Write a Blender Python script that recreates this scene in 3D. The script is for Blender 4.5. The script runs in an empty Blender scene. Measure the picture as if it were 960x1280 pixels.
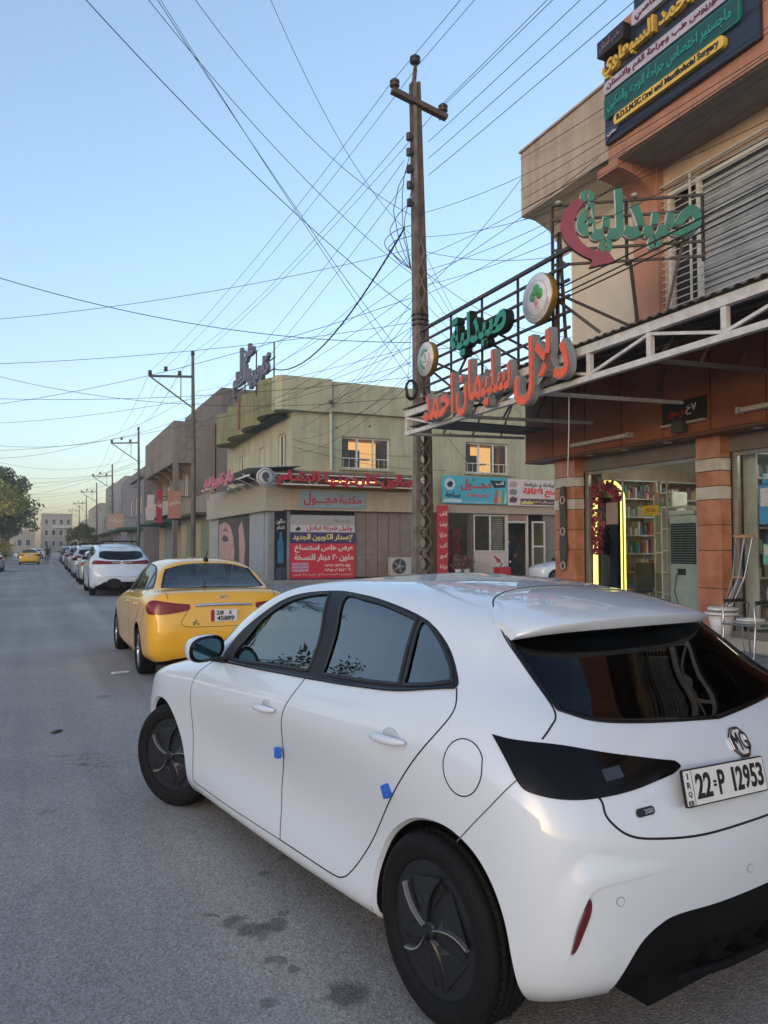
import bpy, bmesh, math, random
import numpy as np
from mathutils import Vector, Matrix, Euler, noise
random.seed(7)
SC=bpy.context.scene; COL=SC.collection
# ------------------------------------------------------------------ camera
PHI=24.2
cam=bpy.data.cameras.new('camera'); CAM=bpy.data.objects.new('camera',cam); COL.objects.link(CAM)
cam.sensor_fit='VERTICAL'; cam.sensor_height=36; cam.lens=970/1280*36; cam.clip_start=.05; cam.clip_end=3000
CAM.location=(0,0,1.6); CAM.rotation_euler=(math.radians(90+2.6),0,math.radians(-PHI)); SC.camera=CAM
# ------------------------------------------------------------------ sky, sun, exposure
SUN_AZ=-128; SUN_EL=5         # degrees: azimuth from the street axis (+Y) towards +X
W=bpy.data.worlds.new('World'); SC.world=W; W.use_nodes=True
nt=W.node_tree; bg=nt.nodes['Background']; sky=nt.nodes.new('ShaderNodeTexSky'); sky.sky_type='NISHITA'
sky.sun_disc=False; sky.sun_elevation=math.radians(SUN_EL); sky.sun_rotation=math.radians(SUN_AZ)
sky.air_density=1.0; sky.dust_density=2.3; sky.ozone_density=2.4; sky.altitude=200
hs=nt.nodes.new('ShaderNodeHueSaturation'); hs.inputs['Saturation'].default_value=.96; nt.links.new(sky.outputs[0],hs.inputs['Color']); gm=nt.nodes.new('ShaderNodeGamma'); gm.inputs[1].default_value=.80; nt.links.new(hs.outputs[0],gm.inputs[0]); tn=nt.nodes.new('ShaderNodeMixRGB'); tn.blend_type='MULTIPLY'; tn.inputs[0].default_value=1; tn.inputs[2].default_value=(1.05,.975,.975,1); nt.links.new(gm.outputs[0],tn.inputs[1]); nt.links.new(tn.outputs[0],bg.inputs[0]); bg.inputs[1].default_value=.15
sl=bpy.data.lights.new('sun','SUN'); SUN=bpy.data.objects.new('sun',sl); COL.objects.link(SUN)
sl.energy=.10; sl.angle=math.radians(35); sl.color=(1,.92,.84)
_d=Vector((math.sin(math.radians(SUN_AZ))*math.cos(math.radians(SUN_EL)),math.cos(math.radians(SUN_AZ))*math.cos(math.radians(SUN_EL)),math.sin(math.radians(SUN_EL))))
SUN.rotation_euler=_d.to_track_quat('Z','Y').to_euler(); SUN.location=(-30,-15,20)
SC.view_settings.view_transform='Standard'; SC.view_settings.look='None'; SC.view_settings.gamma=1; SC.view_settings.exposure=2.22
SC.cycles.max_bounces=7; SC.cycles.transparent_max_bounces=12
# ------------------------------------------------------------------ materials
MATS={}
def M(name,col,rough=.6,metal=0,var=.12,scale=6,bump=0,bscale=60,coat=0,emit=None,estr=0,spec=.5,col2=None,coords='Object',cr=.03,detail=5,rvar=0,streak=0):
    if name in MATS: return MATS[name]
    m=bpy.data.materials.new(name); m.use_nodes=True; n=m.node_tree; b=n.nodes['Principled BSDF']
    b.inputs['Roughness'].default_value=rough; b.inputs['Metallic'].default_value=metal
    b.inputs['Coat Weight'].default_value=coat; b.inputs['Coat Roughness'].default_value=cr; b.inputs['Specular IOR Level'].default_value=spec
    tc=n.nodes.new('ShaderNodeTexCoord'); nz=n.nodes.new('ShaderNodeTexNoise'); nz.inputs['Scale'].default_value=scale; nz.inputs['Detail'].default_value=detail
    nz.inputs['Roughness'].default_value=.6
    n.links.new(tc.outputs[coords],nz.inputs['Vector'])
    r=n.nodes.new('ShaderNodeValToRGB'); c=tuple(col)+(1,); d=tuple(col2)+(1,) if col2 else tuple(max(0,x*(1-2*var)) for x in col)+(1,)
    r.color_ramp.elements[0].position=.32; r.color_ramp.elements[0].color=d; r.color_ramp.elements[1].position=.68; r.color_ramp.elements[1].color=c
    n.links.new(nz.outputs[0],r.inputs[0]); n.links.new(r.outputs[0],b.inputs['Base Color'])
    if streak:
        mpp=n.nodes.new('ShaderNodeMapping'); mpp.inputs['Scale'].default_value=(2.2,2.2,.22); n.links.new(tc.outputs[coords],mpp.inputs[0]); sn=n.nodes.new('ShaderNodeTexNoise'); sn.inputs['Scale'].default_value=1.3; sn.inputs['Detail'].default_value=7; sn.inputs['Roughness'].default_value=.65; n.links.new(mpp.outputs[0],sn.inputs['Vector'])
        sr=n.nodes.new('ShaderNodeValToRGB'); sr.color_ramp.elements[0].position=.36; sr.color_ramp.elements[0].color=(1-streak,1-streak,1-streak*.95,1); sr.color_ramp.elements[1].position=.58; sr.color_ramp.elements[1].color=(1,1,1,1); n.links.new(sn.outputs[0],sr.inputs[0])
        mx=n.nodes.new('ShaderNodeMixRGB'); mx.blend_type='MULTIPLY'; mx.inputs[0].default_value=1; n.links.new(r.outputs[0],mx.inputs[1]); n.links.new(sr.outputs[0],mx.inputs[2]); n.links.new(mx.outputs[0],b.inputs['Base Color'])
    if rvar:
        mr=n.nodes.new('ShaderNodeMapRange'); mr.inputs[3].default_value=rough-rvar; mr.inputs[4].default_value=rough+rvar
        n.links.new(nz.outputs[0],mr.inputs[0]); n.links.new(mr.outputs[0],b.inputs['Roughness'])
    if bump:
        nb=n.nodes.new('ShaderNodeTexNoise'); nb.inputs['Scale'].default_value=bscale; nb.inputs['Detail'].default_value=4; n.links.new(tc.outputs[coords],nb.inputs['Vector'])
        bp=n.nodes.new('ShaderNodeBump'); bp.inputs['Strength'].default_value=bump; bp.inputs['Distance'].default_value=.01
        n.links.new(nb.outputs[0],bp.inputs['Height']); n.links.new(bp.outputs[0],b.inputs['Normal'])
    if emit is not None:
        b.inputs['Emission Color'].default_value=tuple(emit)+(1,); b.inputs['Emission Strength'].default_value=estr
    MATS[name]=m; return m
def MG_(name,tint,ior=1.5,rough=.0):
    """window glass: fresnel mix of a tinted see-through sheet and a mirror"""
    if name in MATS: return MATS[name]
    m=bpy.data.materials.new(name); m.use_nodes=True; n=m.node_tree; n.nodes.clear()
    o=n.nodes.new('ShaderNodeOutputMaterial'); t=n.nodes.new('ShaderNodeBsdfTransparent'); t.inputs[0].default_value=tuple(tint)+(1,)
    g=n.nodes.new('ShaderNodeBsdfGlossy'); g.inputs['Roughness'].default_value=rough; f=n.nodes.new('ShaderNodeFresnel'); f.inputs[0].default_value=ior
    x=n.nodes.new('ShaderNodeMixShader'); ge=n.nodes.new('ShaderNodeNewGeometry'); mi=n.nodes.new('ShaderNodeMapRange'); mi.inputs[3].default_value=ior; mi.inputs[4].default_value=1/ior; n.links.new(ge.outputs['Backfacing'],mi.inputs[0]); n.links.new(mi.outputs[0],f.inputs[0]); n.links.new(f.outputs[0],x.inputs[0]); n.links.new(t.outputs[0],x.inputs[1]); n.links.new(g.outputs[0],x.inputs[2]); n.links.new(x.outputs[0],o.inputs[0])
    MATS[name]=m; return m
# ------------------------------------------------------------------ objects
def tag(o,label=None,cat=None,group=None,kind=None):
    if label: o['label']=label
    if cat: o['category']=cat
    if group: o['group']=group
    if kind: o['kind']=kind
    return o
def link(name,me,m,parent=None):
    o=bpy.data.objects.new(name,me); COL.objects.link(o)
    if m is not None: me.materials.append(m)
    if parent is not None: o.parent=parent
    return o
def thing(name,label,cat,loc=(0,0,0),rz=0,group=None):
    o=bpy.data.objects.new(name,None); COL.objects.link(o); o.location=loc; o.rotation_euler=(0,0,rz); o.empty_display_size=.2
    return tag(o,label,cat,group)
def copy_tree(o,parent=None):
    c=o.copy(); COL.objects.link(c); c.parent=parent
    for ch in KIDS.get(o.name,[]) or [x for x in o.children]: copy_tree(ch,c)
    return c
KIDS={}
class MB:
    def __init__(s): s.v=[]; s.f=[]; s.sm=[]
    def add(s,v,f,smooth=False):
        o=len(s.v); s.v+=[tuple(p) for p in v]; s.f+=[tuple(i+o for i in q) for q in f]; s.sm+=[smooth]*len(f); return s
    def box(s,x0,x1,y0,y1,z0,z1):
        v=[(x0,y0,z0),(x1,y0,z0),(x1,y1,z0),(x0,y1,z0),(x0,y0,z1),(x1,y0,z1),(x1,y1,z1),(x0,y1,z1)]
        return s.add(v,[(0,3,2,1),(4,5,6,7),(0,1,5,4),(1,2,6,5),(2,3,7,6),(3,0,4,7)])
    def obox(s,c,hx,hy,hz,rz=0,R=None):
        R=R or Matrix.Rotation(rz,3,'Z'); c=Vector(c)
        v=[c+R@Vector((a*hx,b*hy,d*hz)) for a,b,d in ((-1,-1,-1),(1,-1,-1),(1,1,-1),(-1,1,-1),(-1,-1,1),(1,-1,1),(1,1,1),(-1,1,1))]
        return s.add(v,[(0,3,2,1),(4,5,6,7),(0,1,5,4),(1,2,6,5),(2,3,7,6),(3,0,4,7)])
    def bar(s,a,b,w,h=None,up=(0,0,1)):
        a,b=Vector(a),Vector(b); h=h or w; t=(b-a).normalized(); u=Vector(up)
        if abs(t.dot(u))>.98: u=Vector((1,0,0))
        x=t.cross(u).normalized(); y=x.cross(t).normalized(); v=[]
        for p in (a,b):
            for i,j in ((-1,-1),(1,-1),(1,1),(-1,1)): v.append(p+x*i*w/2+y*j*h/2)
        return s.add(v,[(0,1,2,3),(7,6,5,4),(0,4,5,1),(1,5,6,2),(2,6,7,3),(3,7,4,0)])
    def tube(s,pts,r,n=8,cap=True,smooth=True):
        pts=[Vector(p) for p in pts]; R=r if isinstance(r,(list,tuple)) else [r]*len(pts); v=[];f=[]; pr=None
        for i,p in enumerate(pts):
            t=((pts[min(i+1,len(pts)-1)]-pts[max(i-1,0)])).normalized()
            if pr is None:
                u=Vector((0,0,1)) if abs(t.z)<.95 else Vector((1,0,0)); x=t.cross(u).normalized()
            else: x=(pr-t*pr.dot(t)).normalized()
            pr=x; y=t.cross(x)
            for k in range(n):
                a=2*math.pi*k/n; v.append(p+(x*math.cos(a)+y*math.sin(a))*R[i])
        for i in range(len(pts)-1):
            for k in range(n): a=i*n+k; b=i*n+(k+1)%n; f.append((a,b,b+n,a+n))
        s.add(v,f,smooth)
        if cap:
            m=(len(pts)-1)*n; s.add([v[k] for k in range(n)],[tuple(range(n-1,-1,-1))]); s.add([v[m+k] for k in range(n)],[tuple(range(n))])
        return s
    def lathe(s,prof,axis='Z',c=(0,0,0),n=32,smooth=True,a0=0,a1=360):
        c=Vector(c); v=[];f=[]; full=abs(a1-a0-360)<1e-6; m=n if full else n+1
        for k in range(m):
            a=math.radians(a0+(a1-a0)*k/n); ca,sa=math.cos(a),math.sin(a)
            for r,h in prof:
                if axis=='Z': q=(r*ca,r*sa,h)
                elif axis=='Y': q=(r*ca,h,r*sa)
                else: q=(h,r*ca,r*sa)
                v.append(c+Vector(q))
        L=len(prof)
        for k in range(n):
            k2=(k+1)%m
            for i in range(L-1): f.append((k*L+i,k2*L+i,k2*L+i+1,k*L+i+1) if axis!='Y' else (k*L+i+1,k2*L+i+1,k2*L+i,k*L+i))
        return s.add(v,f,smooth)
    def prism(s,poly,z0,z1,axis='Z',smooth=False):
        """poly: 2D outline; extruded along axis. axis Y -> poly is (x,z); axis X -> poly is (y,z)"""
        def P(a,b,h): return (a,b,h) if axis=='Z' else ((a,h,b) if axis=='Y' else (h,a,b))
        n=len(poly); v=[P(a,b,z0) for a,b in poly]+[P(a,b,z1) for a,b in poly]
        area=sum(poly[i][0]*poly[(i+1)%n][1]-poly[(i+1)%n][0]*poly[i][1] for i in range(n))
        fl=(area<0)!=(axis=='Y')!=(z1<z0)
        caps=[tuple(range(n-1,-1,-1)),tuple(range(n,2*n))]; sides=[(i,(i+1)%n,n+(i+1)%n,n+i) for i in range(n)]
        if fl: caps=[c[::-1] for c in caps]; sides=[c[::-1] for c in sides]
        s.add(v,caps); return s.add(v,sides,smooth)
    def sphere(s,c,r,n=12,sc=(1,1,1)):
        c=Vector(c); prof=[]; v=[];f=[]; m=n//2
        for i in range(m+1):
            t=math.pi*i/m
            for k in range(n):
                a=2*math.pi*k/n; v.append(c+Vector((r*sc[0]*math.sin(t)*math.cos(a),r*sc[1]*math.sin(t)*math.sin(a),-r*sc[2]*math.cos(t))))
        for i in range(m):
            for k in range(n): a=i*n+k;b=i*n+(k+1)%n; f.append((a,b,b+n,a+n))
        return s.add(v,f,True)
    def mesh(s,name,merge=False):
        me=bpy.data.meshes.new(name); me.from_pydata([tuple(p) for p in s.v],[],s.f)
        me.polygons.foreach_set('use_smooth',s.sm)
        if merge:
            b=bmesh.new(); b.from_mesh(me); bmesh.ops.remove_doubles(b,verts=b.verts,dist=1e-5); b.to_mesh(me); b.free()
        me.update(); return me
    def build(s,name,m,parent=None,merge=False,bevel=0):
        me=s.mesh(name,merge)
        if bevel:
            b=bmesh.new(); b.from_mesh(me); bmesh.ops.remove_doubles(b,verts=b.verts,dist=1e-5)
            e=[e for e in b.edges if len(e.link_faces)==2 and e.calc_face_angle(0)>.6]
            bmesh.ops.bevel(b,geom=e,offset=bevel,segments=2,profile=.6,affect='EDGES'); b.to_mesh(me); b.free()
        return link(name,me,m,parent)
def rrect(x0,x1,y0,y1,r,n=4):
    o=[]
    for cx,cy,a in ((x1-r,y1-r,0),(x0+r,y1-r,90),(x0+r,y0+r,180),(x1-r,y0+r,270)):
        for k in range(n+1): t=math.radians(a+90*k/n); o.append((cx+r*math.cos(t),cy+r*math.sin(t)))
    return o
# ------------------------------------------------------------------ lettering (latin + joined arabic forms)
AR={'ا':('\uFE8D',None,None,'\uFE8E'),'أ':('\uFE83',None,None,'\uFE84'),'إ':('\uFE87',None,None,'\uFE88'),'د':('\uFEA9',None,None,'\uFEAA'),'ذ':('\uFEAB',None,None,'\uFEAC'),'ر':('\uFEAD',None,None,'\uFEAE'),'ز':('\uFEAF',None,None,'\uFEB0'),'و':('\uFEED',None,None,'\uFEEE'),'ة':('\uFE93',None,None,'\uFE94'),'ى':('\uFEEF',None,None,'\uFEF0')}
for _c,_b in zip('بتثجحخسشصضطظعغفقكلمنهي',(0xFE8F,0xFE95,0xFE99,0xFE9D,0xFEA1,0xFEA5,0xFEB1,0xFEB5,0xFEB9,0xFEBD,0xFEC1,0xFEC5,0xFEC9,0xFECD,0xFED1,0xFED5,0xFED9,0xFEDD,0xFEE1,0xFEE5,0xFEE9,0xFEF1)):
    AR[_c]=(chr(_b),chr(_b+2),chr(_b+3),chr(_b+1))
LAM={'ا':('\uFEFB','\uFEFC'),'إ':('\uFEF9','\uFEFA'),'أ':('\uFEF7','\uFEF8')}
def shape(s):
    if not any(c in AR or '\u0660'<=c<='\u0669' for c in s): return s
    out=[];prev=False;i=0
    while i<len(s):
        c=s[i]
        if c=='ل' and i+1<len(s) and s[i+1] in LAM: out.append(LAM[s[i+1]][1 if prev else 0]);prev=False;i+=2;continue
        if c=='ـ': out.append(c);prev=True;i+=1;continue
        if c not in AR:
            j=i
            while j<len(s) and s[j] not in AR and s[j]!=' ': j+=1
            out.append(s[i:j] if j>i else s[i]); i=max(j,i+1); prev=False; continue
        nx=i+1<len(s) and (s[i+1] in AR or s[i+1]=='ـ'); f=AR[c]; dual=f[1] is not None
        out.append(f[2] if (prev and dual and nx) else f[3] if prev else f[1] if (dual and nx) else f[0])
        prev=dual and nx; i+=1
    return ''.join(reversed(out))
TXC={}
def text_data(s,bold=0,res=3):
    k=(s,bold,res)
    if k in TXC: return TXC[k]
    cu=bpy.data.curves.new('t','FONT'); cu.body=shape(s); cu.size=1; cu.offset=bold; cu.resolution_u=res; cu.extrude=.5
    o=bpy.data.objects.new('t',cu); COL.objects.link(o); bpy.context.view_layer.update()
    me=bpy.data.meshes.new_from_object(o.evaluated_get(bpy.context.evaluated_depsgraph_get()))
    b=bmesh.new(); b.from_mesh(me); b.verts.ensure_lookup_table(); bmesh.ops.remove_doubles(b,verts=b.verts,dist=1e-5)
    b.verts.ensure_lookup_table(); seen={}; isl=0
    for v in b.verts:
        if v.index in seen: continue
        st=[v]; seen[v.index]=isl
        while st:
            q=st.pop()
            for e in q.link_edges:
                w=e.other_vert(q)
                if w.index not in seen: seen[w.index]=isl; st.append(w)
        isl+=1
    V=np.array([tuple(v.co) for v in b.verts]); I=np.array([seen[v.index] for v in b.verts]); F=[tuple(x.index for x in f.verts) for f in b.faces]
    b.free(); bpy.data.objects.remove(o); bpy.data.curves.remove(cu); bpy.data.meshes.remove(me)
    mn=V.min(0);mx=V.max(0); V[:,0]-=(mn[0]+mx[0])/2; V[:,1]-=mn[1]
    TXC[k]=(V,I,F,mx[0]-mn[0],mx[1]-mn[1]); return TXC[k]
def text(name,s,m,parent,origin,right,up,width=None,height=None,depth=.01,bold=.015,res=3,mfn=None):
    """lettering solid: origin = bottom centre on the face it stands on; right/up unit vectors; front is right x up"""
    V,I,F,w,h=text_data(s,bold,res); sx=(width/w) if width else (height/h); sy=(height/h) if height else sx
    R,U=Vector(right).normalized(),Vector(up).normalized(); N=R.cross(U); O=Vector(origin)
    vs=[]
    for p,i in zip(V,I):
        z=(p[2]+.5)*(depth+min(.0012,depth*.2)*(i%4))
        vs.append(O+R*(p[0]*sx)+U*(p[1]*sy)+N*z)
    me=bpy.data.meshes.new(name); me.from_pydata([tuple(v) for v in vs],[],F); me.update()
    return link(name,me,m,parent)
# ------------------------------------------------------------------ car body surfaces
def bs(t):
    return np.stack([(1-t)**3,3*t**3-6*t**2+4,-3*t**3+3*t**2+3*t+1,t**3],-1)/6.0
def bsd(t):
    return np.stack([-(1-t)**2,3*t**2-4*t,-3*t**2+2*t+1,t**2],-1)/2.0
class Surf:
    """half of a car skin: columns run nose -> flank -> tail, rows run sill -> roof centreline (y=0)"""
    def __init__(s,cols,fit=3):
        D=np.array(cols,float); s.D=D; P=D.copy(); s.ni,s.nj=D.shape[:2]
        I,J=np.meshgrid(np.arange(s.ni),np.arange(s.nj),indexing='ij')
        s.P=P
        for k in range(fit):
            Q=s.ev(I.ravel(),J.ravel())[0].reshape(D.shape); s.P=s.P+(D-Q)*.9
            s.P[0,:,1]=0; s.P[-1,:,1]=0; s.P[:,-1,1]=0
        n=14
        U,V=np.meshgrid(np.linspace(0,s.ni-1,(s.ni-1)*n+1),np.linspace(0,s.nj-1,(s.nj-1)*n+1),indexing='ij')
        s.su=U.ravel(); s.sv=V.ravel(); s.sp=s.ev(s.su,s.sv)[0]
    def pad(s):
        P=s.P; m=P.copy(); m[...,1]*=-1
        a=np.concatenate([m[1:2],P,m[-2:-1]],0)
        top=a[:,-2:-1].copy(); top[...,1]*=-1
        bot=2*a[:,0:1]-a[:,1:2]
        return np.concatenate([bot,a,top],1)
    def ev(s,u,v):
        E=s.pad(); u=np.clip(np.asarray(u,float),0,s.ni-1-1e-6); v=np.clip(np.asarray(v,float),0,s.nj-1-1e-6)
        i=u.astype(int); j=v.astype(int); bu,bv=bs(u-i),bs(v-j); du,dv=bsd(u-i),bsd(v-j)
        G=E[i[:,None,None]+np.arange(4)[None,:,None],j[:,None,None]+np.arange(4)[None,None,:]]
        p=np.einsum('na,nb,nabc->nc',bu,bv,G); a=np.einsum('na,nb,nabc->nc',du,bv,G); b=np.einsum('na,nb,nabc->nc',bu,dv,G)
        nn=np.cross(a,b); L=np.linalg.norm(nn,axis=1,keepdims=True)+1e-12
        return p,nn/L
    def inv(s,pts):
        out=[]
        for q in np.atleast_2d(np.array(pts,float)):
            k=np.argmin(((s.sp-q)**2).sum(1)); u,v=s.su[k],s.sv[k]; st=1/14.
            for it in range(4):
                g=np.linspace(-st,st,7); U,V=np.meshgrid(u+g,v+g,indexing='ij')
                U=np.clip(U.ravel(),0,s.ni-1); V=np.clip(V.ravel(),0,s.nj-1)
                pp=s.ev(U,V)[0]; k=np.argmin(((pp-q)**2).sum(1)); u,v=U[k],V[k]; st/=3
            out.append((u,v))
        return np.array(out)
def resamp(pts,step,closed=True):
    pts=np.array(pts,float); n=len(pts); out=[]
    for k in range(n if closed else n-1):
        a,b=pts[k],pts[(k+1)%n]; m=max(1,int(round(np.linalg.norm(b-a)/step)))
        for t in range(m): out.append(a+(b-a)*t/m)
    if not closed: out.append(pts[-1])
    return np.array(out)
def catmull(pts,closed=True,n=6):
    """smooth curve through points; a point repeated twice stays a corner"""
    P=[np.array(p,float) for p in pts]; N=len(P); out=[]
    rng=range(N if closed else N-1)
    for k in rng:
        p1,p2=P[k],P[(k+1)%N]
        if np.allclose(p1,p2): continue
        p0=P[(k-1)%N] if (closed or k>0) else p1
        p3=P[(k+2)%N] if (closed or k+2<N) else p2
        for t in np.linspace(0,1,n,endpoint=False):
            out.append(.5*((2*p1)+(-p0+p2)*t+(2*p0-5*p1+4*p2-p3)*t*t+(-p0+3*p1-3*p2+p3)*t**3))
    if not closed: out.append(P[-1])
    return np.array(out)
def inpoly(x,y,poly):
    c=np.zeros(len(x),bool); n=len(poly); j=n-1
    for i in range(n):
        xi,yi=poly[i]; xj,yj=poly[j]
        t=((yi>y)!=(yj>y))&(x<(xj-xi)*(y-yi)/((yj-yi) if yj!=yi else 1e-12)+xi); c^=t; j=i
    return c
from mathutils.geometry import delaunay_2d_cdt
class Skin:
    """triangulates a Surf with outlines as constraints; regions = [(name, uv polygon)] in priority order, last = fallback"""
    def __init__(s,surf,regions,res=(7,7),default='body'):
        s.S=surf
        ni,nj=surf.ni,surf.nj
        U,V=np.meshgrid(np.linspace(0,ni-1,(ni-1)*res[0]+1),np.linspace(0,nj-1,(nj-1)*res[1]+1),indexing='ij')
        pts=np.c_[U.ravel(),V.ravel()]; cons=[]; allp=[pts]; off=len(pts); polys=[]
        for name,poly in regions:
            p=np.array(poly); p[:,0]=np.clip(p[:,0],0,ni-1); p[:,1]=np.clip(p[:,1],0,nj-1); polys.append(p)
            allp.append(p); n=len(p); cons+= [(off+k,off+(k+1)%n) for k in range(n)]; off+=n
        A=np.concatenate(allp)
        # drop grid points very close to outlines
        feat=np.concatenate(allp[1:]) if len(allp)>1 else np.zeros((0,2))
        g=allp[0]; keep=np.ones(len(g),bool)
        if len(feat):
            for k0 in range(0,len(g),2000):
                d=((g[k0:k0+2000,None,:]-feat[None])**2).sum(2).min(1); keep[k0:k0+2000]=d>(.33/res[0])**2
        edge=(g[:,0]<1e-9)|(g[:,0]>ni-1-1e-9)|(g[:,1]<1e-9)|(g[:,1]>nj-1-1e-9); keep|=edge
        g=g[keep]; dn=len(allp[0])-len(g)
        A=np.concatenate([g]+allp[1:]); cons=[(a-dn,b-dn) for a,b in cons]
        r=delaunay_2d_cdt([Vector(p) for p in A],cons,[],0,1e-7)
        uv=np.array([tuple(p) for p in r[0]]); F=np.array([f for f in r[2] if len(f)==3])
        s.uv=uv; s.P,s.N=surf.ev(uv[:,0],uv[:,1])
        c=uv[F].mean(1); lab=np.full(len(F),-1)
        for k in range(len(polys)-1,-1,-1):
            m=inpoly(c[:,0],c[:,1],polys[k]); lab[m]=k
        names=[n for n,_ in regions]
        s.F=F; s.reg={}
        for k in range(-1,len(polys)):
            nm=default if k<0 else names[k]
            f=F[lab==k]
            if len(f): s.reg[nm]=np.concatenate([s.reg[nm],f]) if nm in s.reg else f
    def mesh(s,names,mirror=True,off=0.0,sides=(1,-1),thick=0.0):
        if isinstance(names,str): names=[names]
        f=np.concatenate([s.reg[n] for n in names if n in s.reg]); vs=[];ns=[];fs=[];o=0
        ids,ff=np.unique(f,return_inverse=True); ff=ff.reshape(-1,3)
        P=s.P[ids]+s.N[ids]*off; N=s.N[ids]
        for sd in sides:
            p=P.copy(); n=N.copy()
            if sd<0: p[:,1]*=-1; n[:,1]*=-1
            a=p[ff]; fn=np.cross(a[:,1]-a[:,0],a[:,2]-a[:,0]); fl=(fn*n[ff].mean(1)).sum(1)<0
            g=ff.copy(); g[fl]=g[fl][:,::-1]
            area=np.linalg.norm(fn,axis=1)>1e-10; g=g[area]
            vs.append(p);ns.append(n);fs.append(g+o);o+=len(p)
        V=np.concatenate(vs);N=np.concatenate(ns);F=np.concatenate(fs)
        if thick>0:
            # rim walls turned inwards along open edges give the panel its own thickness
            E={}
            for t in F:
                for a,b in ((t[0],t[1]),(t[1],t[2]),(t[2],t[0])):
                    if (b,a) in E: del E[(b,a)]
                    else: E[(a,b)]=1
            ed=[e for e in E if abs(V[e[0],1])+abs(V[e[1],1])>1e-4]
            vi=sorted({v for e in ed for v in e}); mp={v:len(V)+k for k,v in enumerate(vi)}
            V2=V[vi]-N[vi]*thick; nF=[]
            for a,b in ed: nF+=[(b,a,mp[a]),(b,mp[a],mp[b])]
            V=np.concatenate([V,V2]); N=np.concatenate([N,N[vi]])
            F=np.concatenate([F,np.array(nF,int).reshape(-1,3)])
            return V,N,F,len(nF)
        return V,N,F,0
def np_mesh(name,V,F,m,parent=None,N=None,nflat=0):
    me=bpy.data.meshes.new(name); me.from_pydata(V.tolist(),[],F.tolist()); 
    me.polygons.foreach_set('use_smooth',[True]*len(me.polygons)); me.update()
    if N is not None:
        L=N[F.ravel()]
        if nflat:
            fn=np.cross(V[F[:,1]]-V[F[:,0]],V[F[:,2]]-V[F[:,0]]); fn/= (np.linalg.norm(fn,axis=1,keepdims=True)+1e-12)
            L=L.reshape(-1,3,3).copy(); L[-nflat:]=fn[-nflat:,None,:]; L=L.reshape(-1,3)
        me.normals_split_custom_set(L.tolist())
    return link(name,me,m,parent)
def ribbon_tube(S,uv,w,off,mirror=True,flat=True,sides=(1,-1)):
    """flat strip of width w that follows the skin along uv, off above it"""
    p,n=S.ev(uv[:,0],uv[:,1]); t=np.gradient(p,axis=0); t/= (np.linalg.norm(t,axis=1,keepdims=True)+1e-9)
    b=np.cross(n,t); b/=(np.linalg.norm(b,axis=1,keepdims=True)+1e-9)
    rows=[p-b*w/2+n*(off-.002),p-b*w/2+n*off,p+b*w/2+n*off,p+b*w/2+n*(off-.002)]
    V=np.concatenate(rows); k=len(p); F=[]
    for r in range(3):
        for i in range(k-1):
            a=r*k+i; F.append((a,a+1,a+k+1)); F.append((a,a+k+1,a+k))
    F=np.array(F); Vs=[];Fs=[]
    for j,sd in enumerate(sides):
        v=V.copy(); f=F
        if sd<0: v[:,1]*=-1; f=F[:,::-1]
        Vs.append(v);Fs.append(f+j*len(V))
    return np.concatenate(Vs),np.concatenate(Fs)
def circ_xz(cx,cz,r,a0,a1,n,y):
    return [(cx+r*math.cos(math.radians(a0+(a1-a0)*k/n)),y,cz+r*math.sin(math.radians(a0+(a1-a0)*k/n))) for k in range(n+1)]
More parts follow.
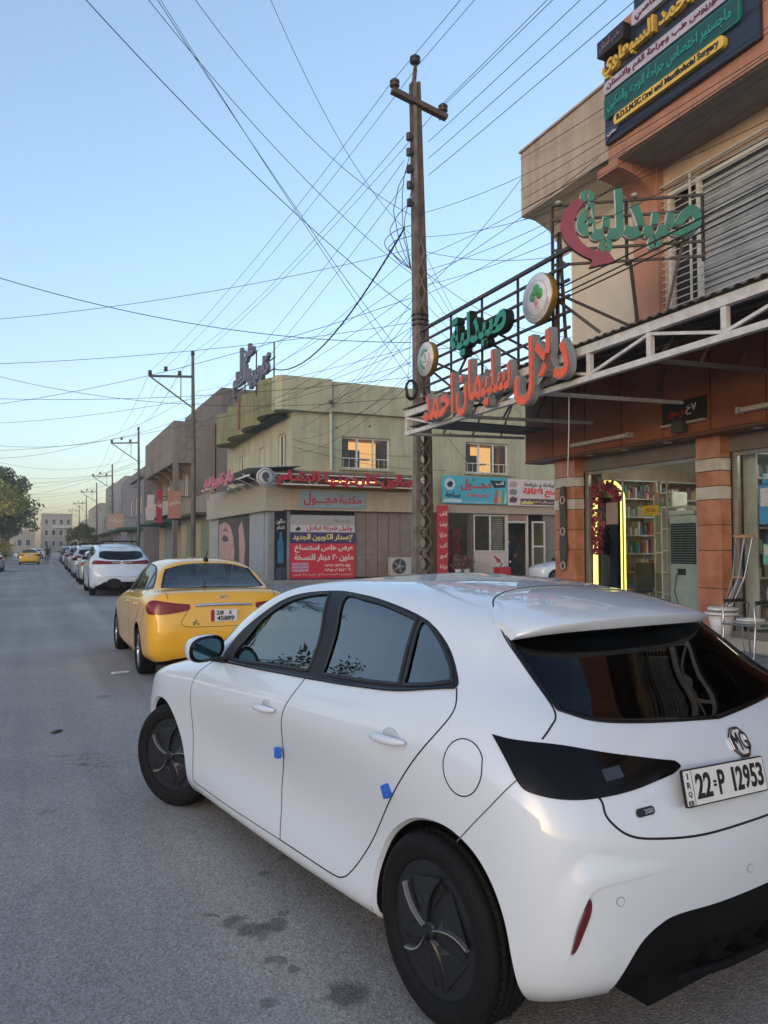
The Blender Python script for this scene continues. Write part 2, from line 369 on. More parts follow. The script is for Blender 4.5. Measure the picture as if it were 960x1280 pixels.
MG_COLS=[
[(3.305,0,0.17),(3.345,0,0.26),(3.375,0,0.38),(3.385,0,0.52),(3.365,0,0.66),(3.285,0,0.8),(2.85,0,0.93),(2.485,0,1.05),(2.21,0,1.215),(1.89,0,1.332),(1.525,0,1.415),(1.375,0,1.44)],
[(3.245,0.38,0.17),(3.295,0.4,0.26),(3.325,0.41,0.38),(3.335,0.41,0.52),(3.315,0.41,0.66),(3.225,0.4,0.79),(2.8,0.38,0.92),(2.445,0.36,1.045),(2.18,0.34,1.21),(1.87,0.31,1.322),(1.505,0.2,1.41),(1.335,0,1.44)],
[(3.145,0.66,0.17),(3.185,0.7,0.26),(3.225,0.72,0.38),(3.235,0.72,0.52),(3.215,0.71,0.67),(3.095,0.66,0.79),(2.7,0.58,0.915),(2.375,0.54,1.04),(2.12,0.5,1.2),(1.83,0.46,1.312),(1.465,0.28,1.41),(1.275,0,1.445)],
[(3.025,0.78,0.17),(3.065,0.81,0.26),(3.095,0.825,0.38),(3.105,0.83,0.52),(3.085,0.82,0.68),(2.985,0.79,0.8),(2.6,0.7,0.91),(2.295,0.66,1.03),(2.04,0.6,1.195),(1.77,0.53,1.307),(1.425,0.3,1.415),(1.215,0,1.45)],
[(2.82,0.81,0.17),(2.82,0.845,0.26),(2.82,0.865,0.4),(2.82,0.875,0.55),(2.82,0.875,0.7),(2.8,0.86,0.82),(2.5,0.76,0.915),(2.215,0.72,1.02),(1.98,0.655,1.195),(1.72,0.565,1.322),(1.365,0.32,1.425),(1.155,0,1.455)],
[(2.5,0.81,0.17),(2.5,0.85,0.25),(2.5,0.872,0.4),(2.5,0.885,0.55),(2.5,0.887,0.7),(2.5,0.872,0.83),(2.34,0.8,0.93),(2.155,0.755,1.02),(1.94,0.68,1.195),(1.67,0.59,1.337),(1.305,0.33,1.43),(1.105,0,1.46)],
[(2.2,0.8,0.165),(2.2,0.85,0.24),(2.2,0.862,0.4),(2.2,0.873,0.56),(2.2,0.8925,0.7275),(2.2,0.879,0.85),(2.12,0.818,0.945),(2.055,0.78,1.02),(1.86,0.7,1.2),(1.59,0.605,1.357),(1.231,0.34,1.44),(1.025,0,1.468)],
[(1.85,0.8,0.165),(1.85,0.855,0.235),(1.85,0.846,0.4),(1.85,0.854,0.57),(1.85,0.897,0.755),(1.85,0.886,0.87),(1.84,0.826,0.96),(1.843,0.79,1.046),(1.698,0.71,1.238),(1.446,0.62,1.3896),(1.137,0.35,1.445),(0.939,0,1.472)],
[(1.5,0.8,0.165),(1.5,0.858,0.235),(1.5,0.84,0.4),(1.5,0.848,0.58),(1.5,0.897,0.775),(1.5,0.89,0.89),(1.5,0.834,0.975),(1.519,0.79,1.058),(1.434,0.715,1.249),(1.248,0.62,1.4048),(0.989,0.35,1.455),(0.807,0,1.476)],
[(1.15,0.8,0.165),(1.15,0.86,0.235),(1.15,0.839,0.4),(1.15,0.844,0.58),(1.15,0.896,0.785),(1.15,0.893,0.905),(1.15,0.838,0.99),(1.15,0.79,1.07),(1.1,0.715,1.245),(1,0.615,1.41),(0.814,0.35,1.453),(0.69,0,1.469)],
[(0.8,0.8,0.17),(0.8,0.862,0.24),(0.8,0.841,0.4),(0.8,0.844,0.58),(0.8,0.896,0.795),(0.8,0.895,0.915),(0.8,0.841,1),(0.8,0.79,1.085),(0.78,0.715,1.25),(0.72,0.61,1.405),(0.62,0.35,1.448),(0.54,0,1.459)],
[(0.45,0.8,0.18),(0.45,0.868,0.25),(0.45,0.8528,0.4),(0.45,0.8533,0.58),(0.45,0.8976,0.7935),(0.45,0.8968,0.925),(0.45,0.8444,1.02),(0.45,0.79,1.1),(0.45,0.715,1.24),(0.42,0.605,1.385),(0.38,0.35,1.43),(0.34,0,1.442)],
[(0.12,0.8,0.2),(0.12,0.872,0.27),(0.12,0.8752,0.42),(0.12,0.8771,0.6),(0.12,0.9007,0.786),(0.12,0.8938,0.93),(0.12,0.8474,1.04),(0.13,0.785,1.12),(0.16,0.705,1.23),(0.17,0.595,1.355),(0.16,0.34,1.406),(0.16,0,1.418)],
[(-0.18,0.8,0.21),(-0.18,0.872,0.29),(-0.18,0.8868,0.44),(-0.18,0.8926,0.62),(-0.18,0.8972,0.78),(-0.18,0.882,0.93),(-0.16,0.826,1.05),(-0.11,0.755,1.13),(-0.05,0.675,1.22),(0,0.58,1.33),(0.02,0.34,1.383),(0.02,0,1.395)],
[(-0.38,0.79,0.23),(-0.4,0.855,0.31),(-0.41,0.872,0.46),(-0.41,0.878,0.62),(-0.4,0.872,0.78),(-0.37,0.845,0.93),(-0.3,0.755,1.06),(-0.21,0.675,1.14),(-0.12,0.62,1.22),(-0.05,0.55,1.31),(-0.06,0.33,1.36),(-0.06,0,1.373)],
[(-0.5,0.7,0.26),(-0.54,0.76,0.33),(-0.555,0.785,0.47),(-0.555,0.785,0.62),(-0.54,0.775,0.78),(-0.48,0.745,0.93),(-0.4,0.655,1.055),(-0.29,0.61,1.13),(-0.18,0.575,1.22),(-0.09,0.51,1.295),(-0.11,0.32,1.34),(-0.11,0,1.352)],
[(-0.58,0.52,0.28),(-0.62,0.56,0.35),(-0.635,0.58,0.48),(-0.64,0.58,0.62),(-0.615,0.575,0.75),(-0.56,0.555,0.9),(-0.47,0.5,1.03),(-0.36,0.485,1.12),(-0.23,0.45,1.225),(-0.13,0.42,1.29),(-0.14,0.26,1.327),(-0.14,0,1.34)],
[(-0.62,0.28,0.29),(-0.66,0.29,0.36),(-0.68,0.3,0.49),(-0.68,0.3,0.62),(-0.65,0.3,0.74),(-0.595,0.3,0.89),(-0.52,0.28,1.005),(-0.4,0.27,1.105),(-0.26,0.26,1.225),(-0.15,0.24,1.29),(-0.155,0.15,1.325),(-0.155,0,1.338)],
[(-0.63,0,0.29),(-0.675,0,0.36),(-0.69,0,0.49),(-0.69,0,0.62),(-0.66,0,0.74),(-0.61,0,0.885),(-0.535,0,1),(-0.415,0,1.1),(-0.27,0,1.225),(-0.155,0,1.29),(-0.16,0,1.322),(-0.16,0,1.335)]]
# ------------------------------------------------------------------ wheels
rubber=M('rubber',(.008,.0085,.0095),.75,spec=.22,var=.2,scale=30,bump=.15,bscale=200)
def wheel(parent,x,y,side,r=.31,w=.20,steer=0,style='cover',rimr=.222,name='wheel'):
    e=bpy.data.objects.new(name,None); COL.objects.link(e); e.parent=parent; e.location=(x,y,r); e.rotation_euler=(0,0,(0 if side>0 else math.pi)+steer)
    h=w/2; t=MB(); pr=[(rimr-.012,-h+.03),(rimr-.004,-h+.008),(rimr+.02,-h+.002),(r-.03,-h),(r-.012,-h+.012),(r-.004,-h+.03)]
    for a in (-.045,-.015,.015,.045): pr+=[(r,a-.010),(r,a+.010),(r-.008,a+.011),(r-.008,a+.018)]
    pr=[p for p in pr if not(p[1]>h-.035 and p[0]<r-.005)]
    pr+=[(r-.004,h-.03),(r-.012,h-.012),(r-.03,h),(r-.045,h+.003),(rimr+.035,h+.004),(rimr+.02,h),(rimr+.004,h-.004),(rimr-.002,h-.012),(rimr-.012,h-.03)]
    t.lathe(pr,'Y',n=56); 
    # sidewall rings
    t.lathe([(r-.052,h),(r-.050,h+.006),(r-.046,h+.006),(r-.044,h)],'Y',n=56)
    for k in range(56):
        a=2*math.pi*k/56; c,s_=math.cos(a),math.sin(a)
        for sg in (1,-1):
            t.bar(((r-.03)*c,sg*(h-.006),(r-.03)*s_),((r-.001)*math.cos(a+.03),sg*(h-.045),(r-.001)*math.sin(a+.03)),.008,.005)
    t.build('tyre',rubber,e)
    if style=='cover':
        d=M('wheel_cover',(.012,.0135,.016),.36,var=.1,scale=12); l=M('wheel_cover_edge',(.42,.43,.44),.3,metal=.5)
        c=MB(); R0=rimr; yy=h-.018
        c.lathe([(0,yy+.012),(.05,yy+.012),(.12,yy+.006),(R0-.02,yy),(R0-.006,yy+.004),(R0,yy+.001),(R0+.001,yy-.02)][::-1],'Y',n=56)
        c.build('rim',d,e)
        hub=MB(); hub.lathe([(0,yy+.022),(.022,yy+.022),(.028,yy+.018),(.03,yy+.008)][::-1],'Y',n=20); hub.build('hub_cap',d,e)
        for k in range(5):
            a0=2*math.pi*k/5+.25
            def pt(rr,da,y_): return (rr*math.cos(a0+da),y_,rr*math.sin(a0+da))
            # raised blade with a bright leading edge and a dark slot beside it
            bl=MB(); n=6; A=[];B=[];C=[]
            for i in range(n+1):
                t_=i/n; rr=.028+(R0-.035-.028)*t_; sw=.35*t_**1.6
                A.append(pt(rr,sw,yy+.030-.014*t_)); B.append(pt(rr,sw-.07-.05*(1-t_),yy+.024-.014*t_)); C.append(pt(rr,sw-.95*t_+.1*t_*t_-.15,yy+.0085-.004*t_))
            v=A+B+C; f=[]
            for i in range(n): f+=[(i,i+1,n+1+i+1,n+1+i),(n+1+i,n+2+i,2*n+3+i,2*n+2+i)]
            bl.add(v,f,False); bl.build('blade',d,e)
            ed=MB(); v=[];f=[]
            for i in range(n+1):
                t_=i/n; rr=.028+(R0-.035-.028)*t_; sw=.35*t_**1.6; y1=yy+.030-.014*t_
                v+=[pt(rr,sw+.035/(1+2*t_),y1+.001),pt(rr,sw-.03,y1+.0015),pt(rr,sw+.035/(1+2*t_),yy)]
            for i in range(n): f+=[(3*i,3*i+3,3*i+4,3*i+1),(3*i,3*i+2,3*i+5,3*i+3)]
            ed.add(v,f); ed.build('blade_edge',d if k in (1,3) else l,e)
            sl=MB(); v=[]
            for rr,da in ((.07,.16),(.12,.20),(R0-.05,.37),(R0-.045,.56),(.14,.44),(.08,.30)): v.append(pt(rr,da,yy+.0135-.006*(rr>.11)))
            sl.add(v,[tuple(range(6))[::-1]]); sl.build('slot',M('slot_black',(.004,.004,.005),.9),e)
    else:
        al=M('alloy',(.42,.43,.45),.28,metal=.9); c=MB(); yy=h-.02
        c.lathe([(rimr-.03,-h+.05),(rimr-.02,yy-.02),(rimr-.014,yy),(rimr-.002,yy+.006),(rimr,yy-.01)][::-1],'Y',n=32); c.lathe([(0,yy-.004),(.03,yy-.004),(.05,yy-.012),(.055,yy-.04)][::-1],'Y',n=16)
        for k in range(7 if style=='alloy' else 5):
            a=2*math.pi*k/(7 if style=='alloy' else 5); c.bar((.035*math.cos(a),yy-.014,.035*math.sin(a)),((rimr-.012)*math.cos(a),yy-.006,(rimr-.012)*math.sin(a)),.02,.035,up=(0,1,0))
        c.build('rim',al,e)
        k=MB(); k.lathe([(0,yy-.075),(rimr-.02,yy-.075)][::-1],'Y',n=24); k.build('brake_disc',M('brake',(.05,.05,.05),.5,metal=.5),e)
    return e
def panel(sk,name,names,m,parent,off=0,thick=0,sides=(1,-1)):
    V,N,F,nf=sk.mesh(names,off=off,thick=thick,sides=sides); return np_mesh(name,V,F,m,parent,N,nf)
def seam(parent,S,pts3,name='panel_gap',w=.0055,off=.0012,m=None,closed=False,sides=(1,-1),smooth=True):
    p=catmull(pts3,closed,5) if smooth else resamp(pts3,.03,closed)
    if closed: p=np.concatenate([p,p[:1]])
    uv=S.inv(p)
    if abs(p[-1][1])<1e-3 or abs(p[0][1])<1e-3: sides=[sides]
    else: sides=[(s_,) for s_ in sides]
    for sd in sides: V,F=ribbon_tube(S,uv,w,off,sides=sd); o=np_mesh(name,V,F,m or M('gap_black',(.01,.01,.012),.8),parent)
    return o
def arch_liner(parent,cx,r,cz,y=.86,d=.42):
    for s in (1,-1):
        m=MB(); v=[];f=[]; n=14
        for k in range(n+1):
            a=math.pi*(-.06+1.03*k/n); x,z=cx+r*math.cos(a),cz+r*math.sin(a); v+=[(x,s*y,z),(x,s*(y-d),z)]
        for k in range(n): f.append((2*k,2*k+1,2*k+3,2*k+2))
        c=len(v); v.append((cx,s*(y-d),cz)); 
        for k in range(n): f.append((2*k+1,2*k+3,c))
        m.add(v,f); m.build('wheel_arch_liner',M('liner',(.006,.006,.0065),.9),parent)
def seats(parent,x0,x1,zf=.30,w=.52,h=1.15):
    s=M('seat_cloth',(.03,.03,.033),.85,bump=.2,bscale=90)
    for xx,ys in ((x0,(.37,-.37)),(x1,(.0,))):
        for y in ys:
            ww=w if xx==x0 else 1.2
            b=MB(); b.box(xx-.05,xx+.48,y-ww/2,y+ww/2,zf,zf+.18); b.build('seat_base',s,parent,bevel=.04)
            b=MB(); v=[]; 
            b.add([(xx-.02,y-ww/2,zf+.1),(xx-.02,y+ww/2,zf+.1),(xx-.26,y+ww/2*.9,zf+.68),(xx-.26,y-ww/2*.9,zf+.68),(xx-.14,y-ww/2,zf+.1),(xx-.14,y+ww/2,zf+.1),(xx-.34,y+ww/2*.9,zf+.68),(xx-.34,y-ww/2*.9,zf+.68)],[(0,1,2,3),(7,6,5,4),(0,4,5,1),(1,5,6,2),(2,6,7,3),(3,7,4,0)])
            b.build('seat_back',s,parent,bevel=.04)
            for hy in ((y,) if xx==x0 else (-.38,0,.38)):
                b=MB(); b.box(xx-.37,xx-.27,hy-.13,hy+.13,zf+.71,zf+.90); b.build('headrest',s,parent,bevel=.04)
def polyuv(S,pts3,extra=(),smooth=True,closed=False,n=5):
    p=catmull(pts3,closed,n) if smooth else np.array(pts3,float)
    uv=S.inv(p); 
    if len(extra): uv=np.concatenate([uv,np.array(extra,float)])
    # subdivide long uv edges so constraint lines follow the grid
    return resamp(uv,.12,True)
paint_white=M('white_paint',(.62,.675,.735),.40,var=.01,scale=3,coat=1.0,spec=.5,cr=.015)
black_gloss=M('black_gloss',(.004,.004,.005),.12,var=.1,spec=.35)
black_trim=M('black_trim',(.010,.010,.011),.42,spec=.3,var=.1)
black_plastic=M('black_plastic',(.004,.0045,.005),.7,spec=.2,var=.2,bump=.1,bscale=300)
chrome=M('chrome',(.75,.76,.78),.12,metal=1,var=.02)
plate_white=M('plate_white',(.74,.74,.72),.35,var=.03)
glass_side=MG_('glass_side',(.30,.36,.36),3.3)
glass_dark=MG_('glass_dark',(.03,.033,.038),1.42)
def build_mg():
    S=Surf(MG_COLS); U1=S.ni-1; V1=S.nj-1
    yaw=math.radians(34.4034); cx,cy=.8689,3.1768; p=math.radians(PHI)
    X=cx*math.cos(p)+cy*math.sin(p); Y=-cx*math.sin(p)+cy*math.cos(p)
    root=thing('parked_car','white hatchback with black wheel covers parked at an angle in the foreground','car',(X,Y,0),math.pi/2+yaw-p)
    RA=[(.352,.872,.10),(.352,.872,.297),(.332,.874,.418),(.249,.881,.545),(.112,.891,.643),(-.006,.896,.684),(-.139,.898,.692),(-.257,.896,.655),(-.335,.891,.585),(-.381,.880,.49),(-.402,.870,.378),(-.409,.851,.28),(-.41,.82,.15)]
    FA=[(2.352,.85,.10),(2.345,.862,.308),(2.372,.881,.450),(2.45,.885,.560),(2.57,.887,.635),(2.70,.883,.660),(2.85,.87,.640),(2.96,.85,.570),(3.03,.83,.470),(3.06,.82,.36),(3.06,.8,.10)]
    dlo=[(1.965,.818,.975),(1.965,.818,.975),(1.847,.745,1.125),(1.606,.704,1.265),(1.350,.664,1.360),(1.020,.63,1.396),(.80,.632,1.392),(.604,.638,1.374),(.30,.657,1.323),(.112,.692,1.244),(-.025,.757,1.145),(-.045,.78,1.118),(-.045,.78,1.118),(.1,.80,1.092),(.232,.822,1.076),(.5,.825,1.052),(.819,.826,1.033),(1.374,.828,1.003),(1.965,.818,.975)]
    fwin=[(1.80,.813,1.008),(1.80,.813,1.008),(1.70,.77,1.135),(1.595,.717,1.225),(1.413,.687,1.313),(1.226,.662,1.360),(1.045,.644,1.382),(1.045,.644,1.382),(1.0,.70,1.27),(.970,.744,1.176),(.967,.810,1.047),(.967,.810,1.047),(1.2,.812,1.036),(1.40,.813,1.025),(1.80,.813,1.008)]
    rwin=[(.895,.648,1.376),(.895,.648,1.376),(.73,.65,1.373),(.585,.651,1.358),(.335,.664,1.316),(.335,.664,1.316),(.310,.734,1.197),(.262,.811,1.088),(.262,.811,1.088),(.519,.814,1.068),(.832,.813,1.052),(.832,.813,1.052),(.852,.727,1.222),(.895,.648,1.376)]
    qwin=[(.300,.663,1.310),(.300,.663,1.310),(.170,.684,1.258),(.050,.727,1.178),(-.005,.768,1.131),(-.005,.768,1.131),(.098,.796,1.109),(.232,.811,1.092),(.232,.811,1.092),(.280,.732,1.200),(.300,.663,1.310)]
    hs=[(.27,0,1.44),(.25,.2,1.43),(.20,.35,1.41),(.13,.45,1.39),(.04,.52,1.355),(-.053,.575,1.295),(-.168,.599,1.211),(-.305,.625,1.118),(-.380,.652,1.068),(-.400,.698,1.036),(-.405,.739,1.006)]
    hl=[(-.545,.70,.90),(-.561,.657,.85),(-.582,.653,.802),(-.611,.599,.751),(-.635,.499,.726),(-.662,.293,.705),(-.672,0,.702)]
    lamp=[(-.274,.828,1.010),(-.274,.828,1.010),(-.340,.804,1.004),(-.415,.744,.998),(-.506,.592,.969),(-.557,.429,.937),(-.580,.325,.918),(-.580,.325,.918),(-.590,.310,.900),(-.593,.355,.884),(-.593,.355,.884),(-.581,.540,.861),(-.550,.681,.853),(-.508,.772,.857),(-.450,.829,.870),(-.414,.843,.888),(-.363,.842,.938),(-.274,.828,1.010)]
    gl=[(-.075,.568,1.287),(-.075,.568,1.287),(-.214,.600,1.178),(-.30,.615,1.12),(-.372,.628,1.078),(-.372,.628,1.078),(-.437,.549,1.052),(-.480,.401,1.034),(-.510,.191,1.019),(-.527,0,1.007)]
    gt=[(-.19,0,1.330),(-.17,.3,1.325),(-.10,.5,1.312),(-.075,.568,1.287)]
    qs=[(-.401,.845,.899),(-.322,.887,.803),(-.18,.897,.661)]
    sB=[(.950,.819,1.037),(.950,.819,1.037),(.984,.887,.930),(1.036,.893,.825),(1.085,.878,.669),(1.155,.860,.502),(1.150,.856,.403),(1.124,.861,.262)]
    sR=[(-.047,.782,1.115),(-.047,.782,1.115),(-.092,.829,1.055),(-.054,.878,.979),(.071,.898,.837),(.241,.888,.649),(.399,.871,.454),(.502,.870,.335),(.56,.868,.29),(.64,.868,.272),(.888,.863,.265),(1.124,.861,.262)]
    sF=[(2.02,.815,.985),(2.15,.865,.90),(2.19,.889,.75),(2.20,.88,.55),(2.22,.87,.40),(2.24,.86,.25)]
    diff=[(-.585,.64,.27),(-.606,.628,.345),(-.633,.576,.437),(-.651,.508,.483),(-.665,.432,.50),(-.684,.256,.497),(-.691,0,.497)]
    uv=lambda p: tuple(S.inv([p])[0])
    hu=uv((.27,0,1.44))
    gb=uv(gl[-1]); gtp=uv(gt[0]); hlu=uv(hl[-1])
    A=polyuv(S,RA); B=polyuv(S,FA)
    A=np.concatenate([polyuv(S,RA)[:-1]]); 
    def arch(pts):
        q=S.inv(catmull(pts,False,5)); q[0,1]=0; q[-1,1]=0; return resamp(q,.12,True)
    ws=[(2.45,0,1.02),(2.33,.4,1.02),(2.2,.6,1.02),(2.1,.70,1.02),(2.05,.735,1.04)]
    wt=[(1.93,.69,1.17),(1.73,.64,1.28),(1.52,.59,1.37),(1.44,.45,1.405),(1.42,.2,1.42),(1.42,0,1.425)]
    regs=[('arch',arch(RA)),('arch',arch(FA)),
      ('lamp',polyuv(S,lamp[:-1])),
      ('fglass',polyuv(S,fwin[:-1])),('rglass',polyuv(S,rwin[:-1])),('qglass',polyuv(S,qwin[:-1])),
      ('dlo',polyuv(S,dlo[:-1])),
      ('bglass',np.concatenate([resamp(np.concatenate([S.inv(catmull(gl,False,5)),[(U1,gb[1])],[(U1,gtp[1])],S.inv(catmull(gt,False,5))]),.12)])),
      ('diffuser',resamp(np.concatenate([S.inv(catmull(diff,False,4)),[(U1,uv(diff[-1])[1])],[(U1,0)],[(uv(diff[0])[0],0)]]),.12)),
      ('tailgate',resamp(np.concatenate([S.inv(catmull(hs,False,5)),S.inv(catmull(hl,False,5)),[(U1,hlu[1])],[(U1,V1)],[(hu[0],V1)]]),.12)),
      ('bumper',resamp(np.concatenate([S.inv(catmull([lamp[0]]+qs,False,4)),[(uv((-.18,.897,.661))[0],0)],[(U1,0)],[(U1,hlu[1]+.3)],S.inv([(-.545,.60,.93)])]),.12)),
      ('fdoor',resamp(np.concatenate([S.inv(catmull(sB,False,5)),S.inv([(1.5,.858,.25),(2.0,.857,.25)]),S.inv(catmull(sF[::-1],False,5)),S.inv([(1.8,.70,1.10),(1.3,.64,1.39),(.97,.63,1.40),(.90,.72,1.22),(.90,.80,1.06)])]),.12)),
      ('rdoor',resamp(np.concatenate([S.inv(catmull(sR,False,5)),S.inv(catmull(sB[::-1],False,5)),S.inv([(.90,.80,1.06),(.90,.72,1.22),(.97,.63,1.40),(.6,.63,1.38),(.3,.65,1.33),(.1,.69,1.25),(-.03,.76,1.15)])]),.12)),
      ('windshield',resamp(np.concatenate([S.inv(catmull(ws,False,4)),S.inv(catmull(wt,False,4))]),.12)),
      ('hood',resamp(np.concatenate([S.inv(catmull([(3.27,0,.80),(3.2,.4,.79),(3.08,.62,.79),(2.8,.78,.87),(2.4,.81,.93),(2.12,.77,.985),(2.1,.72,1.0)],False,4)),S.inv(catmull(ws[::-1],False,4))]),.12)),
    ]
    sk=Skin(S,regs,res=(8,8),default='body')
    panel(sk,'body',['body'],paint_white,root)
    for nm,rg in (('front_door','fdoor'),('rear_door','rdoor')):
        for sd in (1,-1): panel(sk,nm,[rg],paint_white,root,sides=(sd,))
    gate=panel(sk,'tailgate',['tailgate'],paint_white,root); bump=panel(sk,'rear_bumper',['bumper'],paint_white,root)
    panel(sk,'hood',['hood'],paint_white,root)
    for sd in (1,-1):
        panel(sk,'window_trim',['dlo'],black_trim,root,off=.001,thick=.012,sides=(sd,))
        panel(sk,'front_side_window',['fglass'],glass_side,root,off=-.004,sides=(sd,)); panel(sk,'rear_side_window',['rglass'],glass_side,root,off=-.004,sides=(sd,)); panel(sk,'quarter_window',['qglass'],glass_side,root,off=-.004,sides=(sd,))
        lp=panel(sk,'tail_light',['lamp'],M('lamp_black',(.004,.0035,.004),.12,coat=0,spec=.22),root,off=.004,thick=.02,sides=(sd,))
    panel(sk,'rear_window',['bglass'],glass_dark,gate,off=-.002); panel(sk,'windscreen',['windshield'],glass_side,root,off=-.003)
    panel(sk,'diffuser',['diffuser'],black_plastic,bump,off=-.012,thick=.02)
    # seams
    seam(root,S,sB); seam(root,S,sR); seam(root,S,sF,w=.005); seam(root,S,hs,w=.006); seam(root,S,hl,w=.007); seam(root,S,qs,w=.004,m=M('gap_grey',(.12,.13,.15),.6))
    seam(root,S,[(2.24,.86,.25),(1.7,.857,.25),(1.124,.861,.262)],w=.004)
    fl=circ_xz(-.197,.897,.087,0,360,24,.885)[:-1]; fp=[(x,y-.02*((z-.9)>0.04),z) for x,y,z in fl]
    seam(root,S,fp,name='fuel_flap_gap',w=.004,closed=True,sides=(1,),smooth=False)
    for w_ in (fwin,rwin,qwin): seam(root,S,w_[1:-1],name='window_seal',w=.016,off=.004,closed=True,m=M('seal_black',(.012,.012,.013),.5),smooth=True)
    seam(root,S,[dlo[0],(1.7,.822,.985),(1.374,.828,1.001),(.819,.828,1.029),(.5,.826,1.048),(.232,.823,1.072),(-.045,.78,1.115)],name='belt_moulding',w=.014,off=.006,m=black_gloss)
    # rear glass border, wiper
    seam(gate,S,gl,name='window_seal',w=.018,off=.003,m=black_gloss)
    # wheel arch lips
    for pts,cx_,r_,cz_ in ((RA,-.03,.385,.31),(FA,2.70,.37,.30)):
        q=S.inv(catmull(pts,False,5)); P,N=S.ev(q[:,0],q[:,1]); 
        for sd in (1,-1):
            V=[];F=[]
            for s2 in (sd,):
                a=P.copy(); b=P.copy(); b[:,1]-=.05; b2=P+(np.array([[cx_,0,cz_]])-P)*np.array([[1,0,1]])*.03; b2[:,1]-=.018
                k=len(P); o=len(V); 
                for arr in (a,b2,b):
                    arr=arr.copy(); arr[:,1]*=s2; V+=arr.tolist()
                for r in range(1):
                    for i in range(k-1):
                        f=(o+r*k+i,o+r*k+i+1,o+(r+1)*k+i+1,o+(r+1)*k+i); F.append(f if s2>0 else f[::-1])
            m=MB(); m.add(V,F,True); m.build('arch_lip',paint_white,root)
            F2=[tuple(x+k for x in f) for f in F]; m=MB(); m.add(V,F2,True); m.build('arch_return',M('liner',(.006,.006,.0065),.9),root)
        arch_liner(root,cx_,r_+.02,cz_,y=.82)
    # spoiler
    ys=[0,.15,.3,.42,.5,.545,.575]; fx=[.27,.26,.22,.155,.08,.02,-.04]; lx=[-.268,-.265,-.252,-.228,-.196,-.162,-.124]; lz=[1.345,1.345,1.342,1.334,1.324,1.310,1.293]; bz=[1.300,1.300,1.299,1.295,1.288,1.279,1.270]
    rows=[]
    for y,f_,l_,z_,b_ in zip(ys,fx,lx,lz,bz):
        q=S.inv([(f_,y,1.40)])[0]; fz=S.ev([q[0]],[q[1]])[0][0]
        # walk along the roof skin then out to the lip
        r=[(fz[0],y,fz[2]-.003)]
        for t in (.12,.25,.45,.65,.85,.97): x=fz[0]+(l_-fz[0])*t; r.append((x,y,fz[2]+(z_-fz[2])*t+.017*math.sin(math.pi*t)**.8*(1-.45*(y/.575)**2)+.002))
        r+= [(l_-.003,y,z_-.003),(l_-.002,y,z_-.009),(l_+.018,y,b_+.003),(l_+.026,y,b_),(l_+.09,y,b_+.012)]
        rows.append(r)
    allr=[[(x,-y*.9,z-.006*(y/.5)) for x,y,z in r] for r in rows[:0:-1]]+rows
    v=[p for r in allr for p in r]; L=len(rows[0]); f=[]
    for i in range(len(allr)-1):
        for k in range(L-1): f.append((i*L+k,i*L+k+1,(i+1)*L+k+1,(i+1)*L+k))
    sp=MB(); sp.add(v,f,True)
    for r,fl_ in ((allr[0],False),(allr[-1],True)):
        sp.add(r,[tuple(range(L)) if fl_ else tuple(range(L-1,-1,-1))])
    spo=sp.build('spoiler',paint_white,gate,merge=True)
    b=bmesh.new(); b.from_mesh(spo.data); bmesh.ops.recalc_face_normals(b,faces=b.faces); b.to_mesh(spo.data); b.free()
    md=spo.modifiers.new('edge','EDGE_SPLIT'); md.split_angle=math.radians(35)
    # door handles
    for hx,hy,hz in ((1.19,.893,.858),(.19,.897,.917)):
        for sd in (1,-1):
            h=MB(); rec=MB()
            q=S.inv([(hx,hy,hz)])[0]; P,N=S.ev([q[0]],[q[1]]); P=P[0];N=N[0]
            pts=[]
            for t in np.linspace(-1,1,9): pts.append((P[0]+t*.105,(P[1]+.012+.018*(1-t*t)**.5 if abs(t)<1 else P[1]+.010)*sd,P[2]-.004-.012*t*0+ (-.006*t)))
            h.tube(pts,[.007,.013,.0155,.0165,.017,.0165,.0155,.013,.007],10); h.build('door_handle',paint_white,root)
            rec.sphere((P[0],(P[1]-.001)*sd,P[2]+.004),1,16,(.048,.006,.030)); rec.build('handle_cup',M('cup_shade',(.55,.57,.6),.3,coat=1),root)
    # blue foam edge guards stuck on the door edges
    blue=M('blue_foam',(.02,.14,.62),.5)
    for px_,py_,pz_,r_ in ((1.088,.885,.668,0),(.208,.893,.722,.5)):
        g=MB(); g.obox((px_,py_+.008,pz_),.016,.012,.024,R=Euler((0,r_,0)).to_matrix()); tag(g.build('edge_guard',blue,root,bevel=.004))
    # mirrors
    for sd in (1,-1):
        V=[];F=[]; n=12; 
        prof=[(0,.25),(.02,.75),(.05,.97),(.09,1.0),(.13,.93),(.155,.72),(.165,.4)]
        c=np.array([1.87,(.925)*sd,1.055]); mm=MB(); rings=[]
        outl=[]
        for k in range(20):
            a=2*math.pi*k/20; yy=.100*math.copysign(abs(math.cos(a))**.75,math.cos(a)); zz=.070*math.copysign(abs(math.sin(a))**.8,math.sin(a)); zz+= -.012*(yy/.115) ; outl.append((yy,zz))
        v=[]
        for dx,sc_ in prof:
            for yy,zz in outl: v.append((c[0]+dx-.02,c[1]+(yy*sc_)*sd,c[2]+zz*sc_))
        # open towards the back (small x): reverse so the big end faces rearward
        v=[]
        for dx,sc_ in ((0,1.0),(.02,1.03),(.06,1.0),(.10,.9),(.135,.7),(.15,.4),(.155,.05)):
            for yy,zz in outl: v.append((c[0]+dx,c[1]+yy*sc_*sd,c[2]+zz*sc_))
        f=[]
        for i in range(6):
            for k in range(20): q=(i*20+k,i*20+(k+1)%20,(i+1)*20+(k+1)%20,(i+1)*20+k); f.append(q if sd<0 else q[::-1])
        mm.add(v,f,True); mr=mm.build('mirror',paint_white,root)
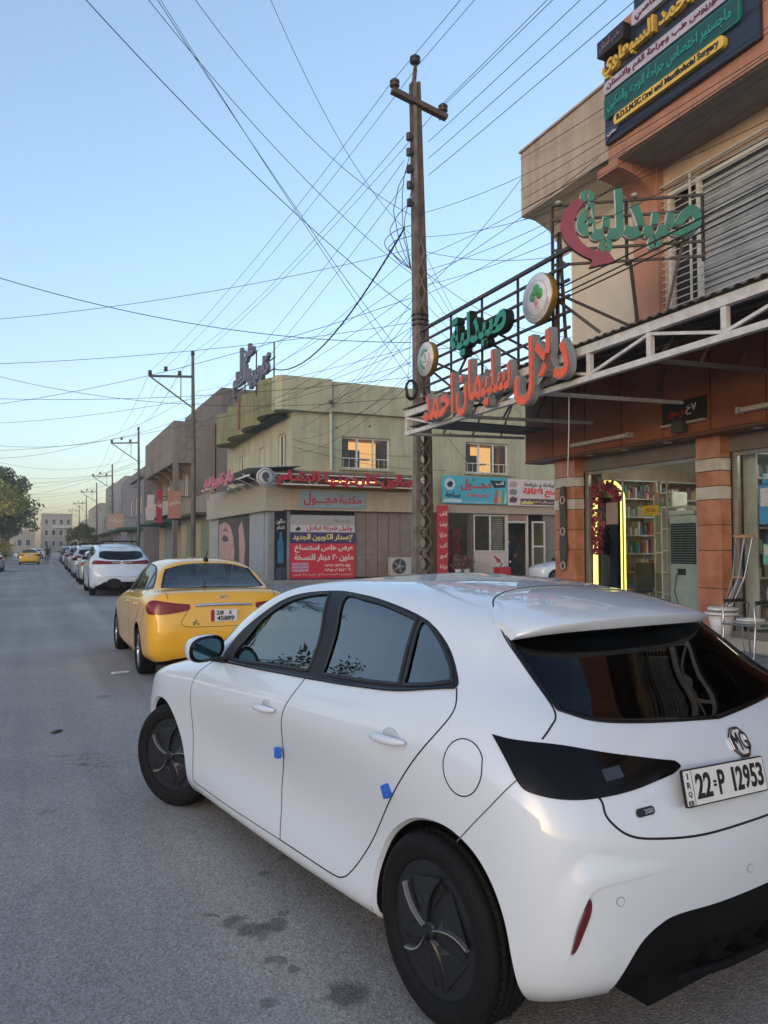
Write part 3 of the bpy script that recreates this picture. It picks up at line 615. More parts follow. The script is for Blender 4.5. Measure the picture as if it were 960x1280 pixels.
        g=MB(); g.add([(c[0]-.001,c[1]+yy*1.0*sd,c[2]+zz*1.0) for yy,zz in outl]+[(c[0]-.006,c[1]+yy*.80*sd,c[2]+zz*.76) for yy,zz in outl],[(k,(k+1)%20,20+(k+1)%20,20+k) for k in range(20)],False); g.build('mirror_surround',black_gloss,mr)
        g=MB(); g.add([(c[0]-.004+.0*yy,c[1]+yy*.81*sd,c[2]+zz*.77) for yy,zz in outl],[tuple(range(20))]); g.build('mirror_glass',M('mirror_glass',(.09,.19,.24),.02,metal=1,var=.01),mr)
        g=MB(); g.bar((c[0]+.05,(.865)*sd,.995),(c[0]+.03,(.81)*sd,.985),.07,.03); g.bar((c[0]+.06,.90*sd,1.0),(c[0]+.03,.80*sd,.985),.06,.03); g.build('mirror_arm',black_trim,mr)
    # wheels
    for sd in (1,-1):
        wheel(root,-.015,.775*sd,sd,r=.315,w=.205)
        wheel(root,2.665,.765*sd,sd,r=.315,w=.205,steer=math.radians(24))
    # underbody, interior
    u=MB(); u.box(-.25,3.0,-.62,.62,.24,.30); u.box(.42,2.28,-.80,.80,.19,.30); u.box(-.6,-.3,-.5,.5,.22,.4); u.build('underbody',black_plastic,root)
    u=MB(); u.box(1.75,2.25,-.70,.70,.80,.97); u.build('dashboard',black_trim,root,bevel=.05)
    u=MB(); u.add([(.45,.80,.25),(2.2,.80,.25),(2.0,.76,.93),(.0,.77,.98),(.45,-.80,.25),(2.2,-.80,.25),(2.0,-.76,.93),(.0,-.77,.98)],[(0,1,2,3),(7,6,5,4)]); u.box(-.42,.0,-.6,.6,.45,.90); u.build('door_cards',black_trim,root)
    t=MB(); t.tube([(1.62+.06*math.sin(a),.37+.19*math.cos(a),.92+.18*math.sin(a)) for a in np.linspace(0,2*math.pi,25)],.014,8,cap=False); t.bar((1.6,.20,.91),(1.6,.54,.91),.03,.02); t.bar((1.62,.37,.91),(1.80,.37,.84),.05); t.build('steering_wheel',black_trim,root)
    seats(root,1.05,.25)
    # tail-light inner block and rear badges, plate
    def frame(p3):
        q=S.inv([p3])[0]; P,N=S.ev([q[0]],[q[1]]); P=Vector(P[0]);N=Vector(N[0]); R=Vector((0,-1,0)); R=(R-N*R.dot(N)).normalized(); Up=N.cross(R).normalized(); return P,N,R,Up
    P,N,R,Up=frame((-.535,.585,.905)); b=MB(); c=P+N*.0055
    b.add([c+R*a*.035+Up*e*.018 for a,e in ((-1,-1),(1,-1),(1,1),(-1,1))],[(0,1,2,3)]); b.build('lamp_reflector',M('smoke_grey',(.014,.010,.012),.1,coat=1),root)
    # octagonal badge with letters M and G
    P,N,R,Up=frame((-.587,.023,.929)); P.y=-.023; N2=Vector((N.x,0,N.z)).normalized(); R2=Vector((0,-1,0)); U2=N2.cross(R2).normalized(); U2=U2 if U2.z>0 else -U2
    O=P+N2*.004; e=MB(); ro=.052
    oc=[(ro*math.cos(math.radians(22.5+45*k)),ro*1.02*math.sin(math.radians(22.5+45*k))) for k in range(8)]
    v=[];
    for s_,h in ((1.0,-.004),(1.0,.006),(.86,.006),(.84,.002)): v+=[O+R2*(x*s_)+U2*(y*s_)+N2*h for x,y in oc]
    f=[(r*8+k,r*8+(k+1)%8,(r+1)*8+(k+1)%8,(r+1)*8+k) for r in range(3) for k in range(8)]; e.add(v,f); 
    bd=e.build('badge',chrome,gate)
    e=MB(); e.add([O+R2*(x*.85)+U2*(y*.85)+N2*.003 for x,y in oc],[tuple(range(8))]); e.build('badge_field',M('badge_white',(.7,.71,.72),.3,coat=1),bd)
    text('badge_letters','MG',M('badge_dark',(.05,.055,.06),.3,metal=.5),bd,O+N2*.003-U2*.029,R2,U2,width=.074,height=.062,depth=.003,bold=-.004)
    e=MB(); oc2=[(x*1.06,y*1.06) for x,y in oc]; e.add([O+R2*x+U2*y+N2*.0005 for x,y in oc2],[tuple(range(8))]); e.build('badge_edge',black_gloss,bd)
    # number plate
    Np=Vector((-1,0,.22)).normalized(); Rp=Vector((0,-1,0)); Up=Rp.cross(-Np).normalized(); Up=Up if Up.z>0 else -Up
    rl=math.radians(-2.6); Rq=(Rp*math.cos(rl)+Up*math.sin(rl)).normalized(); Uq=(Up*math.cos(rl)-Rp*math.sin(rl)).normalized()
    C=Vector((-.650,.157,.844)); pl=MB()
    PW,PH=.445,.112
    v=[]
    out=rrect(-PW/2,PW/2,-PH/2,PH/2,.008); 
    for h in (-.004,.004): v+=[C+Rq*x+Uq*y+Np*h for x,y in out]
    n=len(out); pl.add(v,[tuple(range(n,2*n)),tuple(range(n-1,-1,-1))]+[(k,(k+1)%n,n+(k+1)%n,n+k) for k in range(n)]); plate=pl.build('number_plate',black_trim,gate)
    inn=rrect(-PW/2+.004,PW/2-.004,-PH/2+.004,PH/2-.004,.006); pl=MB(); pl.add([C+Rq*x+Uq*y+Np*.0048 for x,y in inn],[tuple(range(len(inn)))]); pl.build('plate_face',plate_white,plate)
    ink=M('ink',(.012,.012,.016),.5); pl=MB(); a=C+Rq*(-PW/2+.043)+Np*.0055
    pl.add([a+Uq*(-PH/2+.004),a+Rq*.0025+Uq*(-PH/2+.004),a+Rq*.0025+Uq*(PH/2-.004),a+Uq*(PH/2-.004)],[(0,1,2,3)]); pl.build('plate_divider',ink,plate)
    def pt(s_,x0,x1,h,y0=-.036,b_=.03): return text('plate_digits',s_,ink,plate,C+Rq*((x0+x1)/2-PW/2)+Uq*y0+Np*.0052,Rq,Uq,width=x1-x0,height=h,depth=.001,bold=b_)
    pt('22',.058,.140,.075); pt('P',.176,.212,.075); pt('1',.254,.268,.075,b_=.0); pt('2',.276,.314,.075); pt('9',.317,.353,.075); pt('5',.356,.391,.075); pt('3',.394,.430,.075); pt('=',.150,.166,.018,-.008)
    for k,ch in enumerate('IRQ'): pt(ch,.015 if ch!='I' else .021,.033 if ch!='I' else .026,.019,.026-.027*k,.02)
    pt('KR',.010,.038,.016,-.052,.02)
    # small badge, sensors, reflectors
    P,N,R,Up=frame((-.609,.515,.802)); b=MB(); out=rrect(-.036,.036,-.0125,.0125,.0115); b.add([P+R*x+Up*y+N*.001 for x,y in out]+[P+R*x+Up*y+N*.005 for x,y in out],[tuple(range(len(out),2*len(out)))]+[(k,(k+1)%len(out),len(out)+(k+1)%len(out),len(out)+k) for k in range(len(out))]); eb=b.build('trim_badge',black_gloss,gate)
    text('badge_letters','200',M('badge_grey',(.35,.35,.37),.4),eb,P+N*.0052-Up*.007+R*.012,R,Up,width=.036,height=.014,depth=.0008,bold=.02)
    b=MB(); b.lathe([(0,0),(.008,0)],'Z',n=12); 
    for s_ in ((-.622,.648,.574),(-.692,.098,.567),(-.692,-.098,.567),(-.622,-.648,.574)):
        P,N,R,Up=frame((s_[0],abs(s_[1]),s_[2])); 
        if s_[1]<0: P.y*=-1;N.y*=-1
        m=MB(); m.tube([P+N*.0005,P+N*.0015],.012,16); sn=m.build('parking_sensor',paint_white,bump); m=MB(); m.tube([P-N*.0002,P+N*.0008],.0138,16); m.build('sensor_ring',M('gap_grey',(.12,.13,.15),.6),sn)
    rf=[(-.582,.745,.592),(-.577,.755,.555),(-.565,.772,.50),(-.553,.782,.438)]
    for sd in (1,-1):
        q=S.inv(catmull(rf,False,4)); P,N=S.ev(q[:,0],q[:,1]); m=MB(); v=[];f=[]; n=len(P)
        for k in range(n):
            w_=.004+.020*math.sin(math.pi*(k+.5)/n)**.7; p_=Vector(P[k]);nn=Vector(N[k]); t=Vector((-nn.y,nn.x,0)).normalized(); tt=t if t.x<0 else -t
            for a,h in ((0,.012),(1,.004),(1,-.004),(0,-.004)):
                z=p_+tt*w_*a+nn*h; v.append((z.x,z.y*sd,z.z))
        for k in range(n-1):
            for j in range(4): q_=(4*k+j,4*k+(j+1)%4,4*k+4+(j+1)%4,4*k+4+j); f.append(q_)
        m.add(v,f); o=m.build('reflector',M('reflector_red',(.16,.008,.012),.15,coat=1),bump)
        # raised bumper crease above the reflector, melting into the skin away from its edge
        cr=[(-.545,.79,.37),(-.556,.787,.44),(-.566,.775,.52),(-.580,.752,.585),(-.592,.730,.618),(-.612,.68,.629),(-.634,.60,.634),(-.652,.51,.637),(-.664,.43,.640)]
        q=S.inv(catmull(cr,False,5)); P,N=S.ev(q[:,0],q[:,1]); n=len(P); v=[];f=[];nn_=[]
        T=np.gradient(P,axis=0); prev=None; K=9
        for k in range(n):
            t=k/(n-1); hgt=.0155*min(1,(t/.35)**1.3,((1-t)/.55)**1.2); W_=.10*min(1,(t/.25+.15),((1-t)/.5+.1)); p_=Vector(P[k]);nn=Vector(N[k]); tg=Vector(T[k]).normalized(); ac=nn.cross(tg).normalized()
            if prev is None: ac=ac if ac.y>0 else -ac
            elif ac.dot(prev)<0: ac=-ac
            prev=ac
            for a in range(K):
                u=a/(K-1); ss=u*u*(3-2*u); h=hgt*(1-ss)+.0004; dh=-hgt*6*u*(1-u)/W_; z=p_+ac*(W_*u)+nn*h
                q2=S.inv([tuple(z)])[0] if a else q[k]; pp,n2=S.ev([q2[0]],[q2[1]]); pp=Vector(pp[0]); n2=Vector(n2[0]); z=pp+n2*h; nr=(n2-ac*dh).normalized(); v.append((z.x,z.y*sd,z.z)); nn_.append((nr.x,nr.y*sd,nr.z))
        for k in range(n-1):
            for j_ in range(K-1):
                a=K*k+j_; t1=(a,a+1,a+K+1); t2=(a,a+K+1,a+K)
                A_,B_,C_=[Vector(v[x]) for x in t1]; up_=(B_-A_).cross(C_-A_).dot(Vector(nn_[a]))>0
                f+= [t1,t2] if up_ else [t1[::-1],t2[::-1]]
        o=np_mesh('bumper_crease',np.array(v),np.array(f),paint_white,bump,np.array(nn_))
        m=MB(); v2=[];f2=[]
        for k in range(n):
            a=Vector(v[K*k]); b_=Vector(P[k]); b_.y*=sd; nb=Vector(N[k]); nb.y*=sd; v2+=[a,b_-nb*.003]
        for k in range(n-1): f2.append((2*k,2*k+1,2*k+3,2*k+2))
        m.add(v2,f2,True); m.build('crease_edge',paint_white,bump)
    # diffuser fins
    for y in (-.25,-.08,.08,.25): d=MB(); d.add([(-.685,y-.01,.36),(-.685,y+.01,.36),(-.66,y+.01,.27),(-.66,y-.01,.27),(-.50,y-.01,.27),(-.50,y+.01,.27),(-.55,y+.012,.40),(-.55,y-.012,.40)],[(0,1,2,3),(4,5,6,7),(0,3,4,7),(1,6,5,2),(0,7,6,1),(3,2,5,4)]); d.build('diffuser_fin',black_plastic,bump)
    d=MB(); d.tube([(-.66,-.45,.315),(-.69,-.25,.31),(-.695,0,.305),(-.69,.25,.31),(-.66,.45,.315)],.014,8); d.build('diffuser_lip',black_plastic,bump)
    # aerial fin
    return root
build_mg()
# ------------------------------------------------------------------ other cars
SEDAN=[
[(3.42,0,.19),(3.47,0,.28),(3.50,0,.40),(3.51,0,.52),(3.49,0,.64),(3.38,0,.76),(2.9,0,.91),(2.30,0,1.01),(1.98,0,1.16),(1.66,0,1.31),(1.36,0,1.41),(1.2,0,1.44)],
[(3.34,.42,.19),(3.39,.44,.28),(3.42,.45,.40),(3.43,.45,.52),(3.41,.44,.64),(3.30,.43,.75),(2.84,.40,.90),(2.25,.38,1.0),(1.94,.36,1.155),(1.62,.33,1.30),(1.3,.2,1.41),(1.15,0,1.44)],
[(3.18,.68,.19),(3.22,.72,.28),(3.25,.74,.40),(3.26,.74,.52),(3.24,.73,.65),(3.14,.69,.76),(2.72,.60,.885),(2.17,.57,.985),(1.86,.53,1.14),(1.55,.47,1.29),(1.2,.28,1.41),(1.05,0,1.445)],
[(3.0,.79,.19),(3.03,.82,.28),(3.05,.835,.40),(3.05,.84,.52),(3.03,.83,.66),(2.98,.80,.77),(2.6,.70,.875),(2.10,.67,.97),(1.78,.62,1.13),(1.48,.54,1.285),(1.12,.30,1.41),(.95,0,1.45)],
[(2.65,.81,.19),(2.65,.85,.27),(2.65,.865,.40),(2.65,.875,.55),(2.65,.872,.69),(2.62,.85,.80),(2.40,.77,.885),(2.04,.72,.96),(1.70,.66,1.13),(1.42,.57,1.30),(1.05,.32,1.42),(.88,0,1.455)],
[(2.2,.80,.19),(2.2,.855,.25),(2.2,.865,.40),(2.2,.878,.57),(2.2,.876,.72),(2.2,.855,.84),(2.12,.81,.915),(1.95,.76,.975),(1.63,.68,1.15),(1.36,.58,1.325),(.98,.33,1.43),(.82,0,1.46)],
[(1.7,.80,.19),(1.7,.86,.25),(1.7,.865,.40),(1.7,.88,.58),(1.7,.88,.74),(1.7,.86,.87),(1.68,.82,.945),(1.60,.77,1.0),(1.38,.69,1.18),(1.15,.59,1.355),(.85,.33,1.445),(.7,0,1.465)],
[(1.1,.80,.19),(1.1,.86,.25),(1.1,.865,.40),(1.1,.88,.58),(1.1,.882,.75),(1.1,.865,.89),(1.1,.825,.965),(1.08,.775,1.03),(1.0,.70,1.20),(.9,.595,1.375),(.68,.33,1.447),(.58,0,1.465)],
[(.6,.80,.19),(.6,.86,.26),(.6,.868,.40),(.6,.882,.58),(.6,.884,.76),(.6,.868,.90),(.6,.83,.985),(.6,.78,1.05),(.58,.70,1.20),(.55,.59,1.365),(.45,.33,1.44),(.40,0,1.457)],
[(.1,.80,.20),(.1,.86,.27),(.1,.875,.40),(.1,.887,.58),(.1,.888,.76),(.1,.872,.91),(.1,.835,1.0),(.08,.785,1.065),(.08,.70,1.19),(.13,.58,1.335),(.2,.33,1.425),(.22,0,1.44)],
[(-.35,.79,.22),(-.35,.855,.29),(-.35,.875,.42),(-.35,.884,.60),(-.35,.882,.78),(-.35,.866,.93),(-.33,.82,1.02),(-.30,.745,1.065),(-.20,.675,1.16),(-.02,.57,1.30),(.08,.33,1.40),(.1,0,1.415)],
[(-.68,.77,.24),(-.71,.83,.32),(-.72,.86,.45),(-.72,.865,.62),(-.71,.858,.80),(-.69,.83,.955),(-.61,.75,1.05),(-.46,.67,1.075),(-.26,.62,1.15),(-.06,.55,1.27),(.03,.33,1.375),(.05,0,1.39)],
[(-.85,.68,.26),(-.885,.735,.34),(-.90,.76,.47),(-.895,.765,.63),(-.88,.76,.82),(-.855,.73,.98),(-.74,.65,1.065),(-.50,.55,1.08),(-.29,.52,1.15),(-.08,.48,1.26),(0,.30,1.36),(.02,0,1.375)],
[(-.90,.40,.27),(-.945,.42,.35),(-.96,.43,.48),(-.955,.43,.64),(-.93,.425,.83),(-.90,.42,.995),(-.78,.38,1.075),(-.52,.32,1.09),(-.31,.30,1.155),(-.10,.28,1.26),(-.01,.2,1.35),(.01,0,1.365)],
[(-.91,0,.27),(-.96,0,.35),(-.975,0,.48),(-.97,0,.64),(-.94,0,.83),(-.90,0,.99),(-.79,0,1.075),(-.53,0,1.095),(-.32,0,1.155),(-.11,0,1.265),(-.02,0,1.345),(0,0,1.36)],
]
def scaled(cols,sx,sy,sz,f=None):
    return [[(f(x,y,z) if f else (x*sx,y*sy,z*sz)) for x,y,z in c] for c in cols]
def suvmap(x,y,z):
    X=x*1.17; Zz=z*1.17 if z>.95 else z*1.12; Yy=y*1.085*(1+ (max(0,z-1.0)*.22))
    if x<.1: X=x*1.6-.08; X-= max(0,z-.75)*(.42 if x<-.1 else .2)
    return (X,Yy,Zz)
def clonepaint(o,m_from,m_to):
    for sl in o.material_slots:
        if sl.material==m_from: sl.link='OBJECT'; sl.material=m_to
    for c in o.children: clonepaint(c,m_from,m_to)
def make_car(name,label,cat,cols,paint,F,res=(4,4),wb=2.65,trk=.77,wr=.31,group=None,inner=True):
    S=Surf(cols); U1=S.ni-1; V1=S.nj-1; root=thing(name,label,cat,group=group)
    inv=S.inv; uv=lambda p:tuple(inv([p])[0])
    def cl(pts,tail): return resamp(np.concatenate([inv(catmull(pts,False,4)),np.array(tail,float)]),.2)
    def arch(cx,r,cz):
        q=inv([(cx+r*math.cos(math.radians(a)),.86,max(.1,cz+r*math.sin(math.radians(a)))) for a in range(-25,206,12)]); q[0,1]=0;q[-1,1]=0; return resamp(q,.2,True)
    g=F['glass']; gt=F['glass_top']; gb=uv(g[-1]); gu=uv(gt[0]); h=F['hatch']; hb=F['hatch_low']
    regs=[('arch',arch(0,wr+.05,wr)),('arch',arch(wb,wr+.05,wr)),('lamp',polyuv(S,F['lamp']))]
    regs+=[('w%d'%i,polyuv(S,w)) for i,w in enumerate(F['windows'])]
    regs+=[('dlo',polyuv(S,F['dlo'])),('bglass',cl(g,[(U1,gb[1]),(U1,gu[1])]+inv(catmull(gt,False,4)).tolist()))]
    if F.get('low'): q=F['low']; regs.append(('low',cl(q,[(U1,uv(q[-1])[1]),(U1,0),(uv(q[0])[0],0)])))
    hh=uv(h[-1]); hs=uv(h[0])
    regs.append(('lid',cl(h,[(U1,hh[1]),(U1,hs[1])])))
    ws=F['ws']; wt=F['wt']
    regs.append(('windshield',resamp(np.concatenate([inv(catmull(ws,False,3)),inv(catmull(wt,False,3))]),.2)))
    sk=Skin(S,regs,res=res)
    panel(sk,'body',['body'],paint,root); lid=panel(sk,F.get('lidname','boot_lid'),['lid'],paint,root)
    panel(sk,'rear_window',['bglass'],F.get('bg',glass_side),root,off=-.003); panel(sk,'windscreen',['windshield'],glass_side,root,off=-.003)
    if F.get('low'): panel(sk,'lower_trim',['low'],black_plastic,root,off=-.004)
    for sd in (1,-1):
        panel(sk,'window_trim',['dlo'],black_trim,root,off=.001,sides=(sd,)); panel(sk,'tail_light',['lamp'],F['lampm'],root,off=.006,thick=.02,sides=(sd,))
        for i in range(len(F['windows'])): panel(sk,'side_window',['w%d'%i],glass_side,root,off=-.003,sides=(sd,))
        wheel(root,0,trk*sd,sd,r=wr,w=.2,style='alloy'); wheel(root,wb,trk*sd,sd,r=wr,w=.2,style='alloy')
    for s_ in F.get('seams',[]): seam(root,S,s_,w=.006,sides=(1,-1))
    seam(root,S,g,name='window_seal',w=.025,off=.003,m=black_trim)
    for cx in (0,wb): arch_liner(root,cx,wr+.06,wr,y=.80)
    u=MB(); u.box(-.6,wb+.6,-.72,.72,.18,.30); u.build('underbody',black_plastic,root)
    if inner:
        u=MB(); u.box(1.7,2.2,-.7,.7,.75,.95); u.build('dashboard',black_trim,root); seats(root,1.1,.15,zf=.28)
    zb=F['mirror'][1]
    for sd in (1,-1):
        m=MB(); m.sphere((F['mirror'][0]+.05,.97*sd,zb+.06),1,12,(.06,.115,.075)); mm=m.build('mirror',F.get('mm',paint),root)
        m=MB(); m.lathe([(0,0),(1,0)],'X',n=16); 
        m=MB(); m.add([(F['mirror'][0]-.012,.97*sd+.10*math.cos(a),zb+.06+.062*math.sin(a)) for a in np.linspace(0,2*math.pi,16,endpoint=False)],[tuple(range(16))]); m.build('mirror_glass',black_trim,mm)
        m=MB(); m.bar((F['mirror'][0]+.05,.80*sd,zb),(F['mirror'][0]+.05,.90*sd,zb+.03),.05,.03); m.build('mirror_arm',black_trim,mm)
        for hx,hz in F['handles']:
            q=inv([(hx,.88,hz)])[0]; P,N=S.ev([q[0]],[q[1]]); m=MB(); m.tube([(P[0][0]-.09,(P[0][1]+.008)*sd,P[0][2]),(P[0][0],(P[0][1]+.025)*sd,P[0][2]),(P[0][0]+.09,(P[0][1]+.008)*sd,P[0][2])],.012,6); m.build('door_handle',paint,root)
    return root,S,lid
red_lamp=M('lamp_red',(.20,.004,.008),.15,spec=.25,coat=.25)
yellow=M('taxi_yellow',(.82,.43,.012),.35,var=.03,coat=1,scale=3)
SF=dict(
 dlo=[(2.0,.78,.965),(2.0,.78,.965),(1.70,.70,1.13),(1.38,.62,1.30),(1.15,.60,1.365),(.9,.60,1.385),(.5,.60,1.37),(.15,.61,1.30),(-.1,.66,1.20),(-.28,.73,1.085),(-.28,.73,1.085),(0,.79,1.055),(.6,.80,1.035),(1.1,.80,1.01),(1.6,.79,.985)],
 windows=[[(1.90,.78,.985),(1.90,.78,.985),(1.66,.70,1.13),(1.38,.63,1.27),(1.15,.61,1.345),(.95,.61,1.365),(.95,.61,1.365),(.93,.70,1.19),(.93,.79,1.03),(.93,.79,1.03),(1.4,.79,1.005)],
          [(.86,.61,1.365),(.86,.61,1.365),(.5,.61,1.35),(.22,.63,1.295),(.22,.63,1.295),(.12,.72,1.17),(.08,.78,1.07),(.08,.78,1.07),(.5,.79,1.05),(.86,.79,1.035),(.86,.79,1.035),(.86,.70,1.2)],
          [(.13,.63,1.28),(.13,.63,1.28),(-.04,.665,1.19),(-.17,.71,1.10),(-.17,.71,1.10),(.02,.77,1.075),(.02,.77,1.075)]],
 lamp=[(-.62,.855,.90),(-.66,.85,.945),(-.76,.81,.965),(-.86,.70,.955),(-.91,.52,.935),(-.925,.40,.925),(-.925,.40,.925),(-.93,.41,.86),(-.915,.56,.825),(-.87,.72,.805),(-.76,.83,.81),(-.66,.86,.85)],
 glass=[(.0,.53,1.315),(.0,.53,1.315),(-.12,.575,1.245),(-.30,.625,1.13),(-.38,.64,1.095),(-.38,.64,1.095),(-.46,.45,1.10),(-.50,.25,1.105),(-.51,0,1.11)],
 glass_top=[(.05,0,1.385),(.04,.25,1.375),(.02,.42,1.35),(0,.53,1.315)],
 hatch=[(-.42,.66,1.08),(-.60,.72,1.06),(-.75,.66,1.035),(-.83,.64,.97),(-.87,.58,.90),(-.885,.55,.80),(-.90,.52,.72),(-.92,.45,.665),(-.95,.30,.655),(-.965,0,.655)],
 hatch_low=None,
 low=[(-.66,.80,.24),(-.80,.66,.30),(-.90,.45,.31),(-.94,0,.31)],
 ws=[(2.42,0,.99),(2.3,.4,.985),(2.15,.62,.98),(2.05,.70,.985)],wt=[(1.80,.66,1.13),(1.5,.57,1.28),(1.38,.5,1.35),(1.4,.25,1.395),(1.42,0,1.40)],
 seams=[[(.90,.79,1.03),(.92,.87,.90),(.93,.88,.70),(.93,.866,.45),(.93,.86,.26)],[(-.12,.75,1.08),(-.2,.86,.96),(-.1,.885,.80),(.15,.885,.66),(.40,.87,.45),(.55,.862,.28),(.93,.86,.26)],[(2.0,.80,.95),(2.12,.865,.80),(2.15,.875,.6),(2.15,.865,.40),(2.15,.85,.24)],
   [(-.45,.69,1.075),(-.62,.71,1.055),(-.76,.66,1.03),(-.84,.64,.97)],[(-.905,.42,.86),(-.915,.46,.78),(-.92,.50,.70),(-.935,.42,.66),(-.955,.25,.655),(-.965,0,.655)],[(-.55,.85,.88),(-.5,.87,.80),(-.38,.88,.68)]],
 mirror=(1.98,1.0),handles=[(1.06,.86),(.16,.88)],lampm=red_lamp,mm=None)
SF['mm']=black_trim; SF['bg']=MG_('glass_light',(.62,.70,.70),1.9)
G_='cars parked along the right side of the street'
taxi,TS,tlid=make_car('parked_taxi','yellow saloon taxi parked just ahead of the white hatchback','taxi',SEDAN,yellow,SF,res=(7,7),wr=.305)
taxi.location=(2.08,10.30,0); taxi.rotation_euler=(0,0,math.pi/2+math.radians(.5))
def taxi_details(root,lid):
    SF2=MB(); 
    ch=MB(); ch.tube([(-.925,.34,.905),(-.945,.15,.915),(-.95,0,.917),(-.945,-.15,.915),(-.925,-.34,.905)],.017,8); ch.build('chrome_strip',chrome,lid)
    b=MB(); b.tube([(-.905+.0*a,.055*math.cos(a),1.0+.022*math.sin(a)) for a in np.linspace(0,2*math.pi,20)],.005,6,cap=False); b.build('badge',chrome,lid)
    b=MB(); b.bar((-.91,.018,.985),(-.905,.028,1.015),.007); b.bar((-.91,-.028,.985),(-.905,-.018,1.015),.007); b.bar((-.91,-.022,1.0),(-.91,.022,1.0),.006); b.build('badge_bar',chrome,lid)
    # plate: red end band, two rows of characters
    p=MB(); p.box(-.968,-.955,-.16,.16,.715,.855); pl=p.build('number_plate',plate_white,lid); 
    p=MB(); p.box(-.9705,-.968,.115,.158,.718,.852); p.build('plate_band',M('plate_red',(.45,.02,.03),.4),pl)
    ink=M('ink',(.012,.012,.016),.5); o=lambda s_,y,z,w,h: text('plate_digits',s_,ink,pl,(-.969,y,z),(0,-1,0),(0,0,1),width=w,height=h,depth=.002,bold=.03)
    o('28',.05,.792,.09,.052); o('A',-.075,.792,.04,.052); o('45889',-.02,.725,.21,.055)
    # fan-shaped green sticker and a small white one, roof aerial
    p=MB()
    for a in (90,200,330,20): 
        c,s_=math.cos(math.radians(a)),math.sin(math.radians(a)); p.add([(-.962,.33,.70),(-.962,.33+.035*c-.012*s_,.70+.035*s_+.012*c),(-.962,.33+.042*c+.012*s_,.70+.042*s_-.012*c)],[(0,2,1)])
    p.build('green_sticker',M('sticker_green',(.01,.20,.03),.5),lid)
    p=MB(); p.sphere((-.935,.52,.69),1,10,(.006,.03,.016)); p.build('pale_sticker',M('sticker_pale',(.55,.40,.36),.5),root)
    p=MB(); p.sphere((.12,0,1.43),1,10,(.05,.035,.05)); p.tube([(.1,0,1.45),(.02,0,1.55)],.006,6); p.build('aerial',black_trim,root)
    p=MB(); p.tube([(-.06,-.5,1.30),(-.06,0,1.345),(-.06,.5,1.30)],.01,6)
taxi_details(taxi,tlid)
# white people carrier behind the taxi
silverp=M('silver_paint',(.38,.40,.42),.35,metal=.3,coat=1,var=.03); teal=M('pale_green_paint',(.30,.38,.35),.35,coat=1,var=.03); greyp=M('grey_paint',(.10,.11,.12),.35,coat=1,var=.03); beigep=M('beige_paint',(.50,.47,.40),.35,coat=1,var=.03); blackp=M('black_paint',(.02,.02,.022),.3,coat=1)
def mp(L): return [suvmap(*p) for p in L]
VF=dict(
 dlo=mp([(1.965,.818,.975),(1.965,.818,.975),(1.847,.745,1.125),(1.606,.704,1.265),(1.350,.664,1.360),(1.020,.63,1.396),(.604,.638,1.374),(.30,.657,1.343),(.05,.68,1.30),(-.10,.70,1.20),(-.12,.76,1.12),(-.12,.76,1.12),(.232,.822,1.076),(.819,.826,1.033),(1.374,.828,1.003)]),
 windows=[mp([(1.80,.813,1.008),(1.80,.813,1.008),(1.595,.717,1.225),(1.413,.687,1.313),(1.045,.644,1.382),(1.045,.644,1.382),(.970,.744,1.176),(.967,.810,1.047),(.967,.810,1.047)]),
          mp([(.895,.648,1.376),(.895,.648,1.376),(.585,.651,1.358),(.335,.664,1.326),(.335,.664,1.326),(.262,.811,1.088),(.262,.811,1.088),(.832,.813,1.052),(.832,.813,1.052)]),
          mp([(.28,.663,1.315),(.28,.663,1.315),(.05,.70,1.27),(-.05,.74,1.14),(-.05,.74,1.14),(.22,.811,1.10),(.22,.811,1.10)])],
 lamp=mp([(-.36,.80,1.0),(-.40,.74,1.0),(-.50,.55,1.0),(-.55,.3,.985),(-.56,.05,.98),(-.56,.05,.94),(-.58,.3,.94),(-.55,.55,.94),(-.50,.70,.93),(-.42,.80,.93),(-.36,.82,.95)]),
 glass=mp([(-.12,.56,1.28),(-.12,.56,1.28),(-.214,.585,1.178),(-.372,.60,1.045),(-.372,.60,1.045),(-.480,.401,1.02),(-.527,0,1.01)]),
 glass_top=mp([(-.22,0,1.30),(-.20,.3,1.295),(-.12,.56,1.28)]),
 hatch=mp([(-.05,.58,1.30),(-.168,.610,1.211),(-.305,.635,1.118),(-.40,.698,1.03),(-.55,.67,.85),(-.60,.62,.70),(-.65,.5,.60),(-.68,.3,.58),(-.69,0,.58)]),hatch_low=None,lidname='tailgate',
 low=mp([(-.50,.76,.30),(-.62,.60,.36),(-.66,.5,.42),(-.68,.3,.43),(-.69,0,.43)]),bg=glass_dark,
 ws=mp([(2.45,0,1.02),(2.33,.4,1.02),(2.1,.70,1.02),(2.05,.735,1.04)]),wt=mp([(1.93,.69,1.17),(1.73,.64,1.28),(1.52,.59,1.37),(1.44,.45,1.405),(1.42,0,1.425)]),
 seams=[mp([(.950,.819,1.037),(1.0,.89,.90),(1.0,.87,.5),(1.0,.86,.26)]),mp([(-.25,.75,1.1),(-.2,.88,.95),(0,.89,.75),(.4,.87,.45),(.5,.86,.28)]),mp([(-.55,.67,.85),(-.60,.62,.70),(-.65,.5,.60),(-.68,.3,.58),(-.69,0,.58)])],
 mirror=(2.15,1.16),handles=[(1.35,.98),(.25,1.02)],lampm=red_lamp,mm=None)
VF['mm']=paint_white
van,VS,vlid=make_car('parked_people_carrier','white people carrier with black roof rack parked ahead of the yellow taxi','people carrier',scaled(MG_COLS,1,1,1,suvmap),paint_white,VF,res=(4,4),wb=2.96,trk=.82,wr=.35)
van.location=(2.60,27.7,0); van.rotation_euler=(0,0,math.pi/2)
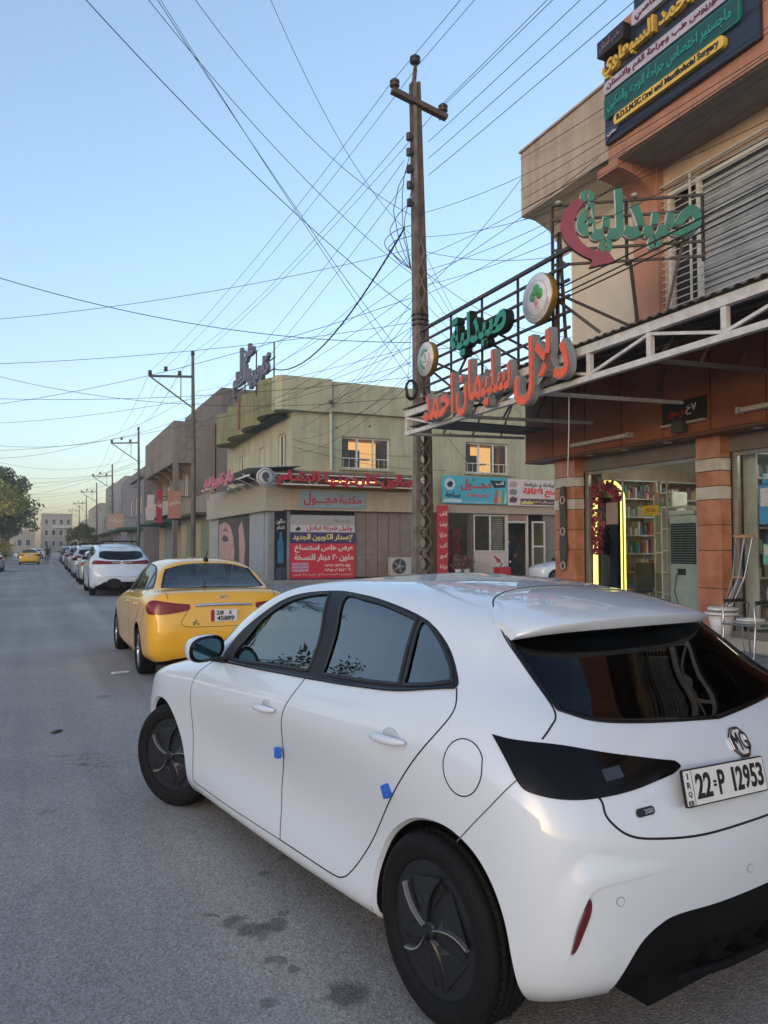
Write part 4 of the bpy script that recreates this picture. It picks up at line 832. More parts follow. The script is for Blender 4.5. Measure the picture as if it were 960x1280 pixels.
for sd in (1,-1):
    m=MB(); m.tube([(.0,.60*sd,1.70),(.15,.60*sd,1.79),(1.5,.58*sd,1.80),(1.65,.58*sd,1.74)],.028,8); m.build('roof_rail',black_trim,van)
for x in (.35,1.2):
    m=MB(); m.bar((x,-.62,1.80),(x,.62,1.80),.09,.05); m.build('roof_bar',black_trim,van)
m=MB(); m.box(-1.13,-1.10,-.26,.26,.72,.84); m.build('number_plate',plate_white,vlid)
m=MB(); m.bar((-1.085,-.30,1.10),(-1.085,.30,1.10),.02,.03); m.build('chrome_strip',chrome,vlid)
# copies down the row, each its own thing; far ones keep the same mesh data
def copy_car(src,paint0,paint1,label,x,y,rz,group,cat='car',name='parked_car'):
    c=copy_tree(src); c.name=name; tag(c,label,cat,group); c.location=(x,y,0); c.rotation_euler=(0,0,math.pi/2+rz)
    if paint1 is not paint0: clonepaint(c,paint0,paint1)
    return c
row=[(taxi,yellow,teal,'pale green saloon parked nose to tail just beyond the white people carrier',2.62,35.9),
 (van,paint_white,silverp,'silver van second beyond the white people carrier in the parked row',2.75,43.5),
 (taxi,yellow,paint_white,'white saloon third beyond the white people carrier in the parked row',2.85,51.5),
 (van,paint_white,greyp,'dark grey van fourth beyond the white people carrier in the parked row',2.95,59.5),
 (taxi,yellow,silverp,'silver saloon fifth beyond the white people carrier in the parked row',3.1,67.5),
 (taxi,yellow,paint_white,'white saloon sixth beyond the white people carrier in the parked row',3.2,76),
 (van,paint_white,blackp,'black van at the far end of the parked row',3.35,86),
 (taxi,yellow,beigep,'beige saloon tiny at the very end of the parked row',3.5,97)]
for s_,p0,p1,lb,x,y in row: copy_car(s_,p0,p1,lb,x,y,random.uniform(-.01,.01),G_)
copy_car(taxi,yellow,yellow,'distant yellow taxi driving away in the left lane','taxi',0,0,None) if False else None
ft=copy_car(taxi,yellow,yellow,'distant yellow taxi driving away down the left of the road',-.45,79,0,'cars driving away along the road','taxi','driving_taxi')
copy_car(taxi,yellow,silverp,'silver saloon with red tail lamp cut off by the left edge of the photo',-2.75,56.4,0,'cars driving away along the road','car','driving_car')
copy_car(taxi,yellow,paint_white,'white saloon crossing far down the middle of the road',.9,118,math.pi/2*.9,'cars driving away along the road','car','driving_car')
copy_car(taxi,yellow,paint_white,'white saloon parked by the small shops, nose towards the street',23.2,27.6,math.pi/2-.25,None)
# ------------------------------------------------------------------ ground
def road_mat():
    m=bpy.data.materials.new('asphalt'); m.use_nodes=True; n=m.node_tree; b=n.nodes['Principled BSDF']; L=n.links.new
    tc=n.nodes.new('ShaderNodeTexCoord')
    def nz(s,d=3,r=.6):
        q=n.nodes.new('ShaderNodeTexNoise'); q.inputs['Scale'].default_value=s; q.inputs['Detail'].default_value=d; q.inputs['Roughness'].default_value=r; L(tc.outputs['Object'],q.inputs['Vector']); return q
    def ramp(src,p0,c0,p1,c1):
        r=n.nodes.new('ShaderNodeValToRGB'); r.color_ramp.elements[0].position=p0; r.color_ramp.elements[1].position=p1; r.color_ramp.elements[0].color=c0+(1,); r.color_ramp.elements[1].color=c1+(1,); L(src,r.inputs[0]); return r
    def mix(a,b_,f,mode='MULTIPLY'):
        x=n.nodes.new('ShaderNodeMixRGB'); x.blend_type=mode; x.inputs[0].default_value=f; L(a,x.inputs[1]); L(b_,x.inputs[2]); return x
    v=n.nodes.new('ShaderNodeTexVoronoi'); v.inputs['Scale'].default_value=105; L(tc.outputs['Object'],v.inputs['Vector'])
    stones=ramp(v.outputs['Color'],.1,(.26,.243,.222),.95,(.52,.488,.445))
    fine=ramp(nz(180,2).outputs[0],.3,(.55,.55,.55),.75,(1.3,1.3,1.3))
    big=ramp(nz(.35,5).outputs[0],.3,(.78,.78,.80),.7,(1.12,1.11,1.08))
    mp=n.nodes.new('ShaderNodeMapping'); mp.inputs['Scale'].default_value=(1.1,.045,1); L(tc.outputs['Object'],mp.inputs[0])
    st=n.nodes.new('ShaderNodeTexNoise'); st.inputs['Scale'].default_value=1.6; st.inputs['Detail'].default_value=5; L(mp.outputs[0],st.inputs['Vector'])
    streak=ramp(st.outputs[0],.35,(.80,.80,.82),.7,(1.12,1.12,1.10))
    c=mix(stones.outputs[0],fine.outputs[0],.8); c=mix(c.outputs[0],big.outputs[0],1); c=mix(c.outputs[0],streak.outputs[0],1)
    # soft-edged oil drips and damp marks, each with its own place and shape
    wob=nz(9,3); vm=n.nodes.new('ShaderNodeVectorMath'); vm.operation='MULTIPLY_ADD'; vm.inputs[1].default_value=(.16,.16,0); L(wob.outputs['Color'],vm.inputs[0]); L(tc.outputs['Object'],vm.inputs[2])
    acc=None
    for sx,sy,r,dk in ((.80,3.36,.055,.5),(.86,3.25,.075,.45),(.96,3.26,.06,.5),(1.02,3.34,.03,.6),(.74,3.47,.03,.6),(.88,2.98,.035,.55),(.93,2.90,.03,.55),(1.05,2.66,.085,.45),(.76,2.74,.04,.6),(1.22,3.95,.05,.6),(1.05,3.8,.03,.6),(.35,6.2,.05,.6),(-.4,4.6,.04,.7),(.1,5.2,.05,.7),(2.6,7.2,.12,.6),(.7,8.9,.09,.65),(-.6,9.5,.12,.75),(1.6,14.5,.2,.7)):
        d=n.nodes.new('ShaderNodeVectorMath'); d.operation='DISTANCE'; L(vm.outputs[0],d.inputs[0]); d.inputs[1].default_value=(sx+.08,sy+.08,0)
        mr=n.nodes.new('ShaderNodeMapRange'); mr.interpolation_type='SMOOTHSTEP'; mr.inputs[1].default_value=r*.55; mr.inputs[2].default_value=r*1.25; mr.inputs[3].default_value=dk; mr.inputs[4].default_value=1; L(d.outputs['Value'],mr.inputs[0])
        if acc is None: acc=mr.outputs[0]
        else: q=n.nodes.new('ShaderNodeMath'); q.operation='MULTIPLY'; L(acc,q.inputs[0]); L(mr.outputs[0],q.inputs[1]); acc=q.outputs[0]
    # hairline cracks and repaired patches
    v2=n.nodes.new('ShaderNodeTexVoronoi'); v2.feature='DISTANCE_TO_EDGE'; v2.inputs['Scale'].default_value=.55; wob2=nz(2.5,4); vm2=n.nodes.new('ShaderNodeVectorMath'); vm2.operation='MULTIPLY_ADD'; vm2.inputs[1].default_value=(.9,.9,0); L(wob2.outputs['Color'],vm2.inputs[0]); L(tc.outputs['Object'],vm2.inputs[2]); L(vm2.outputs[0],v2.inputs['Vector'])
    cr=ramp(v2.outputs['Distance'],.0,(.62,.62,.62),.006,(1,1,1)); cm=n.nodes.new('ShaderNodeMath'); cm.operation='GREATER_THAN'; cm.inputs[1].default_value=.56; L(nz(.22,2).outputs[0],cm.inputs[0])
    x=n.nodes.new('ShaderNodeMixRGB'); x.blend_type='MULTIPLY'; L(cm.outputs[0],x.inputs[0]); L(c.outputs[0],x.inputs[1]); L(cr.outputs[0],x.inputs[2])
    v3=n.nodes.new('ShaderNodeTexVoronoi'); v3.inputs['Scale'].default_value=.16; L(vm2.outputs[0],v3.inputs['Vector']); pt=ramp(v3.outputs['Color'],.2,(.90,.90,.92),.8,(1.06,1.05,1.03)); c=mix(x.outputs[0],pt.outputs[0],1); c=mix(c.outputs[0],acc,1)
    L(c.outputs[0],b.inputs['Base Color']); b.inputs['Roughness'].default_value=.82; b.inputs['Specular IOR Level'].default_value=.35
    bp=n.nodes.new('ShaderNodeBump'); bp.inputs['Strength'].default_value=.4; bp.inputs['Distance'].default_value=.006; L(v.outputs['Distance'],bp.inputs['Height']); L(bp.outputs[0],b.inputs['Normal'])
    return m
asph=road_mat()
g=MB()
ys=[-60,0,20,60,150,400,1500]
g.add([(-14,-60,0),(5.2,-60,0),(5.2,1500,0),(-14,1500,0)],[(0,1,2,3)]); tag(g.build('road',asph),kind='structure')
g=MB(); g.add([(-700,-300,-.02),(700,-300,-.02),(700,1600,-.02),(-700,1600,-.02)],[(0,1,2,3)]); tag(g.build('ground',M('dirt',(.20,.18,.15),.95,scale=.4,bump=.3,bscale=8)),kind='structure')
conc=M('forecourt_concrete',(.27,.26,.245),.85,var=.12,scale=1.2,bump=.25,bscale=25,detail=8)
g=MB(); g.box(5.36,60,-40,300,-.015,.18); tag(g.build('forecourt',conc),kind='structure')
kerbroot=thing('kerb','grey concrete kerb along the right edge of the road behind the parked cars','kerb',(5.28,0,0))
for k in range(45):
    b=MB(); b.box(-.08,.08,-6+k*1.0+.006,-6+(k+1)*1.0-.006,-.01,.20+.003*math.sin(k*5)); b.build('kerb_stone',M('kerb_concrete',(.33,.32,.30),.85,var=.2,scale=3,bump=.2),kerbroot)
b=MB(); b.box(-.08,.08,39.01,240,-.01,.20); b.build('kerb_run',M('kerb_concrete',(0,0,0)),kerbroot)
tile=M('paving_tile',(.25,.27,.30),.75,var=.15,scale=9,bump=.3,bscale=60); pav=MB()
pv=thing('pavement','grey interlocking paving in front of the pharmacy','pavement',(0,0,0)); del pv['label']; del pv['category']; pv['kind']='structure'
base=MB(); base.add([(5.4,-5,.181),(8.9,-5,.181),(8.9,13.2,.181),(5.4,13.2,.181)],[(0,1,2,3)]); base.build('joint_bed',M('joint_sand',(.09,.09,.09),.95),pv)
tl=MB(); tl.add([(x,y,z) for z in (0,.012) for x,y in rrect(-.145,.145,-.095,.095,.02,1)],[tuple(range(8,16))]+[(k,(k+1)%8,8+(k+1)%8,8+k) for k in range(8)]); tm=tl.mesh('tile'); tm.materials.append(tile)
cnt=0
for i in range(12):
    for j in range(26):
        x=7.4+.145+i*.30; y=4.6+j*.20+.1*(i%2)
        if x<8.86 and cnt<300: o=bpy.data.objects.new('paving_tile',tm); COL.objects.link(o); o.parent=pv; o.location=(x,y,.182+random.uniform(0,.003)); cnt+=1
rest=MB()
for i in range(-7,5):
    for j in range(-48,42):
        x=7.4+.145+i*.30; y=4.6+j*.20+.1*(i%2)
        if (i>=0 and 0<=j<26) or x>8.86 or x<5.5 or y>13: continue
        v=[(x+a,y+b_,.182+h) for h in (0,.011) for a,b_ in ((-.143,-.093),(.143,-.093),(.143,.093),(-.143,.093))]; rest.add(v,[(4,5,6,7),(0,1,5,4),(1,2,6,5),(2,3,7,6),(3,0,4,7)])
tag(rest.build('distant_paving',tile,pv),kind='stuff')
# scraps on the road
m=MB(); m.obox((1.02,10.44,.012),.105,.045,.008,.3); tag(m.build('litter',M('litter_white',(.7,.7,.68),.6),bevel=.003),'small white carton lying flat on the road behind the yellow taxi','litter')
m=MB(); m.obox((.2,7.35,.008),.05,.02,.008,.9); tag(m.build('leaf_litter',M('leaf_brown',(.05,.035,.02),.8)),'small dark dry leaf on the road left of the hatchback mirror','leaf')
# grit on the road: small stones scattered near the camera
gr=MB(); rg=random.Random(9)
for k in range(900):
    x=rg.uniform(-2.2,4.8); y=rg.uniform(1.2,16)**1.0; s_=rg.uniform(.003,.009); a=rg.uniform(0,6.28)
    v=[(x+s_*math.cos(a+i*2.094),y+s_*math.sin(a+i*2.094),.0) for i in range(3)]+[(x,y,s_*.9)]; gr.add(v,[(0,1,3),(1,2,3),(2,0,3)])
tag(gr.build('grit',M('grit',(.20,.19,.18),.9)),kind='stuff')
# ------------------------------------------------------------------ helpers for buildings
def wall(axis,c0,c1,u0,u1,z0,z1,holes=()):
    """wall slab; axis 'X': plane X in [c0,c1], u=Y.  axis 'Y': plane Y in [c0,c1], u=X"""
    us=sorted({u0,u1,*[h[0] for h in holes],*[h[1] for h in holes]}); zs=sorted({z0,z1,*[h[2] for h in holes],*[h[3] for h in holes]})
    us=[u for u in us if u0<=u<=u1]; zs=[z for z in zs if z0<=z<=z1]; ins=lambda u,z: any(h[0]<u<h[1] and h[2]<z<h[3] for h in holes)
    ce={(i,j):not ins((us[i]+us[i+1])/2,(zs[j]+zs[j+1])/2) for i in range(len(us)-1) for j in range(len(zs)-1)}
    V={};vs=[];fs=[]
    def P(c,u,z):
        k=(round(c,5),round(u,5),round(z,5))
        if k not in V: V[k]=len(vs); vs.append((c,u,z) if axis=='X' else (u,c,z))
        return V[k]
    for (i,j),on in ce.items():
        if not on: continue
        a,b,c,d=us[i],us[i+1],zs[j],zs[j+1]
        f=[(P(c0,a,c),P(c0,a,d),P(c0,b,d),P(c0,b,c)),(P(c1,a,c),P(c1,b,c),P(c1,b,d),P(c1,a,d))]
        if not ce.get((i-1,j)): f.append((P(c0,a,c),P(c1,a,c),P(c1,a,d),P(c0,a,d)))
        if not ce.get((i+1,j)): f.append((P(c0,b,c),P(c0,b,d),P(c1,b,d),P(c1,b,c)))
        if not ce.get((i,j-1)): f.append((P(c0,a,c),P(c0,b,c),P(c1,b,c),P(c1,a,c)))
        if not ce.get((i,j+1)): f.append((P(c0,a,d),P(c1,a,d),P(c1,b,d),P(c0,b,d)))
        fs+=f
    m=MB(); m.add(vs,fs); return m
def recalc(o):
    b=bmesh.new(); b.from_mesh(o.data); bmesh.ops.recalc_face_normals(b,faces=b.faces); b.to_mesh(o.data); b.free(); return o
pane_dark=MG_('window_pane',(.25,.28,.28),1.6)
clear_glass=MG_('shop_glass',(.80,.86,.84),1.5)
frame_white=M('frame_white',(.62,.63,.62),.5,var=.06)
def window(parent,axis,c,u0,u1,z0,z1,nu=2,nz=1,fm=None,pm=None,fw=.06,sgn=-1):
    """window with frame bars and one pane per light; c = plane of the glass, frame stands proud towards sgn"""
    fm=fm or frame_white; f=MB(); B=lambda a,b,d,e: (f.box(c+sgn*.05,c+sgn*-.02,a,b,d,e) if axis=='X' else f.box(a,b,c+sgn*.05,c+sgn*-.02,d,e))
    def B(a,b,d,e):
        lo,hi=sorted((c+sgn*.05,c-sgn*.02)); f.box(lo,hi,a,b,d,e) if axis=='X' else f.box(a,b,lo,hi,d,e)
    B(u0,u1,z0,z0+fw);B(u0,u1,z1-fw,z1);B(u0,u0+fw,z0+fw,z1-fw);B(u1-fw,u1,z0+fw,z1-fw)
    du=(u1-u0)/nu; dz=(z1-z0)/nz
    for i in range(1,nu): B(u0+du*i-fw/2,u0+du*i+fw/2,z0+fw,z1-fw)
    for j in range(1,nz): B(u0+fw,u1-fw,z0+dz*j-fw*.35,z0+dz*j+fw*.35)
    w=f.build('window',fm,parent,merge=False)
    for i in range(nu):
        for j in range(nz):
            p=MB(); a,b=u0+du*i+.02,u0+du*(i+1)-.02; d,e=z0+dz*j+.02,z0+dz*(j+1)-.02
            v=[(c,a,d),(c,b,d),(c,b,e),(c,a,e)] if axis=='X' else [(a,c,d),(b,c,d),(b,c,e),(a,c,e)]
            p.add(v,[(0,1,2,3)]); p.build('pane',pm or pane_dark,w)
    return w
# ------------------------------------------------------------------ pharmacy building (right)
def pharmacy():
    R=thing('pharmacy_building','beige and brown pharmacy building with marble columns on the right','building',(9.2,0,0)); L=R.location; off=-9.2
    br=M('brown_marble',(.45,.20,.115),.32,var=.22,scale=3.2,bump=.04,detail=9,col2=(.27,.095,.045),coat=.3)
    wt=M('white_marble',(.50,.48,.45),.35,var=.12,scale=7,detail=8); jt=M('joint_dark',(.015,.012,.01),.9)
    pan=M('brown_panel',(.29,.115,.062),.6,spec=.25,var=.25,scale=1.1,detail=6,col2=(.20,.066,.034))
    beige=M('beige_render',(.58,.45,.33),.85,streak=.18,var=.05,scale=2.2,bump=.25,bscale=60); beige2=M('beige_parapet',(.44,.36,.285),.85,streak=.25,var=.06,scale=2.0,bump=.25,bscale=60)
    orange=M('terracotta_render',(.43,.21,.14),.8,streak=.2,var=.07,scale=2.2,bump=.25,bscale=60); dk=M('shop_dark',(.05,.048,.045),.8)
    def P(m,name,mat,**k): 
        for i,v in enumerate(m.v): m.v[i]=(v[0]+off,v[1],v[2])
        return m.build(name,mat,R,**k)
    # columns, block by block
    def column(ya,yb):
        c=MB(); c.box(9.262,9.9,ya+.012,yb-.012,.181,3.299); P(c,'column_core',jt)
        for z0,z1,mt in ((.37,.98,br),(.99,1.55,br),(1.56,1.93,br),(1.94,2.31,br),(2.32,2.51,wt),(2.52,2.74,br),(2.75,2.93,wt),(2.94,3.29,br)):
            b=MB(); d=.008 if mt is wt else 0; b.box(9.25-d,9.46,ya-d,yb+d,z0,z1); P(b,'column_block',mt,bevel=.004)
    for ya,yb in ((8.42,8.88),(11.82,12.44),(5.0,5.46),(1.6,2.06),(-1.8,-1.34)): column(ya,yb)
    st=MB(); st.box(8.78,9.9,-6,12.5,.18,.36); P(st,'marble_step',wt,bevel=.01)
    # fascia panels
    ysn=[13.05,12.15,11.2,10.25,9.3,8.35,7.4,6.2,5.0,3.8,2.6,1.4,.2,-1,-2.2,-3.4]
    bk=MB(); bk.box(9.03,9.4,-3.4,13.03,3.31,4.95); P(bk,'fascia_backing',jt)
    for a,b_ in zip(ysn,ysn[1:]):
        p=MB(); p.box(9.0,9.03,b_+.012,a-.012,3.32,4.98); P(p,'fascia_panel',pan,bevel=.004)
    p=MB(); p.box(9.0,12,13.03,13.055,3.30,5.0); P(p,'fascia_end_panel',pan)
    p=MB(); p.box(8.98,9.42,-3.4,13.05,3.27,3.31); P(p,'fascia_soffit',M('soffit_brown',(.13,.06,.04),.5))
    # ground floor volume
    w=MB(); w.box(9.9,18,12.2,12.44,.18,4.6); P(w,'end_wall',beige)
    w=MB(); w.box(13.2,13.4,-6,12.2,.18,4.6); P(w,'back_wall',M('shop_wall',(.34,.33,.30),.7),)
    w=MB(); w.box(9.42,18,-6,12.4,3.45,3.6); P(w,'shop_ceiling',M('shop_ceiling',(.45,.45,.42),.8))
    w=MB(); w.box(9.5,13.2,-6,12.2,.30,.365); P(w,'shop_floor',M('shop_floor',(.35,.34,.31),.3,coat=.5))
    for y in (8.65,5.23,1.83): w=MB(); w.box(9.92,13.2,y-.06,y+.06,.366,3.44); P(w,'party_wall',M('shop_wall2',(.20,.19,.18),.7))
    # roller boxes and glazing
    for ya,yb in ((8.88,11.82),(5.46,8.42),(2.06,5.0)):
        b=MB(); b.box(9.45,9.62,ya,yb,3.02,3.30); P(b,'shutter_box',M('shutter_grey',(.16,.145,.13),.5),bevel=.01)
        n=2 if ya>5.5 and ya<9 else 2
        f=MB(); f.box(9.49,9.55,yb-.10,yb,.36,3.02); P(f,'window_jamb',M('alu_frame',(.32,.33,.32),.35,metal=.6))
        f=MB(); f.box(9.49,9.55,ya,ya+.05,.36,3.02); P(f,'window_jamb',MATS['alu_frame'])
        f=MB(); f.box(9.50,9.54,ya+.05,yb-.10,2.96,3.02); P(f,'window_head',MATS['alu_frame'])
        ed=[ya+.05,ya+.05+(yb-ya-.15)*.30,ya+.05+(yb-ya-.15)*.68,yb-.10]
        for a,b_ in zip(ed,ed[1:]):
            g=MB(); g.add([(9.52,a+.008,.38),(9.52,b_-.008,.38),(9.52,b_-.008,2.95),(9.52,a+.008,2.95)],[(0,1,2,3)]); P(g,'shop_window',clear_glass)
        for a in ed[1:3]:
            f=MB(); f.box(9.51,9.53,a-.012,a+.012,.38,2.95); P(f,'window_mullion',MATS['alu_frame'])
    # upper storey
    up=wall('X',9.2,9.45,-6,9.94,4.6,7.75,[(6.2,9.38,5.3,7.35),(1.0,4.0,5.3,7.35)]); P(up,'upper_wall',beige)
    w=MB(); w.box(9.2,9.45,9.94,11.78,4.6,7.75); P(w,'upper_wall',M('pale_render',(.56,.49,.385),.85,var=.05,scale=2.2,bump=.25,bscale=60))
    w=MB(); w.box(9.453,18,11.5,11.775,4.6,9.0); P(w,'upper_end_wall',beige)
    pl=MB(); pl.box(9.06,9.203,9.40,9.96,4.6,7.75); P(pl,'pilaster',orange)
    # bracket with an arched lower edge under the overhang
    arc=[(9.2,7.75),(8.3,7.75),(8.3,7.62)]+[(8.3+.9*math.sin(math.radians(a)),6.9+.72*math.cos(math.radians(a))) for a in range(0,91,9)]
    b=MB(); b.prism([(x,z) for x,z in arc],9.45,9.93,axis='Y'); recalc(P(b,'arched_bracket',orange))
    # overhanging storey: parapet boxes
    b=MB(); b.box(8.3,12.0,-6,9.66,7.752,9.9); P(b,'overhang',orange)
    b=MB(); b.box(8.32,12.0,9.663,12.14,7.86,9.10); P(b,'parapet',beige2)
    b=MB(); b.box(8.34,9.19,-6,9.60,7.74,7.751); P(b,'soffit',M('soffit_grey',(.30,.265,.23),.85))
    b=MB(); b.box(8.28,12.0,9.66,12.16,9.10,9.14); P(b,'coping',beige2)
    b=MB(); b.prism([(8.34,7.86),(9.2,7.86),(9.2,7.2),(9.1,7.5),(8.9,7.7),(8.6,7.83)],9.97,12.10,axis='Y'); recalc(P(b,'parapet_cove',M('pale_render',(0,0,0))))
    # windows: white frame, slatted shutter behind, white grille in front
    sh=M('shutter_blue',(.33,.37,.40),.5,metal=.0,var=.2,scale=3)
    for a,b_ in ((6.2,9.38),(1.0,4.0)):
        for k in range(22):
            z=5.32+k*.093; s_=MB(); s_.obox((9.40,(a+b_)/2-.28,z+.04),.008,(b_-a)/2-.30,.041,R=Euler((0,.16,0)).to_matrix()); P(s_,'shutter_slat',sh)
        s_=MB(); s_.box(9.43,9.44,a,b_,5.3,7.35); P(s_,'window_backing',M('dark_room',(.02,.02,.02),.8))
        for y in (a+.03,a+.62,b_-.62,b_-.03):
            f=MB(); f.box(9.26,9.34,y-.03,y+.03,5.3,7.35); P(f,'window_post',frame_white)
        for z in (5.32,7.31): f=MB(); f.box(9.265,9.335,a,b_,z-.03,z+.03); P(f,'window_rail',frame_white)
        for k in range(18):
            z=5.40+k*.111; f=MB(); f.bar((9.14,a-.06,z),(9.14,b_+.06,z),.014); P(f,'grille_bar',M('grille_white',(.52,.52,.50),.5))
        for y in (a-.06,a+.55,b_-.60,b_+.06):
            f=MB(); f.bar((9.125,y,5.25),(9.125,y,7.42),.035,.02); P(f,'grille_upright',MATS['grille_white'])
        for z in (5.27,7.40): f=MB(); f.bar((9.12,a-.06,z),(9.12,b_+.06,z),.03); P(f,'grille_frame',MATS['grille_white'])
    # black cable clipped under the parapet, downlights under the fascia
    for y in (11.3,10.4,9.4,7.7,6.4): d=MB(); d.lathe([(0,3.262),(.07,3.262),(.075,3.27)],'Z',c=(9.2,y,0),n=14); P(d,'downlight',M('downlight',(.6,.62,.62),.3))
    return R
PH=pharmacy()
# shop front contents
def item(name,label,cat,loc,group=None): return thing(name,label,cat,loc,0,group)
t=item('wall_lamp','long white tube lamp fixed along the brown fascia above the lit mirror','lamp',(8.9,10.75,3.42))
for nm,m_,mt in (('lamp_body',MB().box(.0,.10,-.75,.75,0,.07),M('lamp_grey',(.45,.43,.40),.4)),('diffuser',MB().box(-.02,0,-.72,.72,.005,.06),M('lamp_glass',(.55,.52,.47),.3)),('end_cap',MB().box(-.025,.1,-.80,-.752,-.01,.08),M('lamp_grey',(0,0,0)))): m_.build(nm,mt,t,bevel=.006)
t=item('wall_lamp','long white tube lamp on the brown fascia near the right edge of the photo','lamp',(8.9,7.0,3.47))
for nm,m_,mt in (('lamp_body',MB().box(.0,.10,-.75,.75,0,.07),MATS['lamp_grey']),('diffuser',MB().box(-.02,0,-.72,.72,.005,.06),MATS['lamp_glass']),('end_cap',MB().box(-.025,.1,.752,.80,-.01,.08),MATS['lamp_grey'])): m_.build(nm,mt,t,bevel=.006)
t=item('small_sign','small black sign with red and white lettering on the brown fascia','sign',(8.96,8.83,3.5))
MB().box(0,.035,-.43,.43,.0,.34).build('board',M('sign_black',(.02,.015,.018),.4),t,bevel=.005); MB().box(-.05,.03,-.43,.43,-.035,-.001).build('shelf',M('lamp_grey',(0,0,0)),t)
text('lettering','محل سوق',M('sign_red',(.45,.03,.04),.4),t,(-.002,.10,.08),(0,-1,0),(0,0,1),width=.40,height=.16,depth=.006); text('lettering','Vخ',M('letter_white',(.75,.75,.73),.4),t,(-.002,-.16,.10),(0,-1,0),(0,0,1),width=.2,height=.16,depth=.006)
MB().box(-.14,-.02,-.10,.12,-.16,.02).build('camera_box',M('lamp_dark',(.05,.05,.05),.5),t,bevel=.02)
# lit standing mirror with purple flowers inside the window
t=item('mirror','tall standing mirror with glowing yellow frame and purple flowers behind the shop glass','mirror',(9.64,11.40,.62))
glow=M('glow_yellow',(.9,.8,.3),.4,emit=(.95,.80,.16),estr=.62)
MB().box(0,.08,-.42,-.36,0,1.82).build('frame_side',glow,t,bevel=.02); MB().box(0,.08,.29,.40,0,1.82).build('frame_side',glow,t,bevel=.02); MB().box(0,.08,-.36,.29,0,.12).build('frame_base',glow,t,bevel=.02)
MB().lathe([(.36,0),(.40,0),(.40,.08),(.36,.08),(.36,0)],'X',c=(0,-.01,1.82),n=16,a0=0,a1=180).build('frame_arch',glow,t)
MB().box(.02,.03,-.36,.28,.13,1.90).build('mirror_glass',M('mirror_blue',(.10,.14,.22),.04,metal=1),t)
MB().box(.005,.018,-.28,.02,1.40,1.80).build('paper_notice',M('notice_pink',(.50,.33,.33),.7),t)
fl=MB(); rf=random.Random(3)
for k in range(900):
    u=rf.random(); 
    if u<.6: y=rf.uniform(.06,.42); z=rf.uniform(.85,2.0)
    else: a=rf.uniform(0,math.pi); rr=rf.uniform(.26,.46); y=-.02+rr*math.cos(a); z=1.82+rr*math.sin(a)*.85
    s_=rf.uniform(.03,.06); a=rf.uniform(0,6.28); b=rf.uniform(0,6.28); x=rf.uniform(-.12,-.01)
    d1=Vector((math.cos(b)*.4,math.cos(a),math.sin(a))).normalized()*s_; d2=Vector((math.sin(b),-math.sin(a),math.cos(a))).normalized()*s_; c=Vector((x,y,z))
    fl.add([c-d1,c-d2*.6,c+d1,c+d2*.6],[(0,1,2,3)])
tag(fl.build('flowers',M('flower_purple',(.34,.015,.075),.6,var=.4,scale=40,col2=(.15,.006,.035)),t),kind='stuff')
t=item('ceiling_panel','lit white panel lamp on the shop ceiling behind the shelves','lamp',(11.2,10.2,3.38)); MB().box(-.3,.3,-.6,.6,0,.06).build('panel',M('lamp_lit',(.9,.9,.85),.5,emit=(1,.95,.84),estr=3.2),t); MB().box(-.33,.33,-.63,.63,.061,.065).build('frame',MATS['alu_frame'],t)
t=item('ceiling_panel','lit white panel lamp on the pharmacy ceiling at the right edge','lamp',(11.2,6.8,3.38)); MB().box(-.3,.3,-.6,.6,0,.06).build('panel',MATS['lamp_lit'],t); MB().box(-.33,.33,-.63,.63,.061,.065).build('frame',MATS['alu_frame'],t)  # second glowing panel, added to brighten the pharmacy interior
# display shelves inside
def shelves(x,y0,y1,label,n=5,z0=.4,z1=2.4,seed=1,name='display_shelf',side=None):
    t=item(name,label,'shelf',(x,(y0+y1)/2,z0)); hw=(y1-y0)/2
    if side is not None: t.location=((y0+y1)/2,x,z0); t.rotation_euler=(0,0,math.pi/2)
    fr=M('shelf_white',(.55,.55,.53),.4); r=random.Random(seed)
    for s_ in (-1,1): MB().box(0,.35,s_*hw-.015,s_*hw+.015,0,z1-z0).build('side_panel',fr,t)
    for k in range(n+1):
        z=(z1-z0)*k/n; MB().box(0,.35,-hw,hw,z-.012,z+.012).build('shelf_board',fr,t)
        if k==n: break
        y=-hw+.05
        while y<hw-.08:
            w=r.uniform(.035,.09); h=r.uniform(.14,(z1-z0)/n-.06); c=r.choice([(.5,.5,.48),(.55,.55,.52),(.30,.07,.06),(.07,.12,.27),(.08,.25,.24),(.42,.32,.12),(.24,.12,.18),(.35,.33,.28),(.45,.43,.36),(.12,.16,.18)])
            if r.random()<.4: MB().lathe([(0,z+.013),(w*.38,z+.013),(w*.4,z+h*.7),(w*.2,z+h*.85),(w*.2,z+h),(0,z+h)],'Z',c=(.12+r.uniform(0,.1),y+w/2,0),n=10).build('bottle',M('pack_%d'%(hash(c)%97),c,.4),t)
            else: MB().box(.08,.08+r.uniform(.05,.2),y,y+w-.01,z+.013,z+h).build('packet',M('pack_%d'%(hash(c)%97),c,.5),t)
            y+=w+r.uniform(.002,.012)
    return t
shelves(10.05,9.90,10.45,'white display shelves of bottles behind the glass beside the lit mirror',5,.4,2.3,2)
shelves(11.6,9.0,9.9,'dim wall shelves of packets at the back of the shop, behind the air cooler',6,.4,2.8,5)
shelves(10.0,6.2,7.9,'glass shelves of medicine packets inside the pharmacy window at the right edge',6,.4,2.6,11)
shelves(11.80,10.2,11.25,'stocked wall shelves on the inner end wall, nearer the lit mirror',7,.4,2.9,31,side=1)
shelves(11.80,11.35,12.6,'stocked wall shelves on the inner end wall, deeper in the shop',7,.4,2.9,33,side=1)
shelves(8.20,9.75,11.2,'tall stocked shelves on the side wall inside the pharmacy at the right edge',7,.4,3.0,21,side=1)
